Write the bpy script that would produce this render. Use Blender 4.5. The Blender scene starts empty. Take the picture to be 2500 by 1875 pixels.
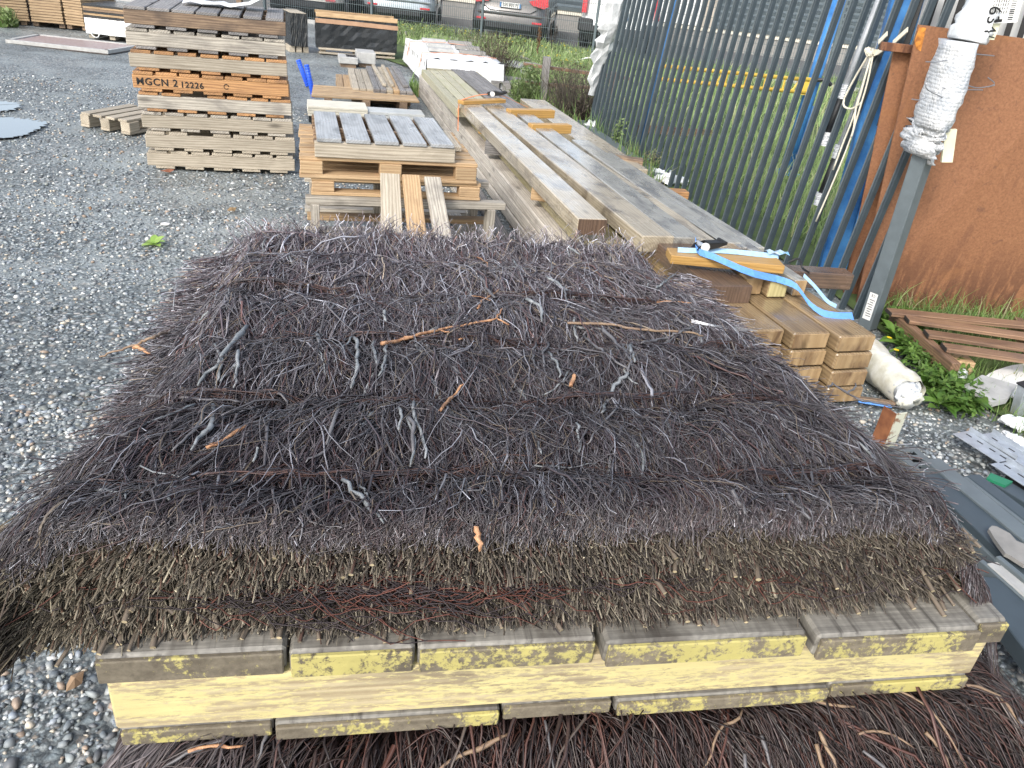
import bpy, math, random
import numpy as np
from mathutils import Vector, Matrix, noise as mnoise

random.seed(7)
rng = np.random.default_rng(7)
scene = bpy.context.scene
COL = scene.collection

# ------------------------------------------------------------------ camera, sky, sun, exposure
PITCH, ROLL, EYE, FOC = math.radians(28.5), 0.115, 1.75, 1887.0
cam_data = bpy.data.cameras.new('camera')
cam = bpy.data.objects.new('camera', cam_data)
COL.objects.link(cam)
cam_data.sensor_fit = 'HORIZONTAL'
cam_data.sensor_width = 36.0
cam_data.lens = FOC / 2500.0 * 36.0
cam_data.clip_start = 0.05
cam_data.clip_end = 400.0
FW = Vector((0, math.cos(PITCH), -math.sin(PITCH)))
_r0 = Vector((1, 0, 0)); _u0 = _r0.cross(FW)
RT = _r0 * math.cos(ROLL) + _u0 * math.sin(ROLL)
UPV = -_r0 * math.sin(ROLL) + _u0 * math.cos(ROLL)
m = Matrix((RT, UPV, -FW)).transposed().to_4x4()
m.translation = (0, 0, EYE)
cam.matrix_world = m
cam_data.dof.use_dof = False
scene.camera = cam

world = bpy.data.worlds.new('World'); scene.world = world
world.use_nodes = True
wn = world.node_tree; wn.nodes.clear()
w_out = wn.nodes.new('ShaderNodeOutputWorld'); w_bg = wn.nodes.new('ShaderNodeBackground')
w_sky = wn.nodes.new('ShaderNodeTexSky'); w_sky.sky_type = 'NISHITA'; w_sky.sun_disc = False
SUN_EL, SUN_AZ = math.radians(38), math.radians(205)     # azimuth clockwise from +Y
w_sky.sun_elevation = SUN_EL; w_sky.sun_rotation = SUN_AZ
w_sky.air_density = 1.0; w_sky.dust_density = 2.5; w_sky.ozone_density = 1.0
w_hs = wn.nodes.new('ShaderNodeHueSaturation'); w_hs.inputs['Saturation'].default_value = 0.62
w_bg.inputs['Strength'].default_value = 0.15
wn.links.new(w_sky.outputs[0], w_hs.inputs['Color']); wn.links.new(w_hs.outputs[0], w_bg.inputs[0])
wn.links.new(w_bg.outputs[0], w_out.inputs[0])

sun_d = bpy.data.lights.new('sun', 'SUN'); sun_d.energy = 1.15; sun_d.angle = math.radians(14)
sun_d.color = (1.0, 0.965, 0.92)
sun = bpy.data.objects.new('sun', sun_d); COL.objects.link(sun)
_sd = Vector((math.sin(SUN_AZ) * math.cos(SUN_EL), math.cos(SUN_AZ) * math.cos(SUN_EL), math.sin(SUN_EL)))
sun.rotation_euler = _sd.to_track_quat('Z', 'Y').to_euler()

scene.view_settings.view_transform = 'Standard'
scene.view_settings.look = 'None'
scene.view_settings.exposure = 1.0
scene.view_settings.gamma = 1.0
scene.view_settings.use_curve_mapping = False
scene.cycles.max_bounces = 6
scene.cycles.transparent_max_bounces = 12

# ------------------------------------------------------------------ measuring helpers (metres on real planes)
def at(x, y, z=0.0):
    """Point of the horizontal plane at height z that was measured at (x, y) of the survey photo."""
    d = FW * FOC + RT * (x - 1250.0) - UPV * (y - 937.5)
    t = (z - EYE) / d.z
    return Vector((d.x * t, d.y * t, z))
YAW = math.radians(12.18)
A0 = Vector((-0.573, 0.783, 0))
UU = Vector((math.cos(YAW), math.sin(YAW), 0)); VV = Vector((-UU.y, UU.x, 0))
def L(u, v, z=0.0):
    return A0 + UU * u + VV * v + Vector((0, 0, z))
def uv_of(p):
    q = p - A0
    return q.dot(UU), q.dot(VV)
def V3(p): return Vector((p[0], p[1], p[2] if len(p) > 2 else 0))

# ------------------------------------------------------------------ mesh helpers
def mesh_from(name, verts, faces, smooth=False):
    me = bpy.data.meshes.new(name)
    me.from_pydata([tuple(v) for v in verts], [], faces)
    me.materials.append(None)
    if smooth: me.polygons.foreach_set('use_smooth', [True] * len(me.polygons))
    me.update()
    return me
def mesh_np(name, verts, tris, smooth=False, col=None, quads=False):
    """fast mesh from arrays; tris (M,3) or quads (M,4); col (N,3) point colours"""
    k = tris.shape[1]
    me = bpy.data.meshes.new(name)
    me.vertices.add(len(verts)); me.vertices.foreach_set('co', verts.astype(np.float32).ravel())
    me.loops.add(tris.size); me.loops.foreach_set('vertex_index', tris.astype(np.int32).ravel())
    me.polygons.add(len(tris)); me.polygons.foreach_set('loop_start', np.arange(0, tris.size, k, dtype=np.int32))
    if smooth: me.polygons.foreach_set('use_smooth', np.ones(len(tris), bool))
    if col is not None:
        a = me.color_attributes.new('tint', 'FLOAT_COLOR', 'POINT')
        c4 = np.ones((len(verts), 4), np.float32); c4[:, :3] = col
        a.data.foreach_set('color', c4.ravel())
    me.materials.append(None)
    me.update(calc_edges=True)
    return me
def link(name, me, mat=None, parent=None, loc=(0, 0, 0), rot=(0, 0, 0), mw=None):
    o = bpy.data.objects.new(name, me); COL.objects.link(o)
    if mat is not None:
        o.material_slots[0].link = 'OBJECT'; o.material_slots[0].material = mat
    if parent is not None: o.parent = parent
    if mw is not None: o.matrix_basis = mw
    else:
        o.location = loc; o.rotation_euler = rot
    return o
def tag(o, label=None, cat=None, group=None, kind=None):
    if label: o['label'] = label
    if cat: o['category'] = cat
    if group: o['group'] = group
    if kind: o['kind'] = kind
    return o
def thing(name, label, cat, loc=(0, 0, 0), rz=0.0, group=None):
    o = bpy.data.objects.new(name, None); COL.objects.link(o)
    o.location = loc; o.rotation_euler = (0, 0, rz); o.empty_display_size = 0.1
    return tag(o, label, cat, group)
_bc = {}
def box_mesh(lx, ly, lz, b=0.003, worn=0.0, seed=0):
    key = (round(lx, 3), round(ly, 3), round(lz, 3), b, worn, seed)
    if key in _bc: return _bc[key]
    hx, hy, hz = lx / 2, ly / 2, lz / 2
    b = min(b, hx * .45, hy * .45, hz * .45)
    vs = []; idx = {}
    for sx in (-1, 1):
        for sy in (-1, 1):
            for sz in (-1, 1):
                for a in range(3):
                    p = [sx * (hx - b), sy * (hy - b), sz * (hz - b)]
                    p[a] = (sx * hx, sy * hy, sz * hz)[a]
                    idx[(sx, sy, sz, a)] = len(vs); vs.append(p)
    fs = []
    for a in range(3):
        o1, o2 = [i for i in range(3) if i != a]
        for s in (-1, 1):
            q = []
            for (p1, p2) in ((-1, -1), (1, -1), (1, 1), (-1, 1)):
                k = [0, 0, 0]; k[a] = s; k[o1] = p1; k[o2] = p2
                q.append(idx[(k[0], k[1], k[2], a)])
            if (s > 0) != (a == 1): fs.append(q)
            else: fs.append(q[::-1])
    for a in range(3):
        o1, o2 = [i for i in range(3) if i != a]
        for s1 in (-1, 1):
            for s2 in (-1, 1):
                k0 = [0, 0, 0]; k0[o1] = s1; k0[o2] = s2
                km = list(k0); km[a] = -1; kp = list(k0); kp[a] = 1
                q = [idx[(*km, o1)], idx[(*kp, o1)], idx[(*kp, o2)], idx[(*km, o2)]]
                fs.append(q)
    for sx in (-1, 1):
        for sy in (-1, 1):
            for sz in (-1, 1):
                fs.append([idx[(sx, sy, sz, 0)], idx[(sx, sy, sz, 1)], idx[(sx, sy, sz, 2)]])
    # consistent outward winding
    va = np.array(vs)
    out = []
    for f in fs:
        c = va[f].mean(0); n = np.cross(va[f[1]] - va[f[0]], va[f[2]] - va[f[0]])
        out.append(f if n @ c > 0 else f[::-1])
    me = mesh_from('box', vs, out)
    _bc[key] = me
    return me
def board(name, parent, mat, c, size, rz=0.0, rx=0.0, ry=0.0, b=0.003):
    """a piece of timber: local X is its length"""
    return link(name, box_mesh(*size, b=b), mat, parent, c, (rx, ry, rz))
class MB:
    def __init__(s): s.v = []; s.f = []
    def add(s, vs, fs):
        o = len(s.v); s.v += [tuple(v) for v in vs]; s.f += [[i + o for i in f] for f in fs]
    def box(s, c, size, rz=0.0, R=None):
        hx, hy, hz = (k / 2 for k in size)
        vs = [Vector((x, y, z)) for x in (-hx, hx) for y in (-hy, hy) for z in (-hz, hz)]
        M = R if R is not None else Matrix.Rotation(rz, 3, 'Z')
        s.add([M @ v + Vector(c) for v in vs], [[0, 1, 3, 2], [4, 6, 7, 5], [0, 4, 5, 1], [2, 3, 7, 6], [0, 2, 6, 4], [1, 5, 7, 3]])
    def tube(s, pts, r, n=8, cap=True):
        pts = [Vector(p) for p in pts]; rs = r if isinstance(r, (list, tuple)) else [r] * len(pts)
        rings = []
        up = Vector((0, 0, 1))
        for i, p in enumerate(pts):
            t = (pts[min(i + 1, len(pts) - 1)] - pts[max(i - 1, 0)]).normalized()
            a = t.cross(up)
            if a.length < 1e-3: a = t.cross(Vector((1, 0, 0)))
            a.normalize(); bb = t.cross(a).normalized()
            rings.append([p + (a * math.cos(2 * math.pi * k / n) + bb * math.sin(2 * math.pi * k / n)) * rs[i] for k in range(n)])
        o = len(s.v)
        for rg in rings: s.v += [tuple(q) for q in rg]
        for i in range(len(pts) - 1):
            for k in range(n):
                a0 = o + i * n + k; a1 = o + i * n + (k + 1) % n
                s.f.append([a0, a1, a1 + n, a0 + n])
        if cap:
            s.f.append([o + k for k in range(n)][::-1]); s.f.append([o + (len(pts) - 1) * n + k for k in range(n)])
    def ribbon(s, pts, w, side, t=0.0015):
        """flat strap with thickness t; side: width direction (one vector or one per point)"""
        pts = [Vector(p) for p in pts]; o = len(s.v); n = len(pts)
        for i, p in enumerate(pts):
            sd = Vector(side[i] if isinstance(side, list) else side).normalized() * (w / 2)
            tg = (pts[min(i + 1, n - 1)] - pts[max(i - 1, 0)]).normalized()
            nn = sd.cross(tg)
            nn = nn.normalized() * t if nn.length > 1e-6 else Vector((0, 0, t))
            s.v += [tuple(p - sd + nn), tuple(p + sd + nn), tuple(p + sd - nn), tuple(p - sd - nn)]
        for i in range(n - 1):
            a = o + i * 4; b = a + 4
            for k in range(4):
                s.f.append([a + k, a + (k + 1) % 4, b + (k + 1) % 4, b + k])
        s.f.append([o, o + 3, o + 2, o + 1]); e = o + (n - 1) * 4; s.f.append([e, e + 1, e + 2, e + 3])
    def prism(s, poly, z0, z1, M=None):
        n = len(poly); vs = [Vector((p[0], p[1], z0)) for p in poly] + [Vector((p[0], p[1], z1)) for p in poly]
        if M is not None: vs = [M @ v for v in vs]
        s.add(vs, [list(range(n))[::-1], list(range(n, 2 * n))] + [[i, (i + 1) % n, n + (i + 1) % n, n + i] for i in range(n)])
    def build(s, name, mat, parent=None, smooth=False, **k):
        return link(name, mesh_from(name, s.v, s.f, smooth), mat, parent, **k)
def smoothpath(pts, n):
    """Catmull-Rom resampling"""
    P = [Vector(p) for p in pts]
    if len(P) == 2: return [P[0].lerp(P[1], i / (n - 1)) for i in range(n)]
    P = [P[0] * 2 - P[1]] + P + [P[-1] * 2 - P[-2]]
    segs = len(P) - 3; out = []
    for i in range(n):
        t = i / (n - 1) * segs; k = min(int(t), segs - 1); t -= k
        a, b, c, d = P[k:k + 4]
        out.append(0.5 * ((2 * b) + (c - a) * t + (2 * a - 5 * b + 4 * c - d) * t * t + (-a + 3 * b - 3 * c + d) * t ** 3))
    return out

# ------------------------------------------------------------------ materials
MATS = {}
def base_mat(name):
    mt = bpy.data.materials.new(name); mt.use_nodes = True
    nt = mt.node_tree; nt.nodes.clear()
    out = nt.nodes.new('ShaderNodeOutputMaterial'); p = nt.nodes.new('ShaderNodeBsdfPrincipled')
    nt.links.new(p.outputs[0], out.inputs[0])
    MATS[name] = mt
    return mt, nt, p
def N(nt, typ, **kw):
    n = nt.nodes.new(typ)
    for k, v in kw.items():
        if k.startswith('i_'): n.inputs[k[2:].replace('_', ' ')].default_value = v
        else: setattr(n, k, v)
    return n
def ramp(nt, fac, stops):
    r = nt.nodes.new('ShaderNodeValToRGB'); e = r.color_ramp.elements
    e[0].position, e[0].color = stops[0][0], (*stops[0][1], 1)
    e[1].position, e[1].color = stops[-1][0], (*stops[-1][1], 1)
    for p, c in stops[1:-1]:
        q = e.new(p); q.color = (*c, 1)
    nt.links.new(fac, r.inputs[0]); return r.outputs[0]
def mapr(nt, v, a, b, c=0.0, d=1.0):
    n = nt.nodes.new('ShaderNodeMapRange'); n.inputs[1].default_value = a; n.inputs[2].default_value = b
    n.inputs[3].default_value = c; n.inputs[4].default_value = d; nt.links.new(v, n.inputs[0]); return n.outputs[0]
def mix(nt, fac, a, b, mode='MIX'):
    n = nt.nodes.new('ShaderNodeMix'); n.data_type = 'RGBA'; n.blend_type = mode
    if isinstance(fac, (int, float)): n.inputs[0].default_value = fac
    else: nt.links.new(fac, n.inputs[0])
    for s, v in ((6, a), (7, b)):
        if isinstance(v, tuple): n.inputs[s].default_value = (*v, 1)
        else: nt.links.new(v, n.inputs[s])
    return n.outputs[2]
def objco(nt, scale=(1, 1, 1), rnd=True):
    tc = nt.nodes.new('ShaderNodeTexCoord'); mp = nt.nodes.new('ShaderNodeMapping'); mp.inputs['Scale'].default_value = scale
    if rnd:
        oi = nt.nodes.new('ShaderNodeObjectInfo'); ml = N(nt, 'ShaderNodeMath', operation='MULTIPLY'); ml.inputs[1].default_value = 37.0
        nt.links.new(oi.outputs['Random'], ml.inputs[0])
        va = N(nt, 'ShaderNodeVectorMath', operation='ADD')
        nt.links.new(tc.outputs['Object'], va.inputs[0]); nt.links.new(ml.outputs[0], va.inputs[1])
        nt.links.new(va.outputs[0], mp.inputs[0])
    else: nt.links.new(tc.outputs['Object'], mp.inputs[0])
    return mp.outputs[0]
def noise_tex(nt, vec, scale, detail=4, rough=.55, dist=0.0):
    n = nt.nodes.new('ShaderNodeTexNoise'); n.inputs['Scale'].default_value = scale; n.inputs['Detail'].default_value = detail
    n.inputs['Roughness'].default_value = rough; n.inputs['Distortion'].default_value = dist
    nt.links.new(vec, n.inputs['Vector']); return n.outputs['Fac']
def bump(nt, h, p, strength, dist=0.002, prev=None):
    b = nt.nodes.new('ShaderNodeBump'); b.inputs['Strength'].default_value = strength; b.inputs['Distance'].default_value = dist
    nt.links.new(h, b.inputs['Height'])
    if prev is not None: nt.links.new(prev, b.inputs['Normal'])
    nt.links.new(b.outputs[0], p.inputs['Normal']); return b.outputs[0]
def wood(name, c_hi, c_lo, stain=None, stain_amt=.5, rough=.7, gscale=1.0, wet=0.0, cover=None, cover_at=.5, cover_scale=(1, 3, 3), var=.25, coat=0.0, bstr=.5, ring=.22, iso=False, saw=0.0, cross=False):
    mt, nt, p = base_mat(name)
    g = objco(nt, (40, 2.2, 2.2)) if cross else objco(nt, (9, 16, 9)) if iso else objco(nt, (1.1 * gscale, 26 * gscale, 26 * gscale))
    fine = noise_tex(nt, g, 4.5, 8, .72, .25)
    rings = N(nt, 'ShaderNodeTexWave', wave_type='RINGS', rings_direction='X'); rings.inputs['Scale'].default_value = 4.6 * gscale
    rings.inputs['Distortion'].default_value = 8.0; rings.inputs['Detail'].default_value = 3.0; rings.inputs['Detail Scale'].default_value = .8
    g2 = objco(nt, (0.45, 5.2, 5.2)); nt.links.new(g2, rings.inputs['Vector'])
    mm = N(nt, 'ShaderNodeMath', operation='MULTIPLY_ADD'); mm.inputs[1].default_value = ring
    nt.links.new(rings.outputs['Fac'], mm.inputs[0])
    sc = N(nt, 'ShaderNodeMath', operation='MULTIPLY_ADD'); sc.inputs[1].default_value = .78 - ring * .5; nt.links.new(fine, sc.inputs[0])
    spk = noise_tex(nt, objco(nt), 130, 3, .7); sp2 = N(nt, 'ShaderNodeMath', operation='MULTIPLY'); sp2.inputs[1].default_value = .16; nt.links.new(spk, sp2.inputs[0]); nt.links.new(sp2.outputs[0], sc.inputs[2])
    nt.links.new(sc.outputs[0], mm.inputs[2])
    mid = tuple((a + b) / 2 for a, b in zip(c_hi, c_lo))
    col = ramp(nt, mm.outputs[0], [(.36, c_lo), (.52, mid), (.68, c_hi)])
    if saw:
        sv = noise_tex(nt, objco(nt, (150, 3, 3)), 1.0, 3, .6); col = mix(nt, mapr(nt, sv, .42, .58, 0, saw), col, tuple(k * .55 for k in mid))
        dv = noise_tex(nt, objco(nt, (.8, 22, 22)), 2.0, 4, .6); col = mix(nt, mapr(nt, dv, .56, .68, 0, .75), col, (.045, .04, .035))
    blot = noise_tex(nt, objco(nt, (1.6, 3.5, 3.5)), 2.2, 5, .6, .6)
    if stain is not None:
        f = mapr(nt, blot, .48, .66, 0, stain_amt); col = mix(nt, f, col, stain)
    # knots
    vo = N(nt, 'ShaderNodeTexVoronoi', feature='F1'); vo.inputs['Scale'].default_value = 1.0
    nt.links.new(objco(nt, (2.2, 7.0, 7.0)), vo.inputs['Vector'])
    kn = mapr(nt, vo.outputs['Distance'], .05, .16, .75, 0.0)
    col = mix(nt, kn, col, tuple(c * .35 for c in c_lo))
    oi = nt.nodes.new('ShaderNodeObjectInfo')
    br = mapr(nt, oi.outputs['Random'], 0, 1, 1 - var, 1 + var)
    hs = nt.nodes.new('ShaderNodeHueSaturation'); nt.links.new(col, hs.inputs['Color']); nt.links.new(br, hs.inputs['Value'])
    col = hs.outputs[0]
    if cover is not None:
        cn1 = noise_tex(nt, objco(nt, cover_scale), 4.0, 4, .6, .4); cn2 = noise_tex(nt, objco(nt, cover_scale), 38.0, 6, .75)
        ca = N(nt, 'ShaderNodeMath', operation='ADD'); nt.links.new(cn1, ca.inputs[0]); nt.links.new(cn2, ca.inputs[1])
        cf = mapr(nt, ca.outputs[0], cover_at * 2 - .05, cover_at * 2 + .06, 0, .92)
        tone = noise_tex(nt, objco(nt, (2, 3, 3)), 5, 3)
        cc = mix(nt, tone, tuple(c * .8 for c in cover), tuple(min(1, c * 1.15) for c in cover))
        col = mix(nt, cf, col, cc)
    nt.links.new(col, p.inputs['Base Color'])
    if wet > 0:
        wn_ = noise_tex(nt, objco(nt, (1.0, 2.0, 2.0)), 2.5, 4)
        nt.links.new(mapr(nt, wn_, .42, .6, rough, rough * (1 - wet)), p.inputs['Roughness'])
    else: p.inputs['Roughness'].default_value = rough
    if coat: p.inputs['Coat Weight'].default_value = coat; p.inputs['Coat Roughness'].default_value = .25
    bump(nt, mm.outputs[0], p, bstr, .003)
    return mt
def plain(name, c, rough=.6, metal=0.0, var=.12, nscale=8, bstr=.15, spec=None, coat=0.0, c2=None, lo=.35, hi=.65):
    mt, nt, p = base_mat(name)
    n = noise_tex(nt, objco(nt), nscale, 6, .6)
    a = tuple(k * (1 - var) for k in c); b = tuple(min(1, k * (1 + var)) for k in c)
    col = ramp(nt, n, [(lo, a), (hi, b if c2 is None else c2)])
    nt.links.new(col, p.inputs['Base Color']); p.inputs['Metallic'].default_value = metal
    nt.links.new(mapr(nt, n, .3, .7, rough * .85, min(1, rough * 1.15)), p.inputs['Roughness'])
    if coat: p.inputs['Coat Weight'].default_value = coat; p.inputs['Coat Roughness'].default_value = .1
    if bstr: bump(nt, n, p, bstr, .004)
    return mt
def tinted(name, rough=.6, spec=.5, gain=1.0, trans=0.0, bstr=0.0):
    mt, nt, p = base_mat(name)
    a = N(nt, 'ShaderNodeVertexColor', layer_name='tint')
    nt.links.new(a.outputs['Color'], p.inputs['Base Color']); p.inputs['Roughness'].default_value = rough
    p.inputs['Specular IOR Level'].default_value = spec
    if trans:
        p.inputs['Subsurface Weight'].default_value = 0.0
        tr = nt.nodes.new('ShaderNodeBsdfTranslucent'); ad = nt.nodes.new('ShaderNodeMixShader'); ad.inputs[0].default_value = trans
        nt.links.new(a.outputs['Color'], tr.inputs[0]); nt.links.new(p.outputs[0], ad.inputs[1]); nt.links.new(tr.outputs[0], ad.inputs[2])
        out = [n for n in nt.nodes if n.type == 'OUTPUT_MATERIAL'][0]; nt.links.new(ad.outputs[0], out.inputs[0])
    if bstr:
        n = noise_tex(nt, objco(nt), 60, 3); bump(nt, n, p, bstr, .002)
    return mt

W_GREY = wood('wood_grey', (.52, .48, .40), (.26, .23, .19), (.12, .11, .10), .5, .7, var=.18)
W_GREYBLUE = wood('wood_greyblue', (.42, .435, .44), (.29, .295, .29), (.12, .125, .125), .7, .42, wet=.4, var=.12)
W_PALE = wood('wood_pale', (.52, .46, .36), (.30, .255, .19), (.20, .17, .12), .35, .7, var=.15)
W_BROWN = wood('wood_brown', (.34, .24, .15), (.14, .09, .06), (.07, .05, .04), .7, .65, var=.25)
W_NEW = wood('wood_new', (.56, .40, .23), (.35, .225, .115), (.20, .12, .07), .35, .65, var=.22)
W_ORANGE = wood('wood_orange', (.56, .31, .13), (.30, .15, .065), (.15, .08, .05), .5, .6, var=.2)
W_OCHRE = wood('wood_ochre', (.56, .34, .11), (.38, .21, .06), (.24, .13, .05), .25, .5, var=.08, wet=.3)
W_BEAM = wood('beam_tan', (.54, .47, .35), (.38, .315, .215), (.15, .12, .09), .75, .42, wet=.8, var=.10, coat=.8, bstr=.2, ring=.3)
W_BEAMBR = wood('beam_golden', (.34, .245, .135), (.22, .15, .08), (.13, .085, .05), .6, .42, wet=.7, var=.10, coat=.3, bstr=.2, ring=.3)
W_BEAMGREY = wood('beam_grey', (.42, .41, .36), (.29, .275, .235), (.11, .10, .095), .8, .40, wet=.8, var=.10, coat=.9, bstr=.2, ring=.2)
W_BEAMSIDE = wood('beam_side', (.60, .56, .49), (.36, .32, .27), (.17, .14, .12), .45, .65, var=.10)
W_BEAMGREEN = wood('beam_green', (.42, .37, .20), (.27, .23, .12), (.15, .13, .08), .4, .5, wet=.5, var=.08)
W_BEAMDARK = wood('beam_dark', (.17, .11, .075), (.10, .065, .045), (.05, .04, .035), .5, .35, wet=.6, var=.12, coat=.2)
W_BEAMEND = wood('beam_end', (.46, .32, .17), (.33, .215, .105), (.13, .075, .04), .95, .45, gscale=.35, wet=.4, var=.10)
W_YELLOWEND = wood('yellow_end', (.62, .54, .27), (.46, .39, .18), None, rough=.6, gscale=.7, var=.05)
W_MOSS = wood('wood_moss', (.55, .52, .38), (.33, .31, .22), (.36, .36, .20), .6, .7, var=.1)
W_LICHEN = wood('wood_lichen', (.50, .42, .26), (.34, .27, .16), (.10, .08, .06), .6, .75, cover=(.62, .54, .25), cover_at=.492, cover_scale=(1.1, 5.0, 5.0), var=.05, bstr=.5)
W_DECK = wood('wood_deck', (.38, .36, .31), (.17, .16, .14), (.06, .05, .04), .8, .6, var=.10, bstr=.3, saw=.45, cross=True, ring=.08)
W_DECKEND = wood('deck_end', (.25, .215, .155), (.12, .10, .07), (.05, .04, .03), .6, .8, cover=(.50, .44, .15), cover_at=.528, cover_scale=(2, 2, 2), var=.12, bstr=1.0, iso=True, ring=.05)
W_LATH = wood('wood_lath', (.52, .38, .23), (.32, .22, .12), (.20, .12, .06), .3, .65, var=.15)
W_OLDRED = wood('wood_oldred', (.34, .21, .13), (.17, .10, .06), (.09, .06, .05), .5, .55, wet=.4, var=.2)
W_DARKEND = plain('dark_end', (.03, .025, .02), .8)
W_SLATE = wood('wood_slate', (.30, .29, .27), (.13, .12, .12), (.07, .06, .06), .5, .6, var=.2)
M_SLAT = plain('anthracite_paint', (.052, .070, .082), .38, var=.10, nscale=12, bstr=.05)
M_SLAT2 = plain('anthracite_paint_light', (.125, .150, .160), .40, var=.10, nscale=12, bstr=.05)
M_BLUE = plain('blue_paint', (.03, .17, .50), .5, var=.35, nscale=5, bstr=.2, c2=(.07, .27, .60))
M_BLUE2 = plain('light_blue_paint', (.08, .32, .72), .45, nscale=4, c2=(.30, .45, .50), lo=.45, hi=.8)
M_YELLOW = plain('yellow_paint', (.72, .47, .06), .5, c2=(.85, .60, .10), nscale=6)
M_RUST = None
M_BLACK = plain('black_plastic', (.02, .021, .022), .5)
M_BLACKFILM = plain('black_film', (.025, .028, .030), .28, nscale=5, bstr=.5)
M_WHITEFILM = plain('white_film', (.80, .82, .82), .38, nscale=5, bstr=.7, var=.04)
M_WHITE = plain('white_paint', (.78, .78, .75), .5, var=.05)
M_CREAM = plain('cream_slab', (.70, .66, .54), .6, var=.06)
M_CONC = plain('concrete', (.42, .42, .40), .8, nscale=14)
M_CONCD = plain('concrete_dark', (.28, .27, .25), .8, nscale=14)
M_STRAP = plain('strap_blue', (.13, .33, .75), .6, nscale=60, bstr=.3)
M_STRAPL = plain('strap_lightblue', (.38, .60, .82), .6, nscale=60, bstr=.3)
M_STRAPO = plain('strap_orange', (.85, .30, .12), .6)
M_ROPE = plain('rope', (.66, .62, .50), .8)
M_GALV = plain('galvanised', (.50, .54, .58), .42, metal=.55, nscale=18, var=.15)
M_GREEN = plain('green_paint', (.02, .20, .10), .5)
M_WIRE = plain('wire', (.30, .31, .33), .4, metal=.6)
M_FENCE = plain('fence_paint', (.10, .13, .14), .5)
M_BLACKB = plain('label_black', (.01, .01, .01), .6)
M_FOAM = plain('foam', (.78, .76, .55), .75, nscale=10, bstr=.4)
# ------------------------------------------------------------------ ground
def ground_mat():
    mt, nt, p = base_mat('gravel_ground')
    tc = nt.nodes.new('ShaderNodeTexCoord')
    cols = []; hs = []
    for sc in (38.0, 85.0):
        mp = nt.nodes.new('ShaderNodeMapping'); mp.inputs['Scale'].default_value = (sc, sc, sc); nt.links.new(tc.outputs['Object'], mp.inputs[0])
        wv = N(nt, 'ShaderNodeTexNoise'); wv.inputs['Scale'].default_value = 1.1; wv.inputs['Detail'].default_value = 2
        nt.links.new(mp.outputs[0], wv.inputs['Vector'])
        ad = N(nt, 'ShaderNodeMixRGB' if False else 'ShaderNodeVectorMath', operation='ADD')
        nt.links.new(mp.outputs[0], ad.inputs[0]); nt.links.new(wv.outputs['Color'], ad.inputs[1])
        vo = N(nt, 'ShaderNodeTexVoronoi', feature='F1'); vo.inputs['Scale'].default_value = 1.0; nt.links.new(ad.outputs[0], vo.inputs['Vector'])
        sep = nt.nodes.new('ShaderNodeSeparateColor'); nt.links.new(vo.outputs['Color'], sep.inputs[0])
        c = ramp(nt, sep.outputs[0], [(0, (.075, .085, .09)), (.35, (.18, .215, .225)), (.62, (.31, .355, .365)), (.8, (.40, .42, .40)), (.92, (.56, .57, .56)), (1, (.33, .26, .19))])
        dk = mapr(nt, vo.outputs['Distance'], .28, .62, 1.0, .25)
        cols.append(mix(nt, 1.0, c, ramp(nt, dk, [(0, (0, 0, 0)), (1, (1, 1, 1))]), 'MULTIPLY')); hs.append(vo.outputs['Distance'])
    sel = noise_tex(nt, tc.outputs['Object'], 6.0, 3)
    col = mix(nt, mapr(nt, sel, .45, .55), cols[0], cols[1])
    sand = noise_tex(nt, tc.outputs['Object'], 1.3, 6, .65)
    fine = noise_tex(nt, tc.outputs['Object'], 160, 4, .8)
    sc_ = ramp(nt, fine, [(.3, (.14, .16, .16)), (.7, (.33, .36, .355))])
    col = mix(nt, mapr(nt, sand, .46, .62, 0.10, .8), col, sc_)
    big = noise_tex(nt, tc.outputs['Object'], .5, 4)
    br = mapr(nt, big, .35, .65, .92, 1.5)
    h2 = nt.nodes.new('ShaderNodeHueSaturation'); nt.links.new(col, h2.inputs['Color']); nt.links.new(br, h2.inputs['Value'])
    nt.links.new(h2.outputs[0], p.inputs['Base Color'])
    nt.links.new(mapr(nt, big, .4, .6, .62, .34), p.inputs['Roughness'])
    inv = N(nt, 'ShaderNodeMath', operation='SUBTRACT'); inv.inputs[0].default_value = 1.0; nt.links.new(hs[0], inv.inputs[1])
    b1 = bump(nt, inv.outputs[0], p, .9, .010)
    bump(nt, fine, p, .5, .004, b1)
    return mt
M_GROUND = ground_mat()
def sheet(name, pts, z, mat, kind='structure'):
    mb = MB(); mb.v = [(p[0], p[1], z) for p in pts]; mb.f = [list(range(len(pts)))]
    o = mb.build(name, mat); tag(o, kind=kind); return o
# one gently uneven sheet, fine near the yard and coarse out to the horizon
gx = np.concatenate([[-250, -120, -60, -30, -18], np.linspace(-12, 12, 97), [18, 30, 60, 120, 250]])
gy = np.concatenate([[-60, -20, -6], np.linspace(-2, 24, 105), [30, 45, 70, 120, 250]])
GXX, GYY = np.meshgrid(gx, gy)
def ground_z(x, y): return 0.012 * math.sin(x * .9 + 1.3) * math.cos(y * .7) + 0.008 * math.sin(x * 2.3 + y * 1.7) - .012
gz = np.vectorize(ground_z)(GXX, GYY)
gv = np.stack([GXX, GYY, gz], -1).reshape(-1, 3)
nx, ny = len(gx), len(gy)
ii, jj = np.meshgrid(np.arange(nx - 1), np.arange(ny - 1)); k0 = (jj * nx + ii).ravel()
gf = np.stack([k0, k0 + 1, k0 + 1 + nx, k0 + nx], 1)
ground = link('ground', mesh_np('ground', gv, gf, smooth=True), M_GROUND); tag(ground, kind='structure')

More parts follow.
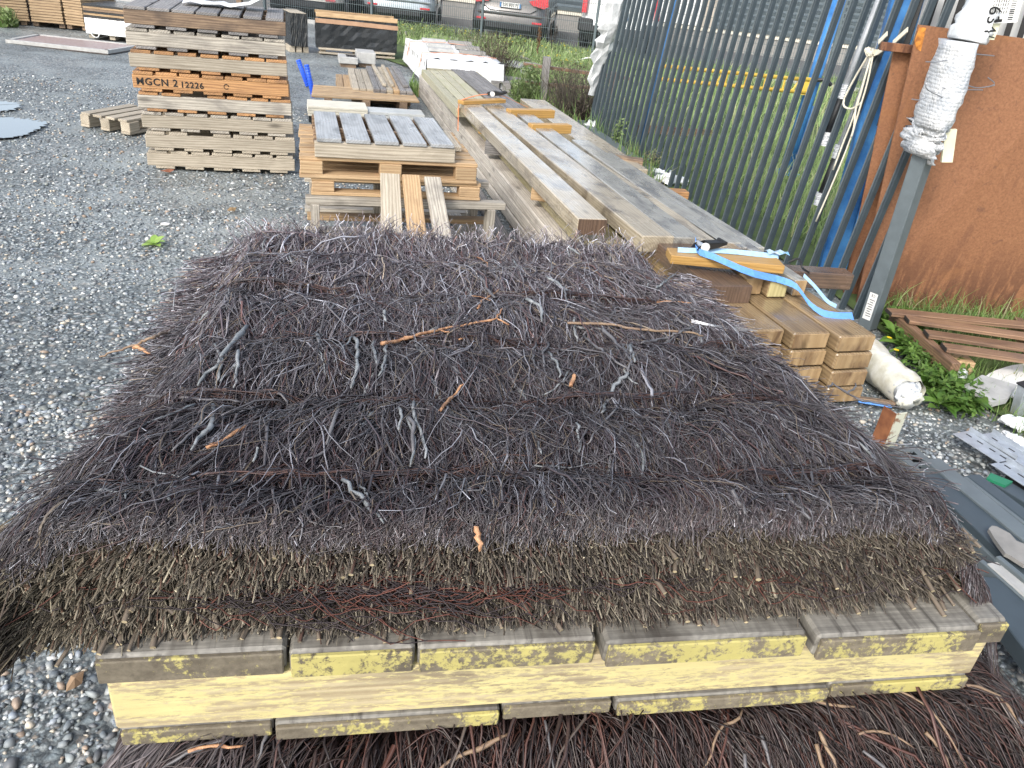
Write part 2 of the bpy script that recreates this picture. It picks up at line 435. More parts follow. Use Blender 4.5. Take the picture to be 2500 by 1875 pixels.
# parking surface and road beyond the mesh fence
M_ASPH = plain('asphalt', (.13, .13, .13), .75, nscale=60, bstr=.4)
sheet('parking_asphalt', [(-40, 23.4), (14, 20.9), (40, 20.0), (60, 60), (-60, 60)], .012, M_ASPH)
M_GRASSBASE = plain('grass_soil', (.055, .085, .025), .9, nscale=5, c2=(.10, .15, .04), bstr=.5)
sheet('grass_verge', [(-3.6, 15.6), (-1.0, 12.2), (.15, 9.3), (.9, 8.6), (2.05, 5.2), (2.3, 3.9), (2.6, 3.05), (3.2, 2.7), (9, 2.2), (22, 10), (22, 20.3), (-2, 22.0), (-6.5, 22.3)], .010, M_GRASSBASE)

# puddles
mt, nt, p = base_mat('puddle_water')
p.inputs['Base Color'].default_value = (.06, .065, .05, 1); p.inputs['Roughness'].default_value = .02; p.inputs['IOR'].default_value = 2.3
p.inputs['Specular IOR Level'].default_value = 1.0; p.inputs['Coat Weight'].default_value = 1.0; p.inputs['Coat Roughness'].default_value = .02
nn = noise_tex(nt, objco(nt, rnd=False), 3.0, 2); bump(nt, nn, p, .02, .01)
def blob(pts, n=48, jit=.05, seed=1):
    r = random.Random(seed); cx = sum(p[0] for p in pts) / len(pts); cy = sum(p[1] for p in pts) / len(pts)
    q = smoothpath([V3(p) for p in pts] + [V3(pts[0])], n + 1)[:-1]
    return [(a.x + (a.x - cx) * r.uniform(-jit, jit), a.y + (a.y - cy) * r.uniform(-jit, jit)) for a in q]
def pxpoly(px, z=0): return [at(x, y, z) for x, y in px]
for i, px in enumerate(([(-260, 330), (-120, 288), (20, 292), (80, 296), (112, 304), (96, 318), (50, 336), (-40, 345), (-200, 352)],
                        [(-220, 262), (-80, 250), (20, 252), (52, 262), (20, 274), (-60, 276), (-180, 276)])):
    sheet('puddle', blob(pxpoly(px), 110, .09, seed=i + 3), .016, mt)
# metal plate set in the yard (weighbridge / drain cover)
q = [at(22, 104), at(95, 91), at(340, 117), at(262, 130)]
pl = thing('cover_plate', 'rusty pinkish metal plate with pale rim set flat in the gravel', 'cover plate', (0, 0, 0))
mb = MB(); mb.add([(*v.xy, .03) for v in q] + [(*v.xy, -.02) for v in q], [[0, 3, 2, 1], [0, 1, 5, 4], [1, 2, 6, 5], [2, 3, 7, 6], [3, 0, 4, 7]])
mb.build('plate', plain('plate_rust', (.30, .20, .18), .45, nscale=30, c2=(.40, .34, .33)), pl)
for a, b in ((0, 1), (1, 2), (2, 3), (3, 0)):
    c = (q[a] + q[b]) / 2; d = q[b] - q[a]
    board('rim', pl, M_CONC, (c.x, c.y, .02), (d.length + .06, .06, .05), rz=math.atan2(d.y, d.x))

# loose stones
phi = (1 + 5 ** .5) / 2
ICO_V = np.array([(-1, phi, 0), (1, phi, 0), (-1, -phi, 0), (1, -phi, 0), (0, -1, phi), (0, 1, phi), (0, -1, -phi), (0, 1, -phi), (phi, 0, -1), (phi, 0, 1), (-phi, 0, -1), (-phi, 0, 1)]); ICO_V /= np.linalg.norm(ICO_V[0])
ICO_F = np.array([(0, 11, 5), (0, 5, 1), (0, 1, 7), (0, 7, 10), (0, 10, 11), (1, 5, 9), (5, 11, 4), (11, 10, 2), (10, 7, 6), (7, 1, 8), (3, 9, 4), (3, 4, 2), (3, 2, 6), (3, 6, 8), (3, 8, 9), (4, 9, 5), (2, 4, 11), (6, 2, 10), (8, 6, 7), (9, 8, 1)])
PAL = np.array([(.10, .115, .125), (.15, .165, .17), (.20, .22, .22), (.08, .085, .09), (.26, .27, .26), (.30, .27, .22), (.40, .40, .38), (.22, .17, .13), (.17, .19, .21), (.13, .14, .13)])
PALW = np.array([.16, .18, .16, .10, .10, .07, .06, .04, .08, .05])
def stones(n, region, rmin, rmax, name='gravel'):
    xs, ys = region(n); n = len(xs)
    tpl = ICO_V[None] * (1 + rng.normal(0, .22, (24, 12, 1)))
    t = tpl[rng.integers(0, 24, n)]
    r = rmin + (rmax - rmin) * rng.beta(1.3, 4.0, n)
    s = np.stack([r * rng.uniform(.8, 1.5, n), r * rng.uniform(.7, 1.1, n), r * rng.uniform(.45, .8, n)], 1)
    v = t * s[:, None, :]
    a = rng.uniform(0, 6.28, n); ti = rng.normal(0, .3, n)
    y2 = v[..., 1] * np.cos(ti)[:, None] - v[..., 2] * np.sin(ti)[:, None]; z2 = v[..., 1] * np.sin(ti)[:, None] + v[..., 2] * np.cos(ti)[:, None]
    x3 = v[..., 0] * np.cos(a)[:, None] - y2 * np.sin(a)[:, None]; y3 = v[..., 0] * np.sin(a)[:, None] + y2 * np.cos(a)[:, None]
    z0 = 0.012 * np.sin(xs * .9 + 1.3) * np.cos(ys * .7) + 0.008 * np.sin(xs * 2.3 + ys * 1.7) - .012
    P = np.stack([x3 + xs[:, None], y3 + ys[:, None], z2 + (z0 + s[:, 2] * rng.uniform(.0, .75, n))[:, None]], -1)
    c = PAL[rng.choice(len(PAL), n, p=PALW)] * 1.7 * rng.uniform(.75, 1.25, (n, 1))
    F_ = (ICO_F[None] + (np.arange(n) * 12)[:, None, None]).reshape(-1, 3)
    return P.reshape(-1, 3), F_, np.repeat(c, 12, 0)
def reg(x0, x1, y0, y1, keep=None):
    def f(n):
        x = rng.uniform(x0, x1, n); y = rng.uniform(y0, y1, n)
        if keep is not None:
            k = keep(x, y); x, y = x[k], y[k]
        return x, y
    return f
def inview(x, y):
    # plan wedge the yard is seen in, with a margin
    return np.abs(x) < (y + 1.2) * .95 + .3
parts = [stones(9000, reg(-2.4, -.45, .55, 2.6, inview), .004, .022),
         stones(10000, reg(-4.2, -.3, 2.4, 5.2, inview), .005, .018),
         stones(9000, reg(-7.5, -.8, 5.0, 9.5, inview), .007, .020),
         stones(6500, reg(1.45, 2.9, 1.6, 3.9), .004, .018),
         stones(2500, reg(-1.3, 1.3, 4.6, 8.5), .006, .018)]
P_ = []; Fc = []; Cc = []; o_ = 0
for a, b, c in parts:
    P_.append(a); Fc.append(b + o_); Cc.append(c); o_ += len(a)
M_STONE = tinted('stone', .5, .5, bstr=.3)
gr = link('gravel', mesh_np('gravel', np.concatenate(P_), np.concatenate(Fc), col=np.concatenate(Cc)), M_STONE); tag(gr, kind='stuff')

# ------------------------------------------------------------------ brushwood
def twig_np(paths, radii, cols, sides=3, cap=None):
    """paths (N,S,3), radii (N,S), cols (N,S,3) -> one mesh's arrays"""
    n, S, _ = paths.shape
    t = np.empty_like(paths); t[:, 1:-1] = paths[:, 2:] - paths[:, :-2]; t[:, 0] = paths[:, 1] - paths[:, 0]; t[:, -1] = paths[:, -1] - paths[:, -2]
    t /= np.linalg.norm(t, axis=2, keepdims=True) + 1e-9
    ref = np.zeros_like(t); ref[..., 2] = 1.0
    par = np.abs(t[..., 2]) > .95; ref[par] = (1, 0, 0)
    a = np.cross(t, ref); a /= np.linalg.norm(a, axis=2, keepdims=True) + 1e-9
    b = np.cross(t, a)
    ang = np.arange(sides) * 2 * math.pi / sides + math.pi / 2
    V_ = paths[:, :, None] + radii[:, :, None, None] * (a[:, :, None] * np.cos(ang)[None, None, :, None] + b[:, :, None] * np.sin(ang)[None, None, :, None])
    base = (np.arange(n) * S * sides)[:, None, None] + (np.arange(S - 1) * sides)[None, :, None] + np.arange(sides)[None, None]
    nxt = (np.arange(n) * S * sides)[:, None, None] + (np.arange(S - 1) * sides)[None, :, None] + ((np.arange(sides) + 1) % sides)[None, None]
    q = np.stack([base, nxt, nxt + sides, base + sides], -1).reshape(-1, 4)
    C_ = np.repeat(cols[:, :, None], sides, 2).reshape(-1, 3)
    V_ = V_.reshape(-1, 3)
    T_ = np.concatenate([q[:, [0, 1, 2]], q[:, [0, 2, 3]]])
    if cap is not None:  # cut ends: three own vertices each so that the pale cut has its own colour
        e = paths[:, -1, None] + radii[:, -1, None, None] * (a[:, -1, None] * np.cos(ang)[None, :, None] + b[:, -1, None] * np.sin(ang)[None, :, None])
        o = len(V_); V_ = np.concatenate([V_, e.reshape(-1, 3)]); C_ = np.concatenate([C_, np.repeat(cap, sides, 0)])
        ids = o + np.arange(n)[:, None] * sides + np.arange(sides)[None]
        T_ = np.concatenate([T_] + [ids[:, [0, k, k + 1]] for k in range(1, sides - 1)])
    return V_, T_, C_
M_TWIG = tinted('twig', .42, .5)
M_TWIGD = tinted('twig_dry', .65, .35)

ROWS = [-.02, .175, .467, .776, 1.12, 1.47, 1.75]
def vnoise(u, v, s, k=0):
    return (np.sin(u * s * 1.7 + 1.3 + k) * np.cos(v * s * 1.3 - .7 + k * 2) + .6 * np.sin(u * s * 3.1 - v * s * 2.3 + 2.1 * k) + .35 * np.sin(u * s * 6.3 + v * s * 5.1 + k)) / 1.95
def hfun(u, v):
    u = np.asarray(u, float); v = np.asarray(v, float)
    z = 1.000 - .062 * np.clip(v, 0, 1.8)
    b = np.zeros_like(z)
    for a, c in zip(ROWS[:-1], ROWS[1:]):
        t = (v + .015 * np.sin(u * 7 + a * 9) - a) / (c - a); k = (t >= 0) & (t < 1)
        b = np.where(k, (np.sin(np.clip(t, 0, 1) * math.pi) ** .55) * .052 - .042, b)
    z = z + b + .014 * vnoise(u, v, 5.0) + .008 * vnoise(u, v, 17.0, 1) + .004 * vnoise(u, v, 38.0, 4)
    ul = -.075 - .09 * np.exp(-((v - .1) / .28) ** 2); ur = 1.50 + .04 * np.sin(v * 3.0)
    dl = np.clip(ul + .13 - u, 0, 9); dr = np.clip(u - (ur - .20), 0, 9); df = np.clip(.03 - v, 0, 9); db = np.clip(v - 1.66, 0, 9)
    z = z - dl * .55 - dl ** 2 * 3.0 - dr * .30 - dr ** 2 * 2.2 - df * .8 - df ** 2 * 6 - db * .5 - db ** 2 * 5
    return z
def loc_to_w(u, v, z):
    return np.stack([A0.x + UU.x * u + VV.x * v, A0.y + UU.y * u + VV.y * v, z], -1)
def brush_twigs(n, S, ur, vr, lr, hf, heading, r_med, colfn, depth=(-.03, .004), lift=.010, curl=.6, vfront=.040):
    u0 = rng.uniform(*ur, n); v0 = rng.uniform(*vr, n); ln = rng.uniform(*lr, n)
    a = heading(u0, v0) + rng.normal(0, .20, n)
    turn = rng.normal(0, curl, (n, S)) ; turn[:, 0] = 0; bend = rng.normal(0, .25, n)
    ang = a[:, None] + np.cumsum(turn, 1) * .35 + bend[:, None] * np.linspace(0, 1, S)[None]
    ds = (ln / (S - 1))[:, None]
    u = u0[:, None] + np.concatenate([np.zeros((n, 1)), np.cumsum(np.sin(ang[:, 1:]) * ds, 1)], 1)
    v = v0[:, None] - np.concatenate([np.zeros((n, 1)), np.cumsum(np.cos(ang[:, 1:]) * ds, 1)], 1)
    t = np.linspace(0, 1, S)[None]
    over = v0[:, None] - v[:, -1:]; lim = v0[:, None] - (vfront - rng.uniform(.0, .045, (n, 1)))
    f = np.where(v[:, -1:] < vfront - .03, np.clip(lim / np.maximum(over, 1e-3), .25, 1), 1.0)
    u = u0[:, None] + (u - u0[:, None]) * f; v = v0[:, None] + (v - v0[:, None]) * f
    e = np.maximum(0, vfront - v); v = np.where(v < vfront, vfront - e * .35, v)
    d0 = rng.uniform(*depth, n)[:, None]
    lf = np.abs(rng.normal(0, lift, n))[:, None]
    endup = (rng.random(n) < .16)[:, None] * rng.uniform(.004, .022, n)[:, None]
    z = hf(u, v) + d0 + lf * np.sin(t * math.pi) + endup * np.clip(t - .6, 0, 1) ** 1.5 * 4 - .02 * np.clip(.25 - t, 0, 1) * 4 * rng.random((n, 1))
    z += rng.normal(0, .0022, z.shape) - .35 * e * (vfront > -1)
    pth = loc_to_w(u, v, z)
    r = r_med * rng.lognormal(0, .32, n)[:, None] * (1.15 - .75 * t)
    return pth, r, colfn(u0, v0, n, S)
def twig_cols(u0, v0, n, S):
    k = rng.random(n)
    grey = np.array([.098, .090, .094]); purple = np.array([.060, .048, .053]); dark = np.array([.020, .016, .019]); red = np.array([.072, .040, .036]); pale = np.array([.22, .22, .24]); tan = np.array([.15, .12, .09])
    nz = vnoise(u0, v0, 6.0, 3)
    base = np.where((k < .40)[:, None], grey, np.where((k < .66)[:, None], purple, np.where((k < .80)[:, None], dark, np.where((k < .86)[:, None], red, np.where((k < .95)[:, None], pale, tan)))))
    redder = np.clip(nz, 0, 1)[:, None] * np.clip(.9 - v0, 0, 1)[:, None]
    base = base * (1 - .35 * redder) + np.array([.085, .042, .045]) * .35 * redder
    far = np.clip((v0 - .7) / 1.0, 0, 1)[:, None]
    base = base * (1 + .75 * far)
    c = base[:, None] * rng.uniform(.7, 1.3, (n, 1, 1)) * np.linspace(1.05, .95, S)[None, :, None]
    c = c * 1.12 * ((.82 + .40 * np.clip(v0, 0, 1.3)) * (1 + .30 * vnoise(u0, v0, 15, 2) + .18 * vnoise(u0, v0, 41, 5)))[:, None, None]; c[:, -1] = c[:, -1] * 2.4 + .06  # last point brightened: wet glints painted into the twig tip colour
    return c
def head_main(u, v):
    f = np.clip((u - .75) / .85, -1.1, 1.1)
    near = np.clip(1.1 - v, .25, 1.1)
    return f * np.abs(f) ** .6 * (.18 + .62 * near) + .22 * vnoise(u, v, 4.5, 2) + .24 * vnoise(u, v, 12.0, 5) + .22 * vnoise(u, v, 31.0, 3)

stack = thing('brushwood_stack', 'dark heather brushwood screens bundled in wired rows on the yellow fronted pallet', 'brushwood', L(.75, .8, .78))
def PW(o, parent):           # keep world coordinates of a mesh made in world space
    o.matrix_parent_inverse = Matrix.Translation(-Vector(parent.location)) if parent.rotation_euler.z == 0 else parent.matrix_basis.inverted()
    return o
def wpart(name, me, mat, parent, kind=None):
    o = link(name, me, mat); o.parent = parent; o.matrix_parent_inverse = (Matrix.Translation(parent.location) @ parent.rotation_euler.to_matrix().to_4x4()).inverted()
    if kind: o['kind'] = kind
    return o
# dark core under the twigs
us = np.linspace(-.09, 1.44, 60); vs_ = np.linspace(.075, 1.66, 60)
CU, CV = np.meshgrid(us, vs_); CZ = np.maximum(hfun(CU, CV) - .036, .79)
cv = loc_to_w(CU, CV, CZ).reshape(-1, 3); k0 = (np.arange(59)[:, None] * 60 + np.arange(59)[None]).ravel()
cf = np.stack([k0, k0 + 1, k0 + 61, k0 + 60], 1)
M_CORE = plain('brush_core', (.022, .016, .015), .95, nscale=90, c2=(.07, .05, .045), bstr=1.0)
# skirt
def skirt(idx, zb, V_, F_):
    o = len(V_); low = V_[idx].copy(); low[:, 2] = zb
    V2 = np.concatenate([V_, low]); m_ = len(idx)
    f = np.stack([idx[:-1], idx[1:], o + np.arange(1, m_), o + np.arange(m_ - 1)], 1)
    return V2, np.concatenate([F_, f])
for idx in (np.arange(60), np.arange(60) + 59 * 60, np.arange(60) * 60, np.arange(60) * 60 + 59):
    cv, cf = skirt(idx, .775, cv, cf)
wpart('packed_core', mesh_np('core', cv, cf, smooth=False), M_CORE, stack)
acc = []
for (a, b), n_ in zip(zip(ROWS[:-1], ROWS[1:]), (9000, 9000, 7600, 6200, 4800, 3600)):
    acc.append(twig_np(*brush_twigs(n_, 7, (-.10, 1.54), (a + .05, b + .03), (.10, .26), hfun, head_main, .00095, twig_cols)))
# long coarser stems
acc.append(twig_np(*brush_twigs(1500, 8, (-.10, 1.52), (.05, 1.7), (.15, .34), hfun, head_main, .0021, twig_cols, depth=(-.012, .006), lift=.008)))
# fringe along the back edge sticking up
def backcols(u0, v0, n, S): return twig_cols(u0, v0, n, S) * .95
n_ = 1500; u0 = rng.uniform(-.10, 1.42, n_); v0 = rng.uniform(1.5, 1.72, n_)
S = 6; t = np.linspace(0, 1, S)[None]; ln = rng.uniform(.02, .085, n_)[:, None]
az = rng.normal(0, .8, n_)[:, None] + rng.normal(0, .25, (n_, S)).cumsum(1)
pth = loc_to_w(u0[:, None] + np.sin(az) * t * ln * .8, v0[:, None] + np.cos(az) * t * ln * .6, hfun(u0, v0)[:, None] - .025 + t * ln * 1.0)
acc.append(twig_np(pth, .0012 * rng.lognormal(0, .3, n_)[:, None] * (1.2 - .6 * t), backcols(u0, v0, n_, S)))
# side fringes, splaying out and down
for sgn, uu0, cnt in ((-1, -.06, 4000), (1, 1.47, 5200)):
    n_ = cnt; S = 6; v0 = rng.uniform(.22, 1.6, n_); u0 = uu0 + rng.normal(0, .03, n_); t = np.linspace(0, 1, S)[None]
    ln = rng.uniform(.03, .095, n_)[:, None] * (1 + .5 * np.exp(-(v0 / .3) ** 2))[:, None]
    az = rng.normal(.75, .35, n_)[:, None] + rng.normal(0, .12, (n_, S)).cumsum(1)
    z0 = rng.uniform(.80, .95, n_)[:, None]
    zt = np.maximum(np.minimum(z0, hfun(u0, v0)[:, None]) + rng.normal(-.1, .35, n_)[:, None] * ln * t - .2 * ln * t ** 2, .79 + .05 * rng.random((n_, 1)))
    pth = loc_to_w(u0[:, None] + sgn * np.cos(az) * ln * t, v0[:, None] - np.sin(az) * ln * t, zt)
    acc.append(twig_np(pth, .0012 * rng.lognormal(0, .3, n_)[:, None] * (1.2 - .6 * t), twig_cols(u0, v0, n_, S)))
def joinacc(acc):
    P = []; F_ = []; C = []; o = 0
    for a, b, c in acc:
        P.append(a); F_.append(b + o); C.append(c); o += len(a)
    return np.concatenate(P), np.concatenate(F_), np.concatenate(C)
a, b, c = joinacc(acc)
wpart('thin_twigs', mesh_np('twigs', a, b, col=c), M_TWIG, stack, 'stuff')

# cut stub ends of the mats, two thick layers with a darker seam, seen on the front and the left side
def stub_layer(n, zlo, zhi, tilt):
    S = 3; t = np.linspace(0, 1, S)[None]
    u0 = rng.uniform(-.23, 1.51, n); w = rng.random(n); z0 = zlo + (zhi - zlo) * w
    z0 = np.minimum(z0, hfun(u0, np.full(n, .06)) - .012 - .02 * rng.random(n)); bulge = np.sin(np.clip(w, 0, 1) * math.pi) * .028
    v0 = .095 - bulge + .010 * vnoise(u0, z0 * 3, 9) + rng.normal(0, .007, n)
    v0 = np.where(u0 < -.10, v0 + (-.10 - u0) * .8, v0); v0 = np.where(u0 > 1.44, v0 + (u0 - 1.44) * .6, v0)
    v0 = v0 - .012 + .012 * vnoise(u0, z0 * 4, 3, 2)
    ln = rng.uniform(.014, .046, n)[:, None]
    az = (np.clip((u0 - .7) / .8, -1.1, .75) * .5)[:, None] + rng.normal(0, .42, (n, 1)) + .4 * vnoise(u0, z0 * 3, 8)[:, None] + .3 * vnoise(u0, z0 * 5, 21)[:, None]
    el = (tilt + rng.normal(0, .42, n) + .3 * vnoise(u0, z0 * 4, 13, 4))[:, None]
    pth = loc_to_w(u0[:, None] + np.sin(az) * np.cos(el) * ln * t, v0[:, None] - np.cos(az) * np.cos(el) * ln * t, z0[:, None] - np.sin(el) * ln * t)
    r = .00108 * rng.lognormal(0, .36, n)[:, None] * np.ones((1, S))
    k = rng.random(n)[:, None]
    c0 = np.where(k < .45, (.148, .126, .100), np.where(k < .76, (.080, .068, .058), np.where(k < .9, (.25, .22, .165), (.095, .056, .045))))
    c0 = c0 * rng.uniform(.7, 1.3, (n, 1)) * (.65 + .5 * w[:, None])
    left = np.clip(.35 - u0, 0, .5)[:, None] * 2
    c0 = c0 * (1 + .25 * left) + np.array([.02, .018, .004]) * left
    cap = np.where(rng.random((n, 1)) < .16, (.48, .43, .31), (.22, .19, .14)) * rng.uniform(.6, 1.3, (n, 1))
    return twig_np(pth, r, np.repeat(c0[:, None], S, 1) * np.array([.7, .9, 1.15])[None, :, None], cap=cap)
acc = [stub_layer(17000, .862, .972, .35), stub_layer(15000, .765, .858, .55)]
# left side stubs
n = 4000; S = 3; t = np.linspace(0, 1, S)[None]
v0 = rng.uniform(.0, .22, n); z0 = rng.uniform(.77, .92, n); u0 = -.07 + rng.normal(0, .012, n) - .06 * np.exp(-(v0 / .25) ** 2)
ln = rng.uniform(.03, .08, n)[:, None]; az = rng.normal(.8, .3, (n, 1))
pth = loc_to_w(u0[:, None] - np.cos(az) * ln * t, v0[:, None] - np.sin(az) * ln * t, z0[:, None] - .35 * ln * t)
c0 = np.where(rng.random((n, 1)) < .5, (.17, .14, .095), (.11, .085, .065)) * rng.uniform(.7, 1.3, (n, 1))
acc.append(twig_np(pth, .0012 * rng.lognormal(0, .3, n)[:, None] * np.ones((1, S)), np.repeat(c0[:, None], S, 1), cap=np.array([.3, .26, .18]) * rng.uniform(.6, 1.4, (n, 1))))
# thicker sawn stems among them
n = 150; u0 = rng.uniform(-.15, 1.52, n); z0 = np.where(rng.random(n) < .7, rng.uniform(.768, .80, n), rng.uniform(.80, .96, n))
az = rng.normal(0, .35, (n, 1)); ln = rng.uniform(.04, .06, n)[:, None]; v0 = .070 + rng.normal(0, .006, n)
pth = loc_to_w(u0[:, None] + np.sin(az) * ln * t, v0[:, None] - np.cos(az) * ln * t, z0[:, None] - .3 * ln * t)
c0 = np.array([(.16, .13, .10)]) * rng.uniform(.7, 1.4, (n, 1))
acc.append(twig_np(pth, rng.uniform(.0028, .0050, n)[:, None] * np.ones((1, S)), np.repeat(c0[:, None], S, 1), sides=6, cap=np.array([.58, .48, .30]) * rng.uniform(.55, 1.15, (n, 1))))
# loose reddish strands caught in the seam between the two layers
n = 280; S = 7; t = np.linspace(0, 1, S)[None]; u0 = rng.uniform(-.1, 1.5, n); u0[:190] = rng.normal(.45, .13, 190); z0 = rng.normal(.862, .009, n)
ln = rng.uniform(.06, .20, n)[:, None]; wob = rng.normal(0, .009, (n, S)).cumsum(1)
pth = loc_to_w(u0[:, None] + ln * (t - .5), .035 + wob * .6 + rng.normal(0, .006, (n, 1)), z0[:, None] + wob + rng.normal(0, .3, (n, 1)) * ln * (t - .5))
c0 = np.where(rng.random((n, 1)) < .38, (.15, .060, .045), (.06, .048, .05)) * rng.uniform(.7, 1.3, (n, 1))
acc.append(twig_np(pth, .0011 * np.ones((n, S)), np.repeat(c0[:, None], S, 1)))
a, b, c = joinacc(acc)
wpart('cut_ends', mesh_np('cut_ends', a, b, col=c), M_TWIGD, stack, 'stuff')

# horizontal tie bands: a wire and the thin twigs gathered round it, one band a part
for ri, vr in enumerate(ROWS[1:5]):
    acc = []; n = 340; S = 8; t = np.linspace(0, 1, S)[None]
    u0 = rng.uniform(-.1, 1.5, n); ln = rng.uniform(.12, .42, n)[:, None]
    wob = rng.normal(0, .0035, (n, S)).cumsum(1) + rng.normal(0, .06, (n, 1)) * (t - .5) * ln
    u = u0[:, None] + ln * (t - .5); v = vr - .015 * np.sin(u * 7 + vr * 9) + wob + rng.normal(0, .010, (n, 1))
    z = hfun(u, v) + rng.uniform(-.004, .006, (n, 1)) + rng.normal(0, .0015, (n, S))
    c0 = np.where(rng.random((n, 1)) < .55, (.045, .036, .040), (.085, .045, .036)) * rng.uniform(.7, 1.4, (n, 1))
    acc.append(twig_np(loc_to_w(u, v, z), .0012 * rng.lognormal(0, .35, n)[:, None] * np.ones((1, S)), np.repeat(c0[:, None], S, 1)))
    a, b, c = joinacc(acc)
    wpart('gathered_twigs', mesh_np('band_twigs', a, b, col=c), M_TWIG, stack, 'stuff')
    mb = MB(); pts = []
    for k in range(40):
        u = -.13 + 1.66 * k / 39; v = vr - .015 * math.sin(u * 7 + vr * 9)
        pts.append(L(u, v, float(hfun(u, v)) + .003))
    mb.tube(pts, .0014, 5); wpart('tie_wire', mesh_from('tie_wire', mb.v, mb.f), M_WIRE, stack)

# individual branches, traced where they lie on the pile
def on_pile(x, y, dz=0.0):
    z = .97
    for _ in range(8):
        u, v = uv_of(at(x, y, z)); z = .5 * z + .5 * (float(np.clip(hfun(np.clip(u, -.14, 1.5), np.clip(v, 0, 1.68)), .8, 1.02)) + dz)
    return at(x, y, z)
def C4(p): return (200 + p[0] / 2.765, 500 + p[1] / 2.765)
def C5(p): return (1000 + p[0] / 2.458, 500 + p[1] / 2.458)
def CD(p): return (p[0] * 1.13, p[1] * 1.13)
BR = [
 (C4, [(1120,820),(1000,950),(900,1080),(770,1220)], .0065), (C4, [(890,940),(935,1030),(935,1110),(900,1210)], .0045),
 (C4, [(1060,980),(1045,1100),(1030,1230)], .0055), (C4, [(1050,1070),(1000,1130),(940,1190)], .0035),
 (C4, [(330,1265),(500,1290),(760,1310),(1080,1330)], .004), (C4, [(960,540),(900,600)], .004), (C4, [(990,560),(975,700)], .0022),
 (C4, [(970,680),(920,720),(870,770)], .003), (C4, [(860,720),(790,780)], .004), (C4, [(1050,220),(980,290),(930,410)], .005),
 (C4, [(1140,220),(1130,290),(1080,420)], .0045), (C4, [(1100,210),(1000,330),(930,420)], .003),
 (C4, [(1830,890),(1860,950),(1855,1080),(1830,1240)], .0062), (C4, [(1960,900),(1975,1000),(1990,1080)], .006),
 (C4, [(2060,950),(2040,1070),(2010,1150)], .0045), (C4, [(1890,900),(1905,1000)], .004), (C4, [(1650,550),(1560,580),(1520,650)], .003),
 (C4, [(1590,870),(1600,950)], .006), (C4, [(1580,960),(1620,1020),(1640,1150)], .003), (C4, [(2040,710),(2050,790)], .006),
 (C4, [(1840,870),(1760,960),(1700,1060)], .0025), (C4, [(840,1350),(800,1450),(720,1560),(620,1655)], .0045),
 (C4, [(890,1350),(870,1500),(800,1560),(740,1655)], .006), (C4, [(960,1350),(900,1480)], .003), (C4, [(750,1350),(600,1410),(420,1480)], .003),
 (C4, [(1740,1320),(1720,1430),(1650,1620)], .0048), (C4, [(2140,1370),(2160,1440),(2130,1520)], .004),
 (C4, [(560,770),(640,720),(700,700)], .002), (C4, [(430,1480),(260,1560),(100,1640)], .003),
 (C5, [(425,430),(470,510),(520,560)], .006), (C5, [(820,430),(900,480),(990,560)], .005), (C5, [(930,500),(945,600)], .005),
 (C5, [(700,570),(780,610),(790,700)], .006), (C5, [(1160,740),(1240,830),(1320,930),(1310,1000)], .0058),
 (C5, [(1040,790),(1160,880),(1330,1000)], .0045), (C5, [(1310,1010),(1240,1080),(1180,1190),(1150,1250)], .006),
 (C5, [(1320,840),(1350,940)], .006), (C5, [(1390,830),(1530,800),(1680,740),(1910,670)], .0045), (C5, [(1415,895),(1600,790),(1750,710),(1860,690)], .0025),
 (C5, [(1580,930),(1720,770),(1760,700)], .002), (C5, [(1590,680),(1680,730)], .005), (C5, [(830,830),(800,920),(830,1070)], .0042),
 (C5, [(760,830),(740,900),(770,990)], .0036), (C5, [(840,880),(890,960),(910,1040)], .004), (C5, [(900,840),(890,900)], .0035),
 (C5, [(970,970),(930,1040),(880,1100),(800,1140)], .0032), (C5, [(1480,500),(1530,460),(1600,410)], .004),
 (C5, [(20,1180),(35,1290),(90,1400),(100,1520)], .005), (C5, [(0,1280),(20,1350),(18,1500)], .0058),
 (C5, [(1005,1310),(1030,1480)], .004), (C5, [(590,1000),(640,1100)], .004), (C5, [(850,280),(855,400)], .004),
 (C5, [(940,240),(1020,300)], .005), (C5, [(620,330),(670,420)], .004), (C5, [(290,560),(300,640),(270,720)], .0032),
 (CD, [(740,1035),(780,1080),(830,1130)], .005), (CD, [(772,1040),(803,1085)], .003), (CD, [(1580,1060),(1612,1112)], .006),
 (CD, [(1700,1070),(1750,1122)], .005), (CD, [(1330,880),(1290,930),(1270,960)], .003), (CD, [(880,905),(895,960),(890,1010)], .004),
 (CD, [(720,935),(700,975),(660,1000)], .003), (CD, [(560,965),(545,1000)], .003), (CD, [(950,1030),(1000,1060),(1060,1055)], .002),
 (CD, [(1150,1005),(1220,1010),(1290,1000)], .002), (CD, [(300,1010),(420,1040),(520,1035)], .002), (CD, [(130,1058),(240,1062),(270,1075)], .003),
]
rb = random.Random(5)
M_BRANCH = plain('branch_grey', (.16, .175, .18), .45, nscale=45, c2=(.32, .335, .34), bstr=.5)
M_BRANCHD = plain('branch_dark', (.10, .095, .10), .45, nscale=25, c2=(.17, .165, .17), bstr=.5)
M_BARE = plain('branch_bare', (.30, .14, .07), .6, nscale=70, c2=(.60, .34, .18), bstr=1.0)
M_TANBR = plain('branch_tan', (.34, .24, .15), .55, nscale=30, c2=(.20, .13, .09), bstr=.5)
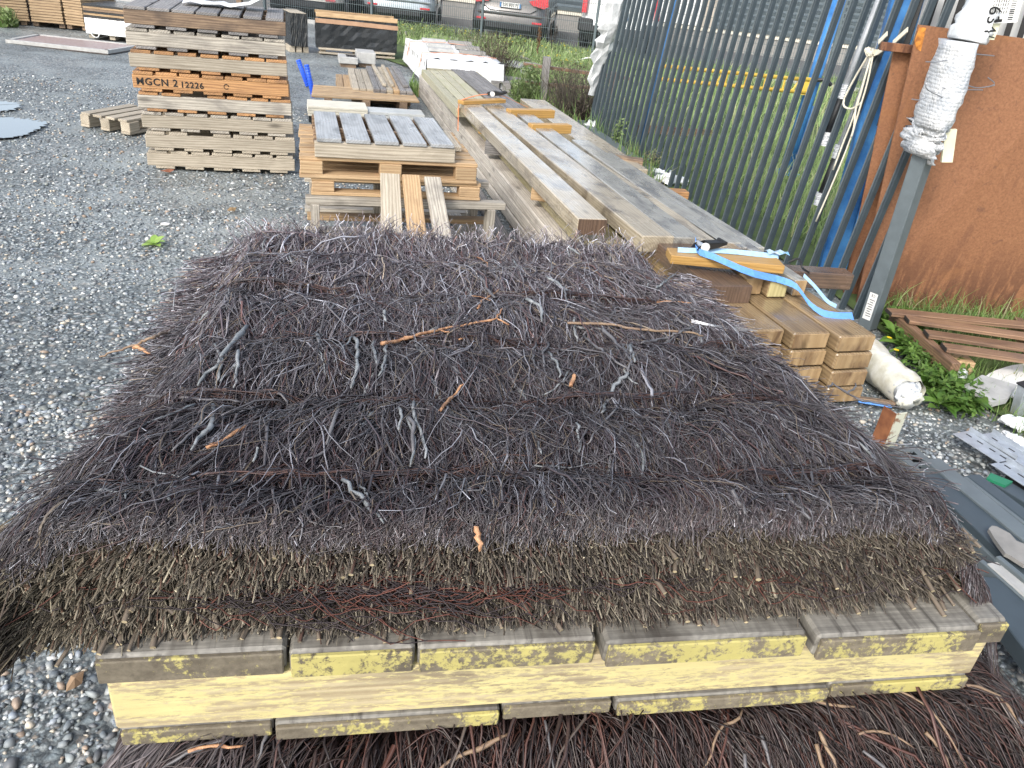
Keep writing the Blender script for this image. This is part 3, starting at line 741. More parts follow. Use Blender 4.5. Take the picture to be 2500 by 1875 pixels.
def branch_mesh(pts, r, n=6, wob=.0019):
    P = smoothpath(pts, max(8, int(sum((Vector(a) - Vector(b)).length for a, b in zip(pts, pts[1:])) / .018)))
    P = [p + Vector((rb.gauss(0, wob), rb.gauss(0, wob), rb.gauss(0, wob * .6))) for p in P]
    rs = [r * (1.1 - .45 * i / len(P)) * rb.uniform(.86, 1.12) * (1.35 if rb.random() < .10 else 1) for i in range(len(P))]; rs[-1] *= .6; rs[0] *= .85
    mb = MB(); mb.tube(P, rs, n); return mesh_from('branch', mb.v, mb.f, True)
for fn, pts, r in BR:
    w = [on_pile(*fn(p), r * .9 + .0065) for p in pts]
    wpart('branch', branch_mesh(w, r * .74), M_BRANCH if rb.random() < .62 else M_BRANCHD, stack)
# random mid-thickness branches lying with the twigs
for k in range(110):
    u = rb.uniform(-.05, 1.42); v = rb.uniform(.16, 1.6); a = float(head_main(u, v)) + rb.gauss(0, .3); ln = rb.uniform(.05, .16)
    pts = []
    for i in range(4):
        v = max(v, .05); pts.append(L(u, v, float(hfun(u, v)) + rb.uniform(-.002, .005))); a += rb.gauss(0, .22); u += math.sin(a) * ln / 3; v -= math.cos(a) * ln / 3
    wpart('branch', branch_mesh(pts, rb.uniform(.0022, .0042), 5), M_BRANCH if rb.random() < .5 else M_BRANCHD, stack)
# small pale scraps of wire ends at the corners
for pts in ([C4((1060,120)), C4((1150,70)), C4((1210,0))], ):
    b0 = on_pile(*pts[0]); w = [b0, b0 + RT * .03 + UPV * .02, b0 + RT * .05 + UPV * .075]
    mb = MB(); mb.tube(smoothpath(w, 8), .0013, 5); wpart('wire_end', mesh_from('wire_end', mb.v, mb.f), M_WIRE, stack)
b0 = on_pile(*C4((620, 810))); mb = MB(); mb.tube(smoothpath([b0 + RT * .02, b0, b0 + UPV * .06, b0 + UPV * .115 + RT * .008], 9), .0014, 5)
wpart('wire_end', mesh_from('wire_end', mb.v, mb.f), M_WIRE, stack)
mb = MB()
for off in (0, 8, 16):
    w = [on_pile(*C5(p), .006) for p in ((1690, 690 + off), (1830, 722 + off * .5), (1960, 735 + off), (2085, 757))]
    mb.tube(smoothpath(w, 14), .0013, 5)
wpart('wire_end', mesh_from('wire_end', mb.v, mb.f), plain('wire_bright', (.7, .7, .7), .35, metal=.5), stack)

# loose bare sticks that lie on the pile (things of their own)
def stick(label, fn, pts, r, mat, twigs=()):
    w = [on_pile(*fn(p), r + .006) for p in pts]
    root = thing('loose_stick', label, 'stick', w[0])
    wpart('stem', branch_mesh(w, r * .8, 7, .0016), mat, root)
    for tp in twigs:
        ww = [on_pile(*fn(p), r + .008) for p in tp]; wpart('side_twig', branch_mesh(ww, r * .45, 5, .001), mat, root)
stick('longest orange stripped stick lying across the middle of the pile', C5, [(-165,835),(-60,810),(0,790),(200,745),(400,705),(520,680)], .0052, M_BARE, ([(515,682),(540,650),(560,620)], [(525,684),(570,705),(600,722)], [(180,750),(225,765),(245,760)]))
stick('short forked orange twig behind the longest orange stick', C5, [(410,620),(450,570),(540,505)], .0032, M_BARE, ([(370,545),(430,555),(490,575)],))
stick('straight orange stick on the left of the pile, near its front', C4, [(840,1640),(980,1580),(1130,1480)], .0045, M_BARE)
stick('pale orange stick pointing down left at the centre of the pile', C5, [(190,1230),(260,1150),(330,1065)], .0042, M_BARE)
stick('tiny stub of orange wood right of the centre of the pile', C5, [(970,1085),(982,1050),(990,1018)], .0062, M_BARE)
stick('thin orange twig near the back right corner of the pile', C5, [(1450,590),(1560,575),(1690,590)], .0030, M_BARE, ([(1480,583),(1500,570),(1530,572)],))
stick('small orange twig near the back edge of the pile', C5, [(390,310),(430,325),(470,350)], .003, M_BARE, ([(465,345),(468,370)],))
stick('long brown stick with a pale peeled tip on the right of the pile', C5, [(945,712),(1200,716),(1400,752),(1650,762),(1760,790)], .0045, M_TANBR)
stick('short orange stick just in front of the longest one', C5, [(300,810),(370,790),(440,780)], .003, M_BARE)
stick('orange tipped stub at the front edge of the pile', CD, [(1030,1140),(1037,1165),(1040,1192)], .0055, M_BARE)
# brown branch sticking out on the left side
b0 = on_pile(*C4((610, 850))); root = thing('side_branch', 'brown forked branch poking out of the left side of the pile', 'branch', b0)
w = [b0, at(*C4((500, 890)), .93), at(*C4((350, 950)), .90), at(*C4((120, 1025)), .88)]
wpart('stem', branch_mesh(w, .0034, 6), M_TANBR, root)
w = [at(*C4((350, 955)), .90), at(*C4((410, 975)), .90), at(*C4((462, 1012)), .90)]
wpart('fork', branch_mesh(w, .0045, 6), M_BARE, root)
b0 = on_pile(*CD((1860, 880)), 0); root = thing('side_branch', 'dark twiggy branch sticking up at the right side of the pile', 'branch', b0)
for pts in ([(1870, 870), (1830, 850), (1800, 828)], [(1830, 850), (1845, 838), (1848, 828)], [(1850, 862), (1900, 872), (1945, 880)], [(1800, 828), (1787, 838)]):
    w = [at(*CD(p), .88) for p in pts]; wpart('twig', branch_mesh(w, .0026, 5), M_BRANCHD, root)

# ------------------------------------------------------------------ the front pallet
fp = thing('wooden_pallet', 'weathered pallet with lichen yellow front plank holding the upper brushwood stack', 'pallet', L(0, 0, .585), YAW)
def deck(u0, u1, v0, top, th=.052, name='deck_board'):
    board(name, fp, W_DECK, ((u0 + u1) / 2, v0 + .60, top - th / 2 - .585), (1.2, u1 - u0, th), rz=math.pi / 2, b=.006)
    board('board_end', fp, W_DECKEND, ((u0 + u1) / 2, v0 - .004, top - th / 2 - .585 - .001), (u1 - u0 - .006, .01, th - .006), b=.003)
deck(-.002, .276, .006, .778); deck(.281, .478, .004, .770); deck(.483, .783, .004, .766)
deck(.795, 1.163, -.014, .774); deck(1.176, 1.50, -.028, .778); deck(1.507, 1.572, -.012, .778)
board('front_stringer', fp, W_LICHEN, (.79, .025, .672 - .585), (1.56, .05, .108), b=.005)
board('back_stringer', fp, W_DECK, (.79, 1.15, .672 - .585), (1.56, .05, .108), b=.005)
board('middle_stringer', fp, W_DECK, (.79, .58, .672 - .585), (1.56, .05, .108), b=.005)
for u0, u1, dv in ((.015, .25, .004), (.254, .63, -.006), (.636, .835, .003), (.842, 1.26, -.006), (1.266, 1.565, .002)):
    board('bottom_board', fp, W_DECK, ((u0 + u1) / 2, .60 + dv, .600 - .585), (1.2, u1 - u0, .033), rz=math.pi / 2, b=.005)
    board('board_end', fp, W_DECKEND, ((u0 + u1) / 2, dv - .004, .600 - .585), (u1 - u0 - .004, .01, .029), b=.003)

# ------------------------------------------------------------------ lower brushwood stack under the pallet
low = thing('brushwood_stack', 'reddish brown brushwood stack underneath the yellow fronted pallet', 'brushwood', L(.8, .8, 0))
def hlow(u, v):
    u = np.asarray(u, float); v = np.asarray(v, float)
    z = .575 + .012 * vnoise(u, v, 6.0, 2) + 0 * u
    df = np.clip(-.02 - v, 0, 9); dl = np.clip(.10 - u, 0, 9); dr = np.clip(u - 1.66, 0, 9)
    return z - df * .55 - df ** 2 * 2.2 - dl * .35 - dl ** 2 * 4 - dr * .5 - dr ** 2 * 3
def low_cols(u0, v0, n, S):
    k = rng.random(n)
    base = np.where((k < .38)[:, None], (.042, .026, .024), np.where((k < .66)[:, None], (.022, .015, .015), np.where((k < .88)[:, None], (.080, .036, .028), (.10, .08, .07))))
    left = np.clip((.35 - u0) / .4, 0, 1)[:, None]; base = base * (1 - left) + np.array([.16, .14, .145]) * left
    base = np.repeat(base[:, None], S, 1) * rng.uniform(.65, 1.35, (n, 1, 1)); base[:, -1] = base[:, -1] * 1.5 + .02
    return base
def head_low(u, v): return np.clip((u - .8) / .8, -1.2, 1.4) * .75 + .35 * vnoise(u, v, 4, 1) + .25 * vnoise(u, v, 11, 3)
acc = [twig_np(*brush_twigs(9500, 7, (-.06, 1.98), (-.42, .10), (.10, .26), hlow, head_low, .0014, low_cols, depth=(-.06, .004), lift=.012, curl=.6, vfront=-9)),
       twig_np(*brush_twigs(2600, 7, (1.55, 1.98), (-.05, 1.2), (.10, .26), hlow, head_low, .0014, low_cols, depth=(-.06, .004), lift=.012, vfront=-9)),
       twig_np(*brush_twigs(900, 7, (0, 1.9), (-.35, .08), (.14, .30), hlow, head_low, .0026, low_cols, depth=(-.02, .004), lift=.010, vfront=-9))]
a, b, c = joinacc(acc)
wpart('thin_twigs', mesh_np('low_twigs', a, b, col=c), M_TWIG, low, 'stuff')
us = np.linspace(-.08, 2.0, 50); vs_ = np.linspace(-.6, 1.5, 50); CU, CV = np.meshgrid(us, vs_); CZ = np.maximum(hlow(CU, CV) - .055, .02)
cv = loc_to_w(CU, CV, CZ).reshape(-1, 3); k0 = (np.arange(49)[:, None] * 50 + np.arange(49)[None]).ravel(); cf = np.stack([k0, k0 + 1, k0 + 51, k0 + 50], 1)
for idx in (np.arange(50), np.arange(50) + 49 * 50, np.arange(50) * 50, np.arange(50) * 50 + 49): cv, cf = skirt(idx, -.02, cv, cf)
wpart('packed_core', mesh_np('core', cv, cf), plain('brush_core_low', (.018, .010, .009), .95, nscale=90, c2=(.05, .03, .026), bstr=1.0), low)
for k in range(46):
    u = rb.uniform(.0, 1.9); v = rb.uniform(-.28, .02); a = float(head_low(u, v)) + rb.gauss(0, .5); ln = rb.uniform(.08, .24); pts = []
    for i in range(4):
        pts.append(L(u, v, float(hlow(u, v)) + .006)); a += rb.gauss(0, .2); u += math.sin(a) * ln / 3; v -= math.cos(a) * ln / 3
    wpart('branch', branch_mesh(pts, rb.uniform(.0022, .0042), 5), M_TANBR if rb.random() < .4 else M_BRANCHD, low)
def low_at(x, y, dz=.006):
    z = .56
    for _ in range(5):
        u, v = uv_of(at(x, y, z)); z = float(hlow(u, v)) + dz
    return at(x, y, z)
wpart('branch', branch_mesh([low_at(*p) for p in ((1840, 1722), (1900, 1705), (1980, 1712), (2088, 1728))], .004, 6), M_TANBR, low)
wpart('branch', branch_mesh([low_at(*p) for p in ((465, 1830), (530, 1822), (600, 1818))], .003, 6), M_BARE, low)
# ------------------------------------------------------------------ stack of eight stringer pallets (left)
def stringer_pallet(label, loc, rz, Lx, Wy, mats, group, htop=.022, hs=.098, ntop=7, nbot=5, missing=(), gaps=True):
    r = thing('wooden_pallet', label, 'pallet', loc, rz, group)
    a, b_, c = mats
    tb = htop
    for i in range(nbot):
        w = Lx * .86 / nbot * .62 + .02; x = -Lx / 2 + w / 2 + .06 + (Lx - .12 - w) * i / (nbot - 1)
        board('bottom_board', r, c, (x, Wy / 2, tb / 2), (Wy - .01, w, tb), rz=math.pi / 2)
    for y in (.022, Wy / 2, Wy - .022):
        board('stringer', r, b_, (0, y, tb + hs / 2), (Lx, .042, hs), b=.004)
    for i in range(ntop):
        if i in missing: continue
        w = Lx / ntop * rb.uniform(.78, .96); x = -Lx / 2 + Lx / ntop * (i + .5) + rb.uniform(-.006, .006)
        board('deck_board', r, a, (x, Wy / 2 + rb.uniform(-.006, .004), tb + hs + htop / 2), (Wy, w, htop), rz=math.pi / 2)
    return r
B0 = at(364, 412); R0 = at(715, 425); SD = (R0 - B0); SYAW = math.atan2(SD.y, SD.x)
SU = SD.normalized(); SV = Vector((-SU.y, SU.x, 0))
STK = [  # bottom to top: label, stringer mat, deck mat, dx, dy
 ('pale grey pallet at the bottom of the tall left stack, on the gravel', W_PALE, W_PALE, .0, .0),
 ('pale pallet second from the bottom of the tall left stack', W_PALE, W_PALE, .008, -.01),
 ('pale pallet third from the bottom of the tall left stack with a chipped plank', W_PALE, W_GREY, -.004, .0),
 ('grey brown pallet right under the stencilled orange one in the left stack', W_GREY, W_ORANGE, -.012, -.012),
 ('orange pallet with black stencilled letters and numbers in the left stack', W_ORANGE, W_ORANGE, -.028, -.03),
 ('tan pallet right above the stencilled orange one in the left stack', W_PALE, W_ORANGE, -.034, -.02),
 ('grey pallet second from the top of the tall left stack', W_GREY, W_GREY, -.042, -.01),
 ('dark brown weathered pallet on top of the tall left stack', W_BROWN, W_SLATE, -.034, -.03)]
PH = .149
for i, (lb, ms, mdk, dx, dy) in enumerate(STK):
    base = B0 + SU * (1.125 / 2 + .0 + dx) + SV * dy
    z = PH * i + .004
    p_ = stringer_pallet(lb, (base.x, base.y, z), SYAW + rb.uniform(-.012, .012) + (.012 if i > 4 else 0), 1.14, .98, (mdk, ms, W_SLATE if i > 5 else mdk), 'pallets of the tall stack on the left', missing=((2,) if i in (1, 3) else ()))
    if i == 4:   # stencil lettering on the front stringer
        fr = p_
        def text_on(s, x, z, size, sx=1.0):
            cu = bpy.data.curves.new('stencil_text', 'FONT'); cu.body = s; cu.size = size; cu.extrude = .0006; cu.offset = .0012; cu.space_character = 1.12
            to = bpy.data.objects.new('tmp', cu); COL.objects.link(to); dg = bpy.context.evaluated_depsgraph_get()
            me = bpy.data.meshes.new_from_object(to.evaluated_get(dg)); bpy.data.objects.remove(to)
            me.materials.clear(); me.materials.append(None)
            return me
        for s_, x_, z_, sz in (('MGCN 2', -.545, .048, .072), ('12226', -.235, .044, .062)):
            o = link('stencil_lettering', text_on(s_, x_, z_, sz), M_BLACKB, fr, (x_, -.0012, z_), (math.pi / 2, 0, 0))
        mb = MB(); mb.tube([(.10 + .018 * math.cos(k * .7), -.001, .07 + .018 * math.sin(k * .7)) for k in range(9)], .003, 4, False)
        mb.build('stencil_lettering', M_BLACKB, fr)
# white sheets and bundle seen on / behind the stack top
z = PH * 8
o = thing('packing_sheet', 'crumpled white sheet lying on top of the tall pallet stack', 'sheet', at(560, 20, z + .01), SYAW)
mb = MB(); nn_ = 10
for i in range(nn_):
    for j in range(4):
        mb.v.append((-.36 + .66 * i / (nn_ - 1) + rb.uniform(-.01, .01), .03 + j * .10, .006 + .02 * math.sin(i * 1.3 + j) ** 2 + (.09 * max(0, (i - 6) / 3) ** 1 if i > 6 else 0)))
for i in range(nn_ - 1):
    for j in range(3): k = i * 4 + j; mb.f.append([k, k + 4, k + 5, k + 1])
sh = mb.build('sheet', M_WHITEFILM, o); sh.modifiers.new('thick', 'SOLIDIFY').thickness = .003

# ------------------------------------------------------------------ block pallets and boards in the middle
def block_pallet(label, loc, rz, Lx, Wy, m_, group=None, n=6, t=.022, blk=.09, bw=.10, skids=3, deckmat=None):
    r = thing('wooden_pallet', label, 'pallet', loc, rz, group); deckmat = deckmat or m_
    for j in range(skids):
        y = bw / 2 + (Wy - bw) * j / (skids - 1)
        board('bottom_board', r, m_, (0, y, t / 2), (Lx, bw, t))
        for x in (-Lx / 2 + .07, 0, Lx / 2 - .07):
            board('block', r, m_, (x, y, t + blk / 2), (.13, bw, blk), b=.004)
    for i in range(n):
        y = Wy / n * (i + .5)
        board('deck_board', r, deckmat, (rb.uniform(-.006, .006), y, t + blk + t / 2), (Lx, Wy / n * .72, t))
    return r
def up(b, x, y, yaw=math.radians(17)):
    n = Vector((-math.sin(yaw), math.cos(yaw), 0)); d = FW * FOC + RT * (x - 1250) - UPV * (y - 937.5); e = Vector((0, 0, EYE))
    return e + d * ((b - e).dot(n) / d.dot(n))
YB = math.radians(17)
# measured: top pallet front-left-bottom and right corners
MB_ = at(762, 640)                                    # ground point of the stack's front left
pl_ = up(MB_, 768, 353); pr_ = up(MB_, 1112, 375)
wid = (pr_.xy - pl_.xy).length; myaw = math.atan2(pr_.y - pl_.y, pr_.x - pl_.x)
mid_ = (pl_ + pr_) / 2
def midp(px0, px1, dv=0.0):
    a = up(MB_, *px0); b = up(MB_, *px1); c = (a + b) / 2
    return c, (b.xy - a.xy).length
# lowest pallet (two tiers) on the ground
c, w_ = midp((757, 600), (1120, 600)); zt = up(MB_, 762, 472).z
mv = Vector((-math.sin(myaw), math.cos(myaw), 0)); mu_ = Vector((math.cos(myaw), math.sin(myaw), 0))
g0 = MB_ + mu_ * .58
big = thing('wooden_crate_frame', 'open grey brown timber frame at the bottom of the middle pallet stack', 'timber frame', (g0.x, g0.y, 0), myaw)
for y in (-.02, .55, 1.05):
    board('skid', big, W_GREY, (0, y, .02), (1.22, .10, .035))
for x, w2 in ((-.555, .10), (-.14, .09), (.52, .10)):
    board('post', big, W_GREY, (x, .0, .205), (.34, w2, .05), ry=math.pi / 2)
    board('post', big, W_GREY, (x, .5, .205), (.34, w2, .05), ry=math.pi / 2)
board('front_rail', big, W_NEW, (-.34, -.03, .165), (.56, .045, .035)); board('top_rail', big, W_GREY, (0, 0, .395), (1.22, .07, .045))
board('top_rail', big, W_GREY, (0, .5, .395), (1.22, .07, .045)); board('mid_rail', big, W_GREY, (0, .28, .30), (1.2, .08, .03)); board('mid_rail', big, W_NEW, (0, .30, .20), (1.2, .09, .03))
board('side_rail', big, W_GREY, (.47, .3, .05), (1.2, .09, .03), rz=math.pi / 2)
zt = .42
c, w_ = midp((760, 480), (1172, 485))
block_pallet('tan pallet third from the top of the middle stack, overhanging its frame', (c.x, c.y, zt), myaw - .01, w_, .8, W_NEW, 'pallets of the middle stack', n=7, t=.02, blk=.06)
zt += .10
board_c, w2_ = midp((730, 400), (1165, 430))
block_pallet('orange tan block pallet under the grey topped pallet of the middle stack', (board_c.x, board_c.y, zt), myaw - .01, w2_, .95, W_NEW, 'pallets of the middle stack', n=8, t=.024, blk=.075)
zt += .123
top = thing('wooden_pallet', 'pallet with five wide grey deck boards on top of the middle stack', 'pallet', (mid_.x, mid_.y, zt), myaw, 'pallets of the middle stack')
for y in (.02, .40, .80): board('stringer', top, W_PALE if y < .1 else W_BROWN, (0, y, .045), (wid, .04, .09), b=.004)
for i in range(5):
    board('deck_board', top, W_GREYBLUE, (-wid / 2 + wid / 5 * (i + .5), .40, .101), (.82, wid / 5 * .85, .022), rz=math.pi / 2)
# extra pale board sticking out on the right of it
o = board('loose_board', None, W_PALE, (0, 0, 0), (.5, .12, .03)); pp = up(MB_, 1130, 330); o.location = pp + mv * .55 + Vector((0, 0, 0)); o.location.z = zt + .02; o.rotation_euler = (0, 0, myaw + math.pi / 2)
tag(o, 'short whitish board lying right of the grey topped pallet', 'board')
# three loose boards leaning down towards the brushwood
for lb, t0, t1, wd, mt_, k in (('yellowish plank leaning on the middle pallets, leftmost of three', (948, 422), (958, 585), .115, W_PALE, 0),
                              ('reddish plank leaning on the middle pallets, between two others', (998, 425), (1020, 590), .105, W_NEW, 1),
                              ('grey knotty plank leaning on the middle pallets, rightmost of three', (1050, 430), (1082, 585), .10, W_GREY, 2)):
    a = up(MB_, *t0); a = a - mv * .02; a.z = .50; a = up(MB_, *t0) - mv * .10; b = at(t1[0], t1[1], .33)
    d = b - a; ext = d.normalized(); b = b + ext * .25; a = a - ext * .02; d = b - a
    x = d.normalized(); y = Vector((0, 0, 1)).cross(x).normalized(); z = x.cross(y)
    M_ = Matrix((x, y, z)).transposed().to_4x4(); M_.translation = (a + b) / 2
    o = link('plank', box_mesh(d.length, wd, .027), mt_, None, mw=M_); tag(o, lb, 'plank', 'planks leaning on the middle stack')

# ------------------------------------------------------------------ long timber beams
def beam(label, nl, nr, fl, ztop, h, mat, group=None, name='timber_beam', b=.006, ext=0.0, shrink=.004, width=None, endmat=None):
    """nl, nr: left and right corner of the near end's top edge; fl: far left corner of the top"""
    P_, Q, F_ = at(*nl, ztop), at(*nr, ztop), at(*fl, ztop)
    d = P_ - F_; P_ = P_ + d.normalized() * ext; d = P_ - F_; x = d.normalized(); s = Vector((-x.y, x.x, 0))
    if s.dot(Q - P_) < 0: s = -s
    w = width if width else max(.05, (Q - P_).dot(s)); w -= shrink
    c = (P_ + F_) / 2 + s * (w / 2 + shrink / 2); c.z = ztop - h / 2
    rz = math.atan2(x.y, x.x)
    if endmat is None:
        o = link(name, box_mesh(d.length, w, h, b=b), mat, None, c, (0, 0, rz)); tag(o, label, 'beam', group); return o
    r = thing(name, label, 'beam', c, rz, group)
    link('beam_body', box_mesh(d.length, w, h, b=b), mat, r)
    link('end_face', box_mesh(h - .004, w - .004, .006, b=.002), endmat, r, (d.length / 2, 0, 0), (0, math.pi / 2, 0))
    return r
G1 = 'long beams of the upper layer'; G2 = 'beams stacked beside the brushwood pile'; G3 = 'grey beams in the side of the long stack'
ZT = .47
# upper layer
beam('long wet beam raised on spacers, foremost and nearest the pallets', (1412, 534), (1498, 548), (1124, 247), .52, .095, W_BEAM, G1, endmat=W_BEAMDARK)
beam('long beam right beside the foremost raised one, pale at its far end', (1551, 562), (1640, 585), (1168, 246), .505, .095, W_BEAM, G1, ext=.10, width=.20)
beam('dark brown wet long beam in the middle of the upper layer', (1570, 520), (1660, 560), (1262, 277), .50, .095, W_BEAMGREY, G1, ext=.45, width=.17)
beam('pale ended ochre beam left of the two grey green ones', (1716, 594), (1770, 600), (1306, 311), ZT, .09, W_BEAM, G1, ext=.05, width=.135)
beam('grey green beam second from the fence side of the upper layer', (1752, 592), (1810, 606), (1395, 340), ZT, .09, W_BEAMGREY, G1, width=.16)
beam('grey green beam nearest the dark slatted gate', (1807, 604), (1856, 611), (1449, 371), ZT - .005, .09, W_BEAMGREY, G1, width=.17)
beam('tan beam ending under the ochre spacers, beside the gate', (1500, 410), (1562, 405), (1270, 240), ZT - .09, .09, W_BEAM, G1, width=.30)
# lower layers: left wall of the stack (three courses) and filling courses
LZ = [.095, .19, .285]
for i, z in enumerate(LZ):
    for k, u_ in enumerate((0, 1, 2, 3)):
        e = at(1262 + 0, 572, 0.0) if False else None
    F0 = Vector(at(1023, 235)[:]); N0 = Vector(at(1256, 566)[:]); d = (N0 - F0).normalized(); s = Vector((-d.y, d.x, 0)); s = s if s.x > 0 else -s
    for k in range(4):
        a = F0 + s * (k * .235) - d * rb.uniform(0, .1); b2 = N0 + d * (1.55 + rb.uniform(-.1, .1)) + s * (k * .235)
        c = (a + b2) / 2; c.z = z - .0475; c = c + s * (.115 + (rb.uniform(-.006, .012)))
        o = link('timber_beam', box_mesh(round((b2 - a).length, 2), .228, .086, b=.008), W_BEAMSIDE if k == 0 else W_BEAMGREEN, None, c, (0, 0, math.atan2(d.y, d.x)))
        pos = ('bottom', 'middle', 'upper')[i]; wh = ('outermost, facing the pallets', 'second from the pallets', 'third from the pallets', 'innermost, towards the gate')[k]
        tag(o, f'grey beam of the {pos} course of the long stack, {wh}', 'beam', G3)
# greenish course on top of those, set back
for k in range(3):
    a = F0 + s * (.09 + k * .235); b2 = N0 + d * 1.3 + s * (.09 + k * .235); c = (a + b2) / 2 + s * .115; c.z = .285 + .047
    o = link('timber_beam', box_mesh(round((b2 - a).length, 2), .226, .09, b=.006), W_BEAMGREEN, None, c, (0, 0, math.atan2(d.y, d.x)))
    tag(o, ('greenish tan beam under the raised one, on the pallet side', 'greenish tan beam under the middle of the upper layer', 'greenish tan beam under the gate side of the upper layer')[k], 'beam', G3)
# low timber on the ground beside it
beam('grey timber lying on the ground between pallets and long stack', (1225, 590), (1262, 590), (1130, 425), .06, .055, W_SLATE, None, ext=.2, width=.09)
beam('second low timber on the ground beside the long stack', (1180, 590), (1215, 590), (1095, 440), .05, .045, W_GREY, None, ext=.2, width=.07)
# spacers between layers
def spacer(label, a, b_, z, h, dep, mat, nudge=0.0):
    P_, Q = at(*a, z), at(*b_, z); d = Q - P_; x = d.normalized(); s = Vector((-x.y, x.x, 0)); s = s if s.y > 0 else -s
    c = (P_ + Q) / 2 + s * (dep / 2 + nudge); c.z = z - h / 2
    o = link('spacer_block', box_mesh(d.length, dep, h, b=.004), mat, None, c, (0, 0, math.atan2(x.y, x.x))); tag(o, label, 'spacer', 'timber spacers of the long stack'); return o
spacer('ochre strip lying across the far end of the two raised beams, under the ratchet', (1132, 247), (1236, 243), .555, .035, .09, W_OCHRE)
spacer('ochre spacer under the orange strap end, upper one of two', (1246, 268), (1356, 270), .53, .075, .09, W_OCHRE)
spacer('ochre spacer nearer the camera of the two poking out by the dead bush', (1300, 304), (1397, 306), .53, .075, .09, W_OCHRE)
spacer('brown block under the raised beam, second from the far end', (1185, 346), (1240, 352), .425, .10, .10, W_SLATE)
spacer('small tan block under the raised beam, farthest one', (1168, 312), (1190, 316), .425, .05, .08, W_OCHRE)
spacer('tan block under the raised beam, nearest the camera', (1298, 458), (1370, 468), .425, .085, .09, W_NEW)
spacer('tan block under the far tip of the raised beam', (1124, 266), (1150, 272), .425, .06, .09, W_NEW)
spacer('brown end of a cross timber poking out by the gate, farther one', (1480, 380), (1571, 392), .40, .08, .10, W_BROWN)
spacer('orange end of a cross timber poking out by the gate, nearer one', (1610, 465), (1684, 470), .40, .085, .10, W_ORANGE)
sp = spacer('long ochre spacer lashed with the light blue strap near the brushwood', (1640, 624), (1918, 650), .535, .045, .13, W_OCHRE)
# front ends of the lower beams by the brushwood (staggered)
EZ = [.375, .283, .190, .098]
for r_, z in enumerate(EZ):
    dx = (0, -8, -19, -30)[r_]; dy = (0, 43, 86, 126)[r_]
    for c_, (nl, nr, fl) in enumerate((((2043 + dx, 816 + dy), (2152 + dx, 822 + dy), (1880, 700)), ((1931 + dx, 808 + dy), (2040 + dx, 815 + dy), (1800, 690)), ((1826 + dx, 801 + dy), (1928 + dx, 808 + dy), (1720, 680)))):
        P_, Q = at(*nl, z), at(*nr, z); x = (Q - P_).normalized()
        d = VV.copy() * 1; d = Vector((-math.sin(math.radians(19)), math.cos(math.radians(19)), 0)); s = Vector((d.y, -d.x, 0))
        w = (Q - P_).dot(s) - .014; ln = 2.6
        c = (P_ + Q) / 2 + d * (ln / 2); c.z = z - .045
        lab = ('top', 'second', 'third', 'bottom')[r_] + ' course of the golden brown beam ends, ' + ('right', 'middle', 'left')[c_] + ' column'
        rr = thing('timber_beam', lab, 'beam', c, math.atan2(-d.y, -d.x), G2)
        link('beam_body', box_mesh(ln, w, .085, b=.009), W_BEAMBR, rr)
        link('end_face', box_mesh(.072, w - .014, .006, b=.002), W_BEAMEND, rr, (ln / 2, 0, 0), (0, math.pi / 2, 0))
# the course above them, under the ochre spacer
DD = Vector((-math.sin(math.radians(18)), math.cos(math.radians(18)), 0))
def short(label, nl, nr, ztop, h, ln, mat, endmat, name='timber_beam', yaw=18):
    d = Vector((-math.sin(math.radians(yaw)), math.cos(math.radians(yaw)), 0)); s = Vector((d.y, -d.x, 0))
    P_, Q = at(*nl, ztop), at(*nr, ztop); w = abs((Q - P_).dot(s)) - .005
    c = (P_ + Q) / 2 + d * (ln / 2); c.z = ztop - h / 2
    rr = thing(name, label, 'beam', c, math.atan2(-d.y, -d.x), G2)
    link('beam_body', box_mesh(ln, w, h, b=.006), mat, rr)
    link('end_face', box_mesh(h - .006, w - .006, .006, b=.002), endmat, rr, (ln / 2, 0, 0), (0, math.pi / 2, 0))
    return rr
short('square beam with a pale yellow cut end under the blue strap', (1875, 683), (1933, 690), .465, .088, 1.6, W_BEAMBR, W_YELLOWEND)
short('squat beam with a tan end right of the yellow ended one', (1936, 680), (1980, 688), .465, .088, 1.5, W_BEAMGREY, W_BEAMEND)
short('brown beam left of the yellow ended one', (1817, 676), (1872, 683), .465, .088, 1.6, W_BEAMBR, W_BEAMEND)
short('dark brown wet beam end against the brushwood, leftmost', (1730, 694), (1846, 702), .465, .095, 1.2, W_BEAMDARK, W_BEAMDARK)
P_ = at(1962, 664, .455); Q = at(2088, 672, .455); d = Q - P_; x = d.normalized(); s = Vector((-x.y, x.x, 0))
o = link('timber_beam', box_mesh(d.length + .15, .11, .09, b=.006), W_BEAMDARK, None, (P_ + Q) / 2 - x * .075 + s * .055 - Vector((0, 0, .045)), (0, 0, math.atan2(x.y, x.x)))
tag(o, 'dark brown cross timber poking out towards the gate posts', 'beam', G2)

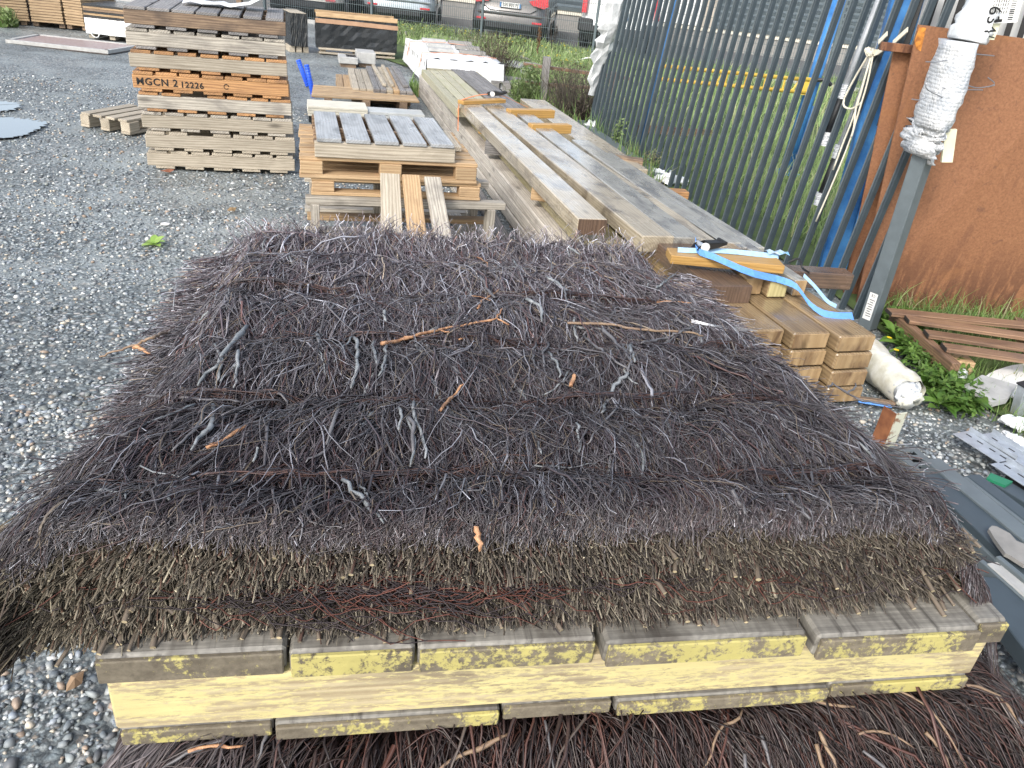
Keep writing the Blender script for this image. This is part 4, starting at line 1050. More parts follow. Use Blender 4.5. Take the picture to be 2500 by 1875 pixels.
# upper-left far lath bundles on the long stack
def laths(label, nl, nr, fl, z, h, n, mat, nm='lath_bundle', rows=1):
    P_, Q, F_ = at(*nl, z), at(*nr, z), at(*fl, z); d = P_ - F_; x = d.normalized(); s = Vector((-x.y, x.x, 0)); s = s if s.dot(Q - P_) > 0 else -s
    w = (Q - P_).dot(s) / n; r = thing(nm, label, 'laths', (F_.x, F_.y, z - h), math.atan2(x.y, x.x))
    sgn = 1 if Vector((-x.y, x.x, 0)).dot(s) > 0 else -1
    for j in range(rows):
        hh = h / rows
        for i in range(n):
            board('lath', r, mat, (d.length / 2 + rb.uniform(-.04, .04), sgn * w * (i + .5), hh * (j + .5)), (round(d.length, 2), round(w * .9, 3), round(hh * .92, 3)), b=.003)
laths('three mossy weathered planks tied together behind the raised beams', (1112, 262), (1180, 238), (1028, 168), .47, .09, 4, W_MOSS)
laths('grey grooved boards behind the orange strap, beside the white bundle', (1215, 262), (1290, 268), (1101, 168), .40, .05, 5, W_SLATE)
# straps
def strap(name, label, pts, w, mat, cat='strap', side=None):
    mb = MB(); P_ = smoothpath(pts, 24); sd = side if side is not None else [Vector((0, 0, 1))] * 24
    mb.ribbon(P_, w, sd); o = mb.build(name, mat); return tag(o, label, cat)
SIDE = Vector((-math.sin(YB), math.cos(YB), 0))
strap('orange_strap', 'orange strap over the raised beams and down to the grey boards', [at(1118, 320, .28), at(1120, 258, .49), at(1130, 243, .56), at(1185, 230, .575), at(1232, 236, .56), at(1262, 250, .50), at(1290, 262, .43)], .035, M_STRAPO, side=SIDE)
def ratchet(label, c, yaw, sc=1.0):
    r = thing('ratchet', label, 'ratchet', c, yaw)
    for y in (-.026, .026):
        mb = MB(); mb.prism([(-.09 * sc, 0), (-.07 * sc, .028 * sc), (0, .045 * sc), (.07 * sc, .04 * sc), (.12 * sc, .05 * sc), (.13 * sc, .03 * sc), (.07 * sc, .008), (-.03 * sc, -.004)], -.002, .002, Matrix.Translation((0, y, 0)) @ Matrix.Rotation(math.pi / 2, 4, 'X')); mb.build('side_plate', M_BLACK, r)
    mb = MB(); mb.tube([(.122 * sc, -.035, .045 * sc), (.122 * sc, .035, .045 * sc)], .010, 8); mb.build('handle_bar', M_BLACK, r)
    mb = MB(); mb.tube([(-.03, -.038, .018), (-.03, .038, .018)], .013, 10); mb.build('spool', M_GALV, r)
    mb = MB(); mb.tube([(-.03, -.044, .018), (-.03, -.034, .018)], .024, 12); mb.build('toothed_wheel', M_WHITE, r)
    mb = MB(); mb.box((.05, 0, .03), (.10, .045, .012)); mb.build('handle_plate', M_BLACK, r)
    return r
ratchet('small black ratchet on the orange strap, far end of the beams', at(1207, 233, .57), YB, .9)
ratchet('black ratchet buckle of the blue strap, on the long ochre spacer', at(1722, 606, .56), math.radians(24), .78)
strap('blue_strap', 'light blue strap run tight along the ochre spacer', [at(1655, 610, .545), at(1700, 612, .548), at(1770, 613, .548), at(1860, 622, .545), at(1900, 626, .54)], .03, M_STRAPL, side=Vector((0, .8, .6)))
strap('blue_strap', 'loose medium blue strap tail curling down over the beam ends', [at(1700, 588, .575), at(1703, 612, .555), at(1745, 628, .56), at(1830, 665, .52), at(1900, 682, .475), at(1945, 700, .465), at(1975, 740, .41), at(2010, 765, .385), at(2050, 772, .382), at(2082, 772, .380)], .042, M_STRAP, side=[Vector((-.2, .75, .65))] * 24)
strap('blue_strap', 'pale blue strap piece hanging by the dark cross timber', [at(1962, 672, .46), at(1990, 700, .43), at(2020, 735, .385), at(2042, 748, .380)], .03, M_STRAPL, side=Vector((.3, .8, .3)))
o = thing('plastic_tag', 'crumpled white and blue plastic tag at the end of the ochre spacer', 'tag', at(1885, 622, .545), .2)
mb = MB()
for i in range(5):
    for j in range(3): mb.v.append((-.03 + .03 * i, -.02 + .03 * j, .006 + .012 * ((i + j) % 2)))
for i in range(4):
    for j in range(2): k = i * 3 + j; mb.f.append([k, k + 3, k + 4, k + 1])
mb.build('sheet', plain('tag_film', (.75, .82, .86), .4, c2=(.25, .55, .80), nscale=20), o)
mb = MB(); mb.tube(smoothpath([at(1925, 640, .50), at(1950, 632, .53), at(1960, 655, .50), at(1975, 665, .46)], 12), .006, 6)
tag(mb.build('cord', M_BLACK), 'black cord loop between ochre spacer and cross timber', 'cord')

# ------------------------------------------------------------------ things in the middle distance
def slab(parent, name, c, size, mat, rz=0): return board(name, parent, mat, c, size, rz)
def onground(px, z=0): return at(px[0], px[1], z)
# cream slabs
a = onground((757, 300)); yc = YB; zt_ = up(a, 760, 262).z; w_ = (up(a, 898, 285) - up(a, 752, 280)).length
cs = thing('slab_stack', 'stack of four cream slabs on a black box behind the middle pallets', 'slabs', up(a, 825, 285) * 1, yc); cs.location.z = 0
zb = up(a, 755, 283).z; zt_ = up(a, 755, 258).z
board('black_box', cs, M_BLACKFILM, (-w_ / 2 + .12, .18, zb / 2), (.22, .3, zb))
board('bearer', cs, W_BROWN, (.25, .18, zb / 2), (.10, .34, zb))
for i in range(4):
    board('slab', cs, M_CREAM, (rb.uniform(-.004, .004), .2, zb + (zt_ - zb) * (i + .5) / 4), (w_, .42, (zt_ - zb) / 4 * .9))
cs2 = thing('slab_stack', 'low pair of pale streaked slabs right of the cream stack', 'slabs', up(a, 968, 290) * 1, yc); cs2.location.z = 0
zb2 = up(a, 968, 292).z; zt2 = up(a, 968, 277).z; w2 = (up(a, 1038, 290) - up(a, 898, 285)).length
for x_ in (-.15, .15): board('bearer', cs2, W_BROWN, (x_, .15, zb2 / 2), (.08, .3, zb2))
for i in range(2): board('slab', cs2, plain('pale_slab', (.62, .64, .62), .5, c2=(.45, .47, .46), nscale=4), (0, .17, zb2 + (zt2 - zb2) * (i + .5) / 2), (w2, .30, (zt2 - zb2) / 2 * .9))
# slatted reddish pallet / decking panel
a = at(770, 252); z_ = up(a, 770, 238).z
lp = thing('slatted_decking', 'wide reddish slatted wood panel on a pallet behind the cream slabs', 'panel', (0, 0, 0), 0)
A_, B_, C_ = at(765, 208, .16), at(1008, 226, .16), at(1024, 250, .16); D_ = at(760, 236, .16)
for i in range(8):
    t = (i + .5) / 8; p0 = A_.lerp(D_, t); p1 = B_.lerp(C_, t); c = (p0 + p1) / 2; d = p1 - p0
    board('slat', lp, W_LATH, (c.x, c.y, .16), (d.length, (A_ - D_).length / 8 * .62, .022), rz=math.atan2(d.y, d.x))
for t in (.15, .5, .85):
    p0 = A_.lerp(B_, t); p1 = D_.lerp(C_, t); c = (p0 + p1) / 2; d = p1 - p0
    board('bearer', lp, W_BROWN, (c.x, c.y, .075), (d.length, .09, .145), rz=math.atan2(d.y, d.x))
# planks bundles
def plank_pack(label, near_l, near_r, far_l, z, n, h, mat, nm='plank_pack', sep=.92, layers=1, mats=None):
    P_, Q, F_ = at(*near_l, z), at(*near_r, z), at(*far_l, z); d = F_ - P_; x = d.normalized(); s = (Q - P_); s = s - x * s.dot(x); w = s.length / n; s.normalize()
    r = thing(nm, label, 'planks', (P_.x, P_.y, 0), 0)
    for j in range(layers):
        zz = z - h * (j + .5)
        for i in range(n):
            c = P_ + d / 2 + s * w * (i + .5) - P_
            board('plank', r, (mats[i % len(mats)] if mats else mat), (c.x, c.y, zz), (round(d.length, 2), round(w * sep, 3), round(h * .92, 3)), rz=math.atan2(d.y, d.x))
    for t in (.15, .85):
        c = d * t + s * w * n / 2; board('bearer', r, W_BROWN, (c.x, c.y, max(.02, (z - h * layers) / 2)), (w * n, .08, max(.03, z - h * layers - .002)), rz=math.atan2(s.y, s.x))
plank_pack('small pack of pale planks left of the grey profiles', (860, 214), (912, 216), (849, 166), .20, 3, .03, W_PALE, layers=3)
plank_pack('low pack of tan boards at the left of the plank packs', (822, 212), (858, 214), (819, 180), .12, 2, .03, W_NEW, layers=2)
plank_pack('pack of grey and tan channelled boards with dark ends', (912, 216), (1008, 222), (893, 160), .22, 6, .035, W_SLATE, layers=2, mats=[W_SLATE, W_SLATE, W_PALE, W_NEW, W_SLATE, W_SLATE])
# loose profiles on top of it
for lb, n0, n1, f0 in (('grey square profile lying on top of the channelled boards, right one', (984, 207), (998, 208), (955, 160)), ('tan lath lying on the channelled boards, left one', (934, 204), (944, 205), (907, 156)), ('pale lath lying on the channelled boards, middle one', (953, 205), (963, 206), (930, 157))):
    beam(lb, n0, n1, f0, .255, .035, W_SLATE if 'grey' in lb else W_PALE, 'profiles on the channelled boards', name='profile')
# concrete blocks
for lb, px, w, dpt, h in (('low grey block with a dark film patch, left of the pair', (851, 166), .30, .42, .10), ('taller grey block, right of the pair', (894, 165), .30, .46, .17)):
    g = at(*px); o = thing('kerb_block', lb, 'block', g, YB)
    board('bearer', o, W_BROWN, (0, .2, .03), (.24, .36, .06)); board('block', o, M_CONC, (0, .2, .06 + h / 2), (w, dpt, h), b=.008)
    if 'film' in lb: board('film_patch', o, M_BLACKFILM, (.05, .20, .06 + h + .003), (.16, .28, .004))
# blue tubes
for lb, b_, t_ in (('blue ribbed plastic tube leaning by the slatted panel, left one', (752, 205), (728, 146)), ('blue ribbed plastic tube leaning by the slatted panel, right one', (766, 232), (748, 158))):
    g = at(b_[0], b_[1] + 6); tp = up(g, *t_); mb = MB(); mb.tube([g, tp], .030, 10)
    r = thing('blue_tube', lb, 'tube', g); o = wpart('tube', mesh_from('tube', mb.v, mb.f, True), plain('blue_plastic', (.03, .12, .72), .4), r)
    mb = MB()
    for k in range(12): c_ = g.lerp(tp, (k + .5) / 12); mb.tube([c_, c_ + (tp - g).normalized() * .012], .034, 10)
    wpart('ribs', mesh_from('ribs', mb.v, mb.f), MATS['blue_plastic'], r)
# wrapped bundles: timber packs in film
def film_pack(label, fl, fr, dep, zb, zt, mat, rimmat, yaw=None, cat='wrapped bundle', nm='wrapped_bundle'):
    P_, Q = at(*fl), at(*fr); d = Q - P_; yw = math.atan2(d.y, d.x) if yaw is None else yaw; w = d.length
    r = thing(nm, label, cat, ((P_ + Q) / 2).to_tuple(), yw)
    mb = MB(); nx_, nz_ = 18, 7; H_ = zt - zb
    # film body with wrinkles: box grid
    def pt(face, i, j):
        s_ = i / nx_; t_ = j / nz_
        if face == 0: return Vector((-w / 2 + w * s_, rb.uniform(-.008, .008), zb + H_ * t_))
        if face == 1: return Vector((w / 2 + rb.uniform(-.006, .006), dep * s_, zb + H_ * t_))
        if face == 2: return Vector((w / 2 - w * s_, dep, zb + H_ * t_))
        return Vector((-w / 2 + rb.uniform(-.006, .006), dep - dep * s_, zb + H_ * t_))
    for fc in range(4):
        o_ = len(mb.v)
        for i in range(nx_ + 1):
            for j in range(nz_ + 1): mb.v.append(tuple(pt(fc, i, j)))
        for i in range(nx_):
            for j in range(nz_): k = o_ + i * (nz_ + 1) + j; mb.f.append([k, k + nz_ + 1, k + nz_ + 2, k + 1])
    mb.build('film', mat, r)
    n = 5
    for i in range(n): board('plank', r, rimmat, (0, dep / n * (i + .5), zt - .012), (w - .02, dep / n * .9, .035))
    for x in (-w * .42, 0, w * .42):
        board('foot', r, W_PALE, (x, dep / 2, zb / 2), (.09, dep * .9, zb))
    return r, w
r, w = film_pack('black wrapped timber bundle on a pallet in front of the silver hatchback', (773, 131), (968, 146), .55, .10, .62, M_BLACKFILM, W_PALE)
mb = MB(); mb.ribbon([(-w / 2 - .012, -.012, .535), (0, -.014, .53), (w / 2 + .012, -.012, .515), (w / 2 + .014, .5, .52)], .07, Vector((0, 0, 1))); mb.build('brown_band', plain('brown_tape', (.42, .26, .16), .5), r)
for nm_, sz_, c_ in (('rim_board', (w, .03, .07), (0, .0, .63)), ('rim_board', (w, .03, .07), (0, .54, .63))): board(nm_, r, W_NEW, c_, sz_)
board('paper_note', r, M_WHITE, (-.22, .25, .618), (.22, .14, .004))
board('pallet_board', r, W_PALE, (0, -.03, .03), (w * .95, .08, .03)); board('pallet_board', r, W_PALE, (0, -.03, .095), (w * .95, .08, .03))
film_pack('black wrapped bundle half hidden behind the tall pallet stack', (712, 128), (752, 130), .7, .10, .62, M_BLACKFILM, W_PALE)
r, w = film_pack('bundle wrapped in white film below and striped black film above, left of the stack', (212, 92), (332, 105), .9, .07, .30, M_WHITEFILM, W_BROWN)
r.location.z = 0
for i in range(6): board('striped_film', r, (M_BLACKFILM, W_NEW, M_BLACKFILM, W_BROWN, W_NEW, M_BLACKFILM)[i], (0, .45, .32 + .032 * i), (w - .01 + .01 * (i % 2), .90, .030))
for sx in (-.4, .4):
    mb = MB(); mb.tube(smoothpath([(sx * w, -.02, .16), (sx * w + .04, -.05, .05), (sx * w + .12, -.04, .03), (sx * w + .16, -.02, .12)], 10), .008, 5); mb.build('tie_cord', M_WHITE, r)
# tan board stacks at the far left
for k, (fl, fr) in enumerate((((-95, 52), (75, 63)), ((78, 63), (158, 70)), ((161, 70), (208, 76)), ((-290, 38), (-98, 52)))):
    P_, Q = at(*fl), at(*fr); d = Q - P_; w = d.length
    lab = ('long tan stack of laths at the far left, leftmost in view', 'middle tan stack of laths at the far left', 'tan stack of laths beside the white wrapped bundle', 'tan stack of laths outside the left edge')[k]
    r = thing('lath_stack', lab, 'laths', ((P_ + Q) / 2).to_tuple(), math.atan2(d.y, d.x))
    mb = MB()
    for j in range(17): mb.box((0, .5, .085 + j * .042), (w - .01 - (.012 if j % 2 else 0), 1.0 - rb.uniform(0, .03), .030))
    o = mb.build('laths', W_LATH, r); o['kind'] = 'stuff'
    mb = MB()
    for j in range(16): mb.box((0, .5, .106 + j * .042), (w - .05, .96, .013))
    o = mb.build('shadow_gaps', W_BROWN, r); o['kind'] = 'stuff'
    for x in (-w * .4, w * .4): board('foot', r, W_BROWN, (x, .5, .035), (.09, .9, .07))
# pale beam pack behind the stack top
P_ = at(420, 60); r = thing('lath_stack', 'yellowish timber pack with a white beam on top, behind the tall pallet stack', 'laths', P_, SYAW)
for j in range(5): board('plank', r, W_PALE, (.45, 1.8, .60 + j * .05), (2.0, .9, .045))
for x in (-.3, 1.2): board('leg', r, W_BROWN, (x, 1.8, .287), (.1, .9, .57))
board('white_beam', r, M_WHITE, (.35, 1.6, .87), (1.5, .12, .06), rz=-.05)
# small pallet behind the tall stack
block_pallet('small greenish pallet on the ground behind the tall pallet stack', at(375, 318), SYAW + math.radians(58), .62, .55, W_PALE, n=4, blk=.085)
# white wrapped slab bundle
fl, fr = (1055, 226), (1190, 192)
r = thing('wrapped_bundle', 'white sheeted slab bundle with orange straps at the end of the beams', 'wrapped bundle', at(1030, 200), YB)
P0 = at(1020, 205); px = [at(1030, 200), at(1195, 200)]
ww, dd, hh = 1.15, 2.6, .40
nx_, ny_ = 16, 22; mb = MB(); rw = random.Random(3)
for j in range(ny_ + 1):
    for i in range(nx_ + 5):
        if i < 2: x, z = 0 - .02 * (2 - i), (hh * (.15 + .42 * i))
        elif i > nx_ + 2: x, z = ww + .02 * (i - nx_ - 2), hh * (1 - .42 * (i - nx_ - 2))
        else: x, z = ww * (i - 2) / nx_, hh + .012 * math.sin(i * 1.9 + j) + rw.uniform(-.008, .010)
        y = dd * j / ny_ + rw.uniform(-.01, .01); 
        mb.v.append((x + rw.uniform(-.012, .012), y, z))
m_ = nx_ + 5
for j in range(ny_):
    for i in range(m_ - 1): k = j * m_ + i; mb.f.append([k, k + 1, k + m_ + 1, k + m_])
o_ = len(mb.v)
for j in range(6):
    for i in range(nx_ + 1): mb.v.append((ww * i / nx_ , -.05 * j / 5 + rw.uniform(-.012, .012), hh - (hh - .06) * j / 5 + (.012 * math.sin(i) if j else 0)))
for j in range(5):
    for i in range(nx_): k = o_ + j * (nx_ + 1) + i; mb.f.append([k, k + 1, k + nx_ + 2, k + nx_ + 1])
r.location = at(1040, 214); r.rotation_euler = (0, 0, YB)
mb.build('white_sheet', M_WHITEFILM, r, smooth=True)
for k in range(4):
    for q_ in range(6): board('slab', r, M_CONC, (.02 + .0 * k, .25 + .42 * q_, .06 + .08 * k), (.06, .40, .07))
board('core', r, M_CONC, (ww / 2, dd / 2, .20), (ww - .08, dd - .06, .34))
for k, (x_, y_) in enumerate(((.35, .95), (.85, .95), (.42, 1.6), (.9, 1.6), (.45, 2.3), (.9, 2.3))): board('slab', r, M_CONCD if k % 2 else M_CONC, (x_, y_, hh + .035), (.40, .16, .05))
for y_ in (.55, 2.0):
    mb = MB(); mb.ribbon([(-.04, y_, .2), (0, y_, hh + .02), (ww / 2, y_, hh + .045), (ww, y_, hh + .02), (ww + .05, y_, .2)], .035, Vector((0, 1, 0))); mb.build('orange_strap', M_STRAPO, r)
# ------------------------------------------------------------------ old pallets in the weeds
block_pallet('grey old pallet sunk in the weeds behind the beams, upper one', at(1225, 178), math.radians(-12), .95, 1.0, W_GREYBLUE, 'old pallets in the weeds', n=7)
block_pallet('old grey pallet in the weeds standing nearer than the other', at(1235, 232), math.radians(-10), .50, .8, W_SLATE, 'old pallets in the weeds', n=7, blk=.13)
o = block_pallet('dark old pallet seen through the gate slats', at(1640, 330), math.radians(14), 1.0, .1, W_OLDRED, 'old pallets in the weeds', n=5); o.rotation_euler = (math.radians(80), 0, math.radians(14))
# grey post and rails in the weeds
g = at(1322, 262); r = thing('old_fence', 'weathered grey post with two rusty brown rails in the weeds', 'fence', g, math.radians(6))
board('post', r, W_SLATE, (0, 0, .33), (.66, .11, .10), ry=math.pi / 2); board('rail', r, W_OLDRED, (.45, .14, .50), (1.5, .10, .04), ry=.03); board('rail', r, W_OLDRED, (.35, .12, .30), (1.2, .07, .04), ry=-.02)
board('second_post', r, W_OLDRED, (.95, .0, .28), (.56, .09, .08), ry=math.pi / 2)
for lb, a_, b_ in (('dark bare pole slanting up to the right before the gate', (1358, 285), (1445, 232)), ('dark thin stick crossing behind the slanting pole', (1400, 215), (1452, 198)), ('dark stick leaning left of the grey post', (1292, 232), (1318, 200))):
    g = at(a_[0], a_[1] + 4); mb = MB(); mb.tube([g, up(g, *b_)], [.016, .011], 7); tag(mb.build('old_stick', plain('stick_dark', (.05, .04, .035), .7)), lb, 'stick', 'sticks by the old fence')
# ------------------------------------------------------------------ welded mesh fence along the car park
FA = Vector((-10.2, 21.9, 0)); _fa, _fb = at(1172, 109), at(1444, 143)
FBd = (_fb - _fa).normalized(); PS = (_fb - _fa).length
FA = Vector(_fa[:]) - FBd * PS * 3
for k in range(8):
    b0 = FA + FBd * PS * k
    r = thing('mesh_fence_bay', 'grey welded mesh fence bay ' + ('behind the tan lath stacks, at the far left', 'behind the black wrapped bundles', 'in front of the silver hatchback', 'in front of the grey people carrier', 'in front of the white van', 'seen through the left part of the slatted gate', 'seen through the middle of the slatted gate', 'behind the rusty steel plate')[k], 'fence', b0, math.atan2(FBd.y, FBd.x), 'bays of the mesh fence')
    board('post', r, M_FENCE, (0, 0, .9), (1.8, .06, .05), ry=math.pi / 2)
    mb = MB()
    for i in range(54): mb.box((.03 + (PS - .06) / 53 * i, .03, .92), (.007, .007, 1.72))
    for z in (.12, .32, .52, .72, .92, 1.12, 1.32, 1.52, 1.72): mb.box((PS / 2, .036, z), (PS, .008, .008)); 
    o = mb.build('wire_mesh', M_FENCE, r); o['kind'] = 'stuff'
board_ = None
# low concrete kerb under the fence
mb = MB(); c = FA + FBd * PS * 4; mb.box((c.x, c.y + .05, .03), (PS * 9, .12, .10), rz=math.atan2(FBd.y, FBd.x)); tag(mb.build('kerb', M_CONC), kind='structure')

# ------------------------------------------------------------------ building behind the car park
M_WALLB = plain('wall_beige', (.45, .40, .33), .8, nscale=3)
M_LOUV = plain('louvre_grey', (.11, .14, .16), .5)
WA = Vector((-30, 29.2, 0)); WYAW = math.radians(-5)
bl = thing('warehouse', 'long low building with grey louvred doors and a pale plinth strip behind the cars', 'building', WA, WYAW)
board('wall', bl, M_WALLB, (27, .2, 2.0), (60, .3, 4.0)); board('plinth', bl, M_CONCD, (27, .0, .24), (60.2, .18, .48)); board('ledge', bl, M_CREAM, (27, -.06, .53), (60.2, .14, .08))
for x0, x1, m_ in ((15.5, 21.0, 'w'), (24.5, 26.5, 'w'), (28.5, 31.6, 'l'), (32, 34.5, 'w'), (35.0, 40.6, 'l'), (40.9, 42.6, 'w'), (43.2, 49, 'l'), (49.5, 55, 'w')):
    if m_ == 'w': board('white_panel', bl, M_WHITE, ((x0 + x1) / 2, .02, 1.8), (x1 - x0, .08, 2.4))
    else:
        lf = board('louvre_door', bl, M_LOUV, ((x0 + x1) / 2, .04, 1.8), (x1 - x0, .06, 2.4))
        mb = MB()
        for i in range(14):
            mb.box((0, -.05, -1.12 + .17 * i), (x1 - x0 - .08, .05, .10), R=Matrix.Rotation(.5, 3, 'X'))
        o = mb.build('louvre_blades', M_LOUV, lf); o['kind'] = 'stuff'

# ------------------------------------------------------------------ cars
M_TYRE = plain('tyre', (.02, .02, .02), .8); M_RIM = plain('rim', (.5, .5, .52), .35, metal=.8)
M_GLASS, nt, p = base_mat('car_glass'); p.inputs['Base Color'].default_value = (.02, .025, .03, 1); p.inputs['Roughness'].default_value = .06; p.inputs['Coat Weight'].default_value = .6
M_LAMP = plain('red_lamp', (.55, .02, .03), .25, nscale=30, c2=(.75, .10, .12)); M_TRIM = plain('black_trim', (.03, .032, .035), .6)
def car_paint(n, c, metal=.4):
    mt, nt, p = base_mat(n); p.inputs['Base Color'].default_value = (*c, 1); p.inputs['Metallic'].default_value = metal; p.inputs['Roughness'].default_value = .32; p.inputs['Coat Weight'].default_value = .7; p.inputs['Coat Roughness'].default_value = .06
    d = noise_tex(nt, objco(nt), 4, 5); nt.links.new(mapr(nt, d, .35, .7, .28, .5), p.inputs['Roughness']); return mt
def rrect(hw, y0, y1, rc, n=5):
    pts = []
    for cx_, cy_, a0 in ((hw - rc, y1 - rc, 0), (-hw + rc, y1 - rc, 90), (-hw + rc, y0 + rc, 180), (hw - rc, y0 + rc, 270)):
        for i in range(n + 1):
            a = math.radians(a0 + 90 * i / n); pts.append((cx_ + rc * math.cos(a), cy_ + rc * math.sin(a)))
    return pts
def loft(levels, name, mat, parent, capb=True, capt=True):
    mb = MB(); n = None
    for z, hw, y0, y1, rc in levels:
        q = rrect(hw, y0, y1, rc); n = len(q); mb.v += [(x, y, z) for x, y in q]
    for i in range(len(levels) - 1):
        for k in range(n): a = i * n + k; b = i * n + (k + 1) % n; mb.f.append([a, b, b + n, a + n])
    if capb: mb.f.append(list(range(n))[::-1])
    if capt: o_ = (len(levels) - 1) * n; mb.f.append([o_ + k for k in range(n)])
    o = mb.build(name, mat, parent, smooth=True)
    md = o.modifiers.new('es', 'EDGE_SPLIT'); md.split_angle = math.radians(38)
    return o
def text_mesh(s, size, ext=.001):
    cu = bpy.data.curves.new('t', 'FONT'); cu.body = s; cu.size = size; cu.extrude = ext; cu.align_x = 'CENTER'; cu.align_y = 'CENTER'
    to = bpy.data.objects.new('tmp', cu); COL.objects.link(to); dg = bpy.context.evaluated_depsgraph_get()
    me = bpy.data.meshes.new_from_object(to.evaluated_get(dg)); bpy.data.objects.remove(to); me.materials.clear(); me.materials.append(None); return me
def car(label, loc, rz, W_, Ln, H_, paint, kind='hatch', plate=None, zb=.0, trim_lower=True):
    r = thing('parked_car' if kind != 'van' else 'parked_van', label, 'car' if kind != 'van' else 'van', loc, rz, 'vehicles parked beyond the mesh fence'); h = W_ / 2
    low_ = M_TRIM if trim_lower else paint
    loft([(.20, h * .90, .10, Ln - .12, .25), (.28, h * .97, .03, Ln - .05, .3), (.42, h, .0, Ln, .32)], 'lower_bumper', low_, r)
    wt = (.99, .985) if kind == 'van' else (.95, .90)
    loft([(.42, h, .0, Ln, .32), (.60, h * 1.0, .015, Ln - .01, .32), (.66, h * .985, .06, Ln - .05, .32), (.85, h * wt[0] * 1.01, .08, Ln - .2, .32), (1.0, h * wt[0], .11, Ln - .9 if kind != 'van' else Ln - .5, .3)], 'body', paint, r)
    loft([(1.0, h * wt[0] * .985, .12, Ln - .95, .28), (H_ - .14, h * (.80 if kind != 'van' else .95), .30 if kind != 'van' else .16, Ln - 1.9 if kind != 'van' else Ln - 1.2, .25)], 'windows', M_GLASS if kind != 'van' else paint, r)
    loft([(H_ - .14, h * (.80 if kind != 'van' else .95), .30 if kind != 'van' else .16, Ln - 1.9 if kind != 'van' else Ln - 1.2, .25), (H_, h * (.70 if kind != 'van' else .86), .42, Ln - 2.2, .3)], 'roof', paint, r)
    for sx in (-1, 1):
        for yy in (.78, Ln - .85):
            mb = MB(); mb.tube([(sx * (h - .22), yy, .32), (sx * (h + .005), yy, .32)], .32, 20); w_ = mb.build('wheel', M_TYRE, r)
            mb = MB(); mb.tube([(sx * (h), yy, .32), (sx * (h + .014), yy, .32)], .21, 14); mb.build('rim', M_RIM, w_)
            mb = MB(); mb.tube([(sx * (h - .12), yy, .36), (sx * (h + .004), yy, .36)], .385, 20); mb.build('wheel_arch', M_TRIM, r)
        if kind == 'van': board('tail_lamp', r, M_LAMP, (sx * (h - .08), .055, 1.05), (.13, .06, .50), b=.02); board('corner_bumper', r, M_TRIM, (sx * (h - .16), .0, .55), (.36, .14, .30), b=.05)
        else:
            mb = MB(); mb.prism([(sx * (h - .50), .93), (sx * (h - .05), 1.06), (sx * (h - .02), .86), (sx * (h - .12), .80), (sx * (h - .40), .84)], -.05, .16, Matrix(((1, 0, 0, 0), (0, 0, 1, .07), (0, 1, 0, 0), (0, 0, 0, 1)))); mb.build('tail_lamp', M_LAMP, r)
            board('reflector', r, M_LAMP, (sx * (h - .26), -.002, .46), (.24, .03, .045), b=.01)
    if kind != 'van':
        # tailgate lip and rising recess
        mb = MB(); mb.ribbon([(-h * .78, .04, .98), (-h * .70, .05, .76), (-h * .52, .045, .66), (h * .52, .045, .66), (h * .70, .05, .76), (h * .78, .04, .98)], .018, [Vector((0, 0, 1))] * 6, t=.01); mb.build('tailgate_seam', M_TRIM, r)
        board('bumper_step', r, paint, (0, .0, .61), (W_ * .86, .06, .05), b=.02)
        board('diffuser', r, M_TRIM, (0, .0, .33), (W_ * .6, .05, .12), b=.02)
    else: board('bumper_step', r, M_TRIM, (0, -.02, .48), (W_ * .96, .12, .16), b=.04); board('door_seam', r, M_TRIM, (0, .075, 1.2), (.02, .02, 1.3)); board('door_handle', r, M_TRIM, (-.05, .05, .98), (.18, .04, .05), b=.01)
    if plate:
        x_, z_ = (0, .80) if kind != 'van' else (-.02, .80)
        pb = board('number_plate', r, M_WHITE, (x_, .03, z_), (.52, .016, .115), b=.004)
        link('plate_lettering', text_mesh(plate, .092), M_BLACKB, pb, (0, -.010, .0), (math.pi / 2, 0, 0))
        for sx in (-.24, .24): board('blue_band', pb, M_BLUE, (sx, -.0095, 0), (.035, .003, .108))
    return r
P_SILV = car_paint('paint_silver', (.42, .48, .52)); P_GREY = car_paint('paint_grey', (.13, .125, .12), .6); P_WHITE = car_paint('paint_white', (.72, .75, .74), 0); P_SIL2 = car_paint('paint_silver_warm', (.50, .48, .44))
car('silver blue hatchback behind the black wrapped bundle, third car from the right', tuple(at(972, 64, .015)), math.radians(5), 1.84, 4.3, 1.5, P_SILV)
car('warm silver car at the left end of the row, partly behind the timber', tuple(at(742, 46, .015)), math.radians(4), 1.82, 4.4, 1.45, P_SIL2)
car('dark car standing behind the two silver ones', tuple(at(842, 38, .015)), math.radians(4), 1.8, 4.3, 1.45, P_GREY)
car('dark grey people carrier seen from behind with a white number plate', tuple(at(1238, 100, .015)), math.radians(-3), 1.90, 4.6, 1.68, P_GREY, plate='GA·805·PJ')
car('white van with a grey corner bumper, rightmost of the parked vehicles', tuple(at(1500, 128, .015)), math.radians(-6), 1.95, 4.8, 1.9, P_WHITE, 'van', plate='DG·9')

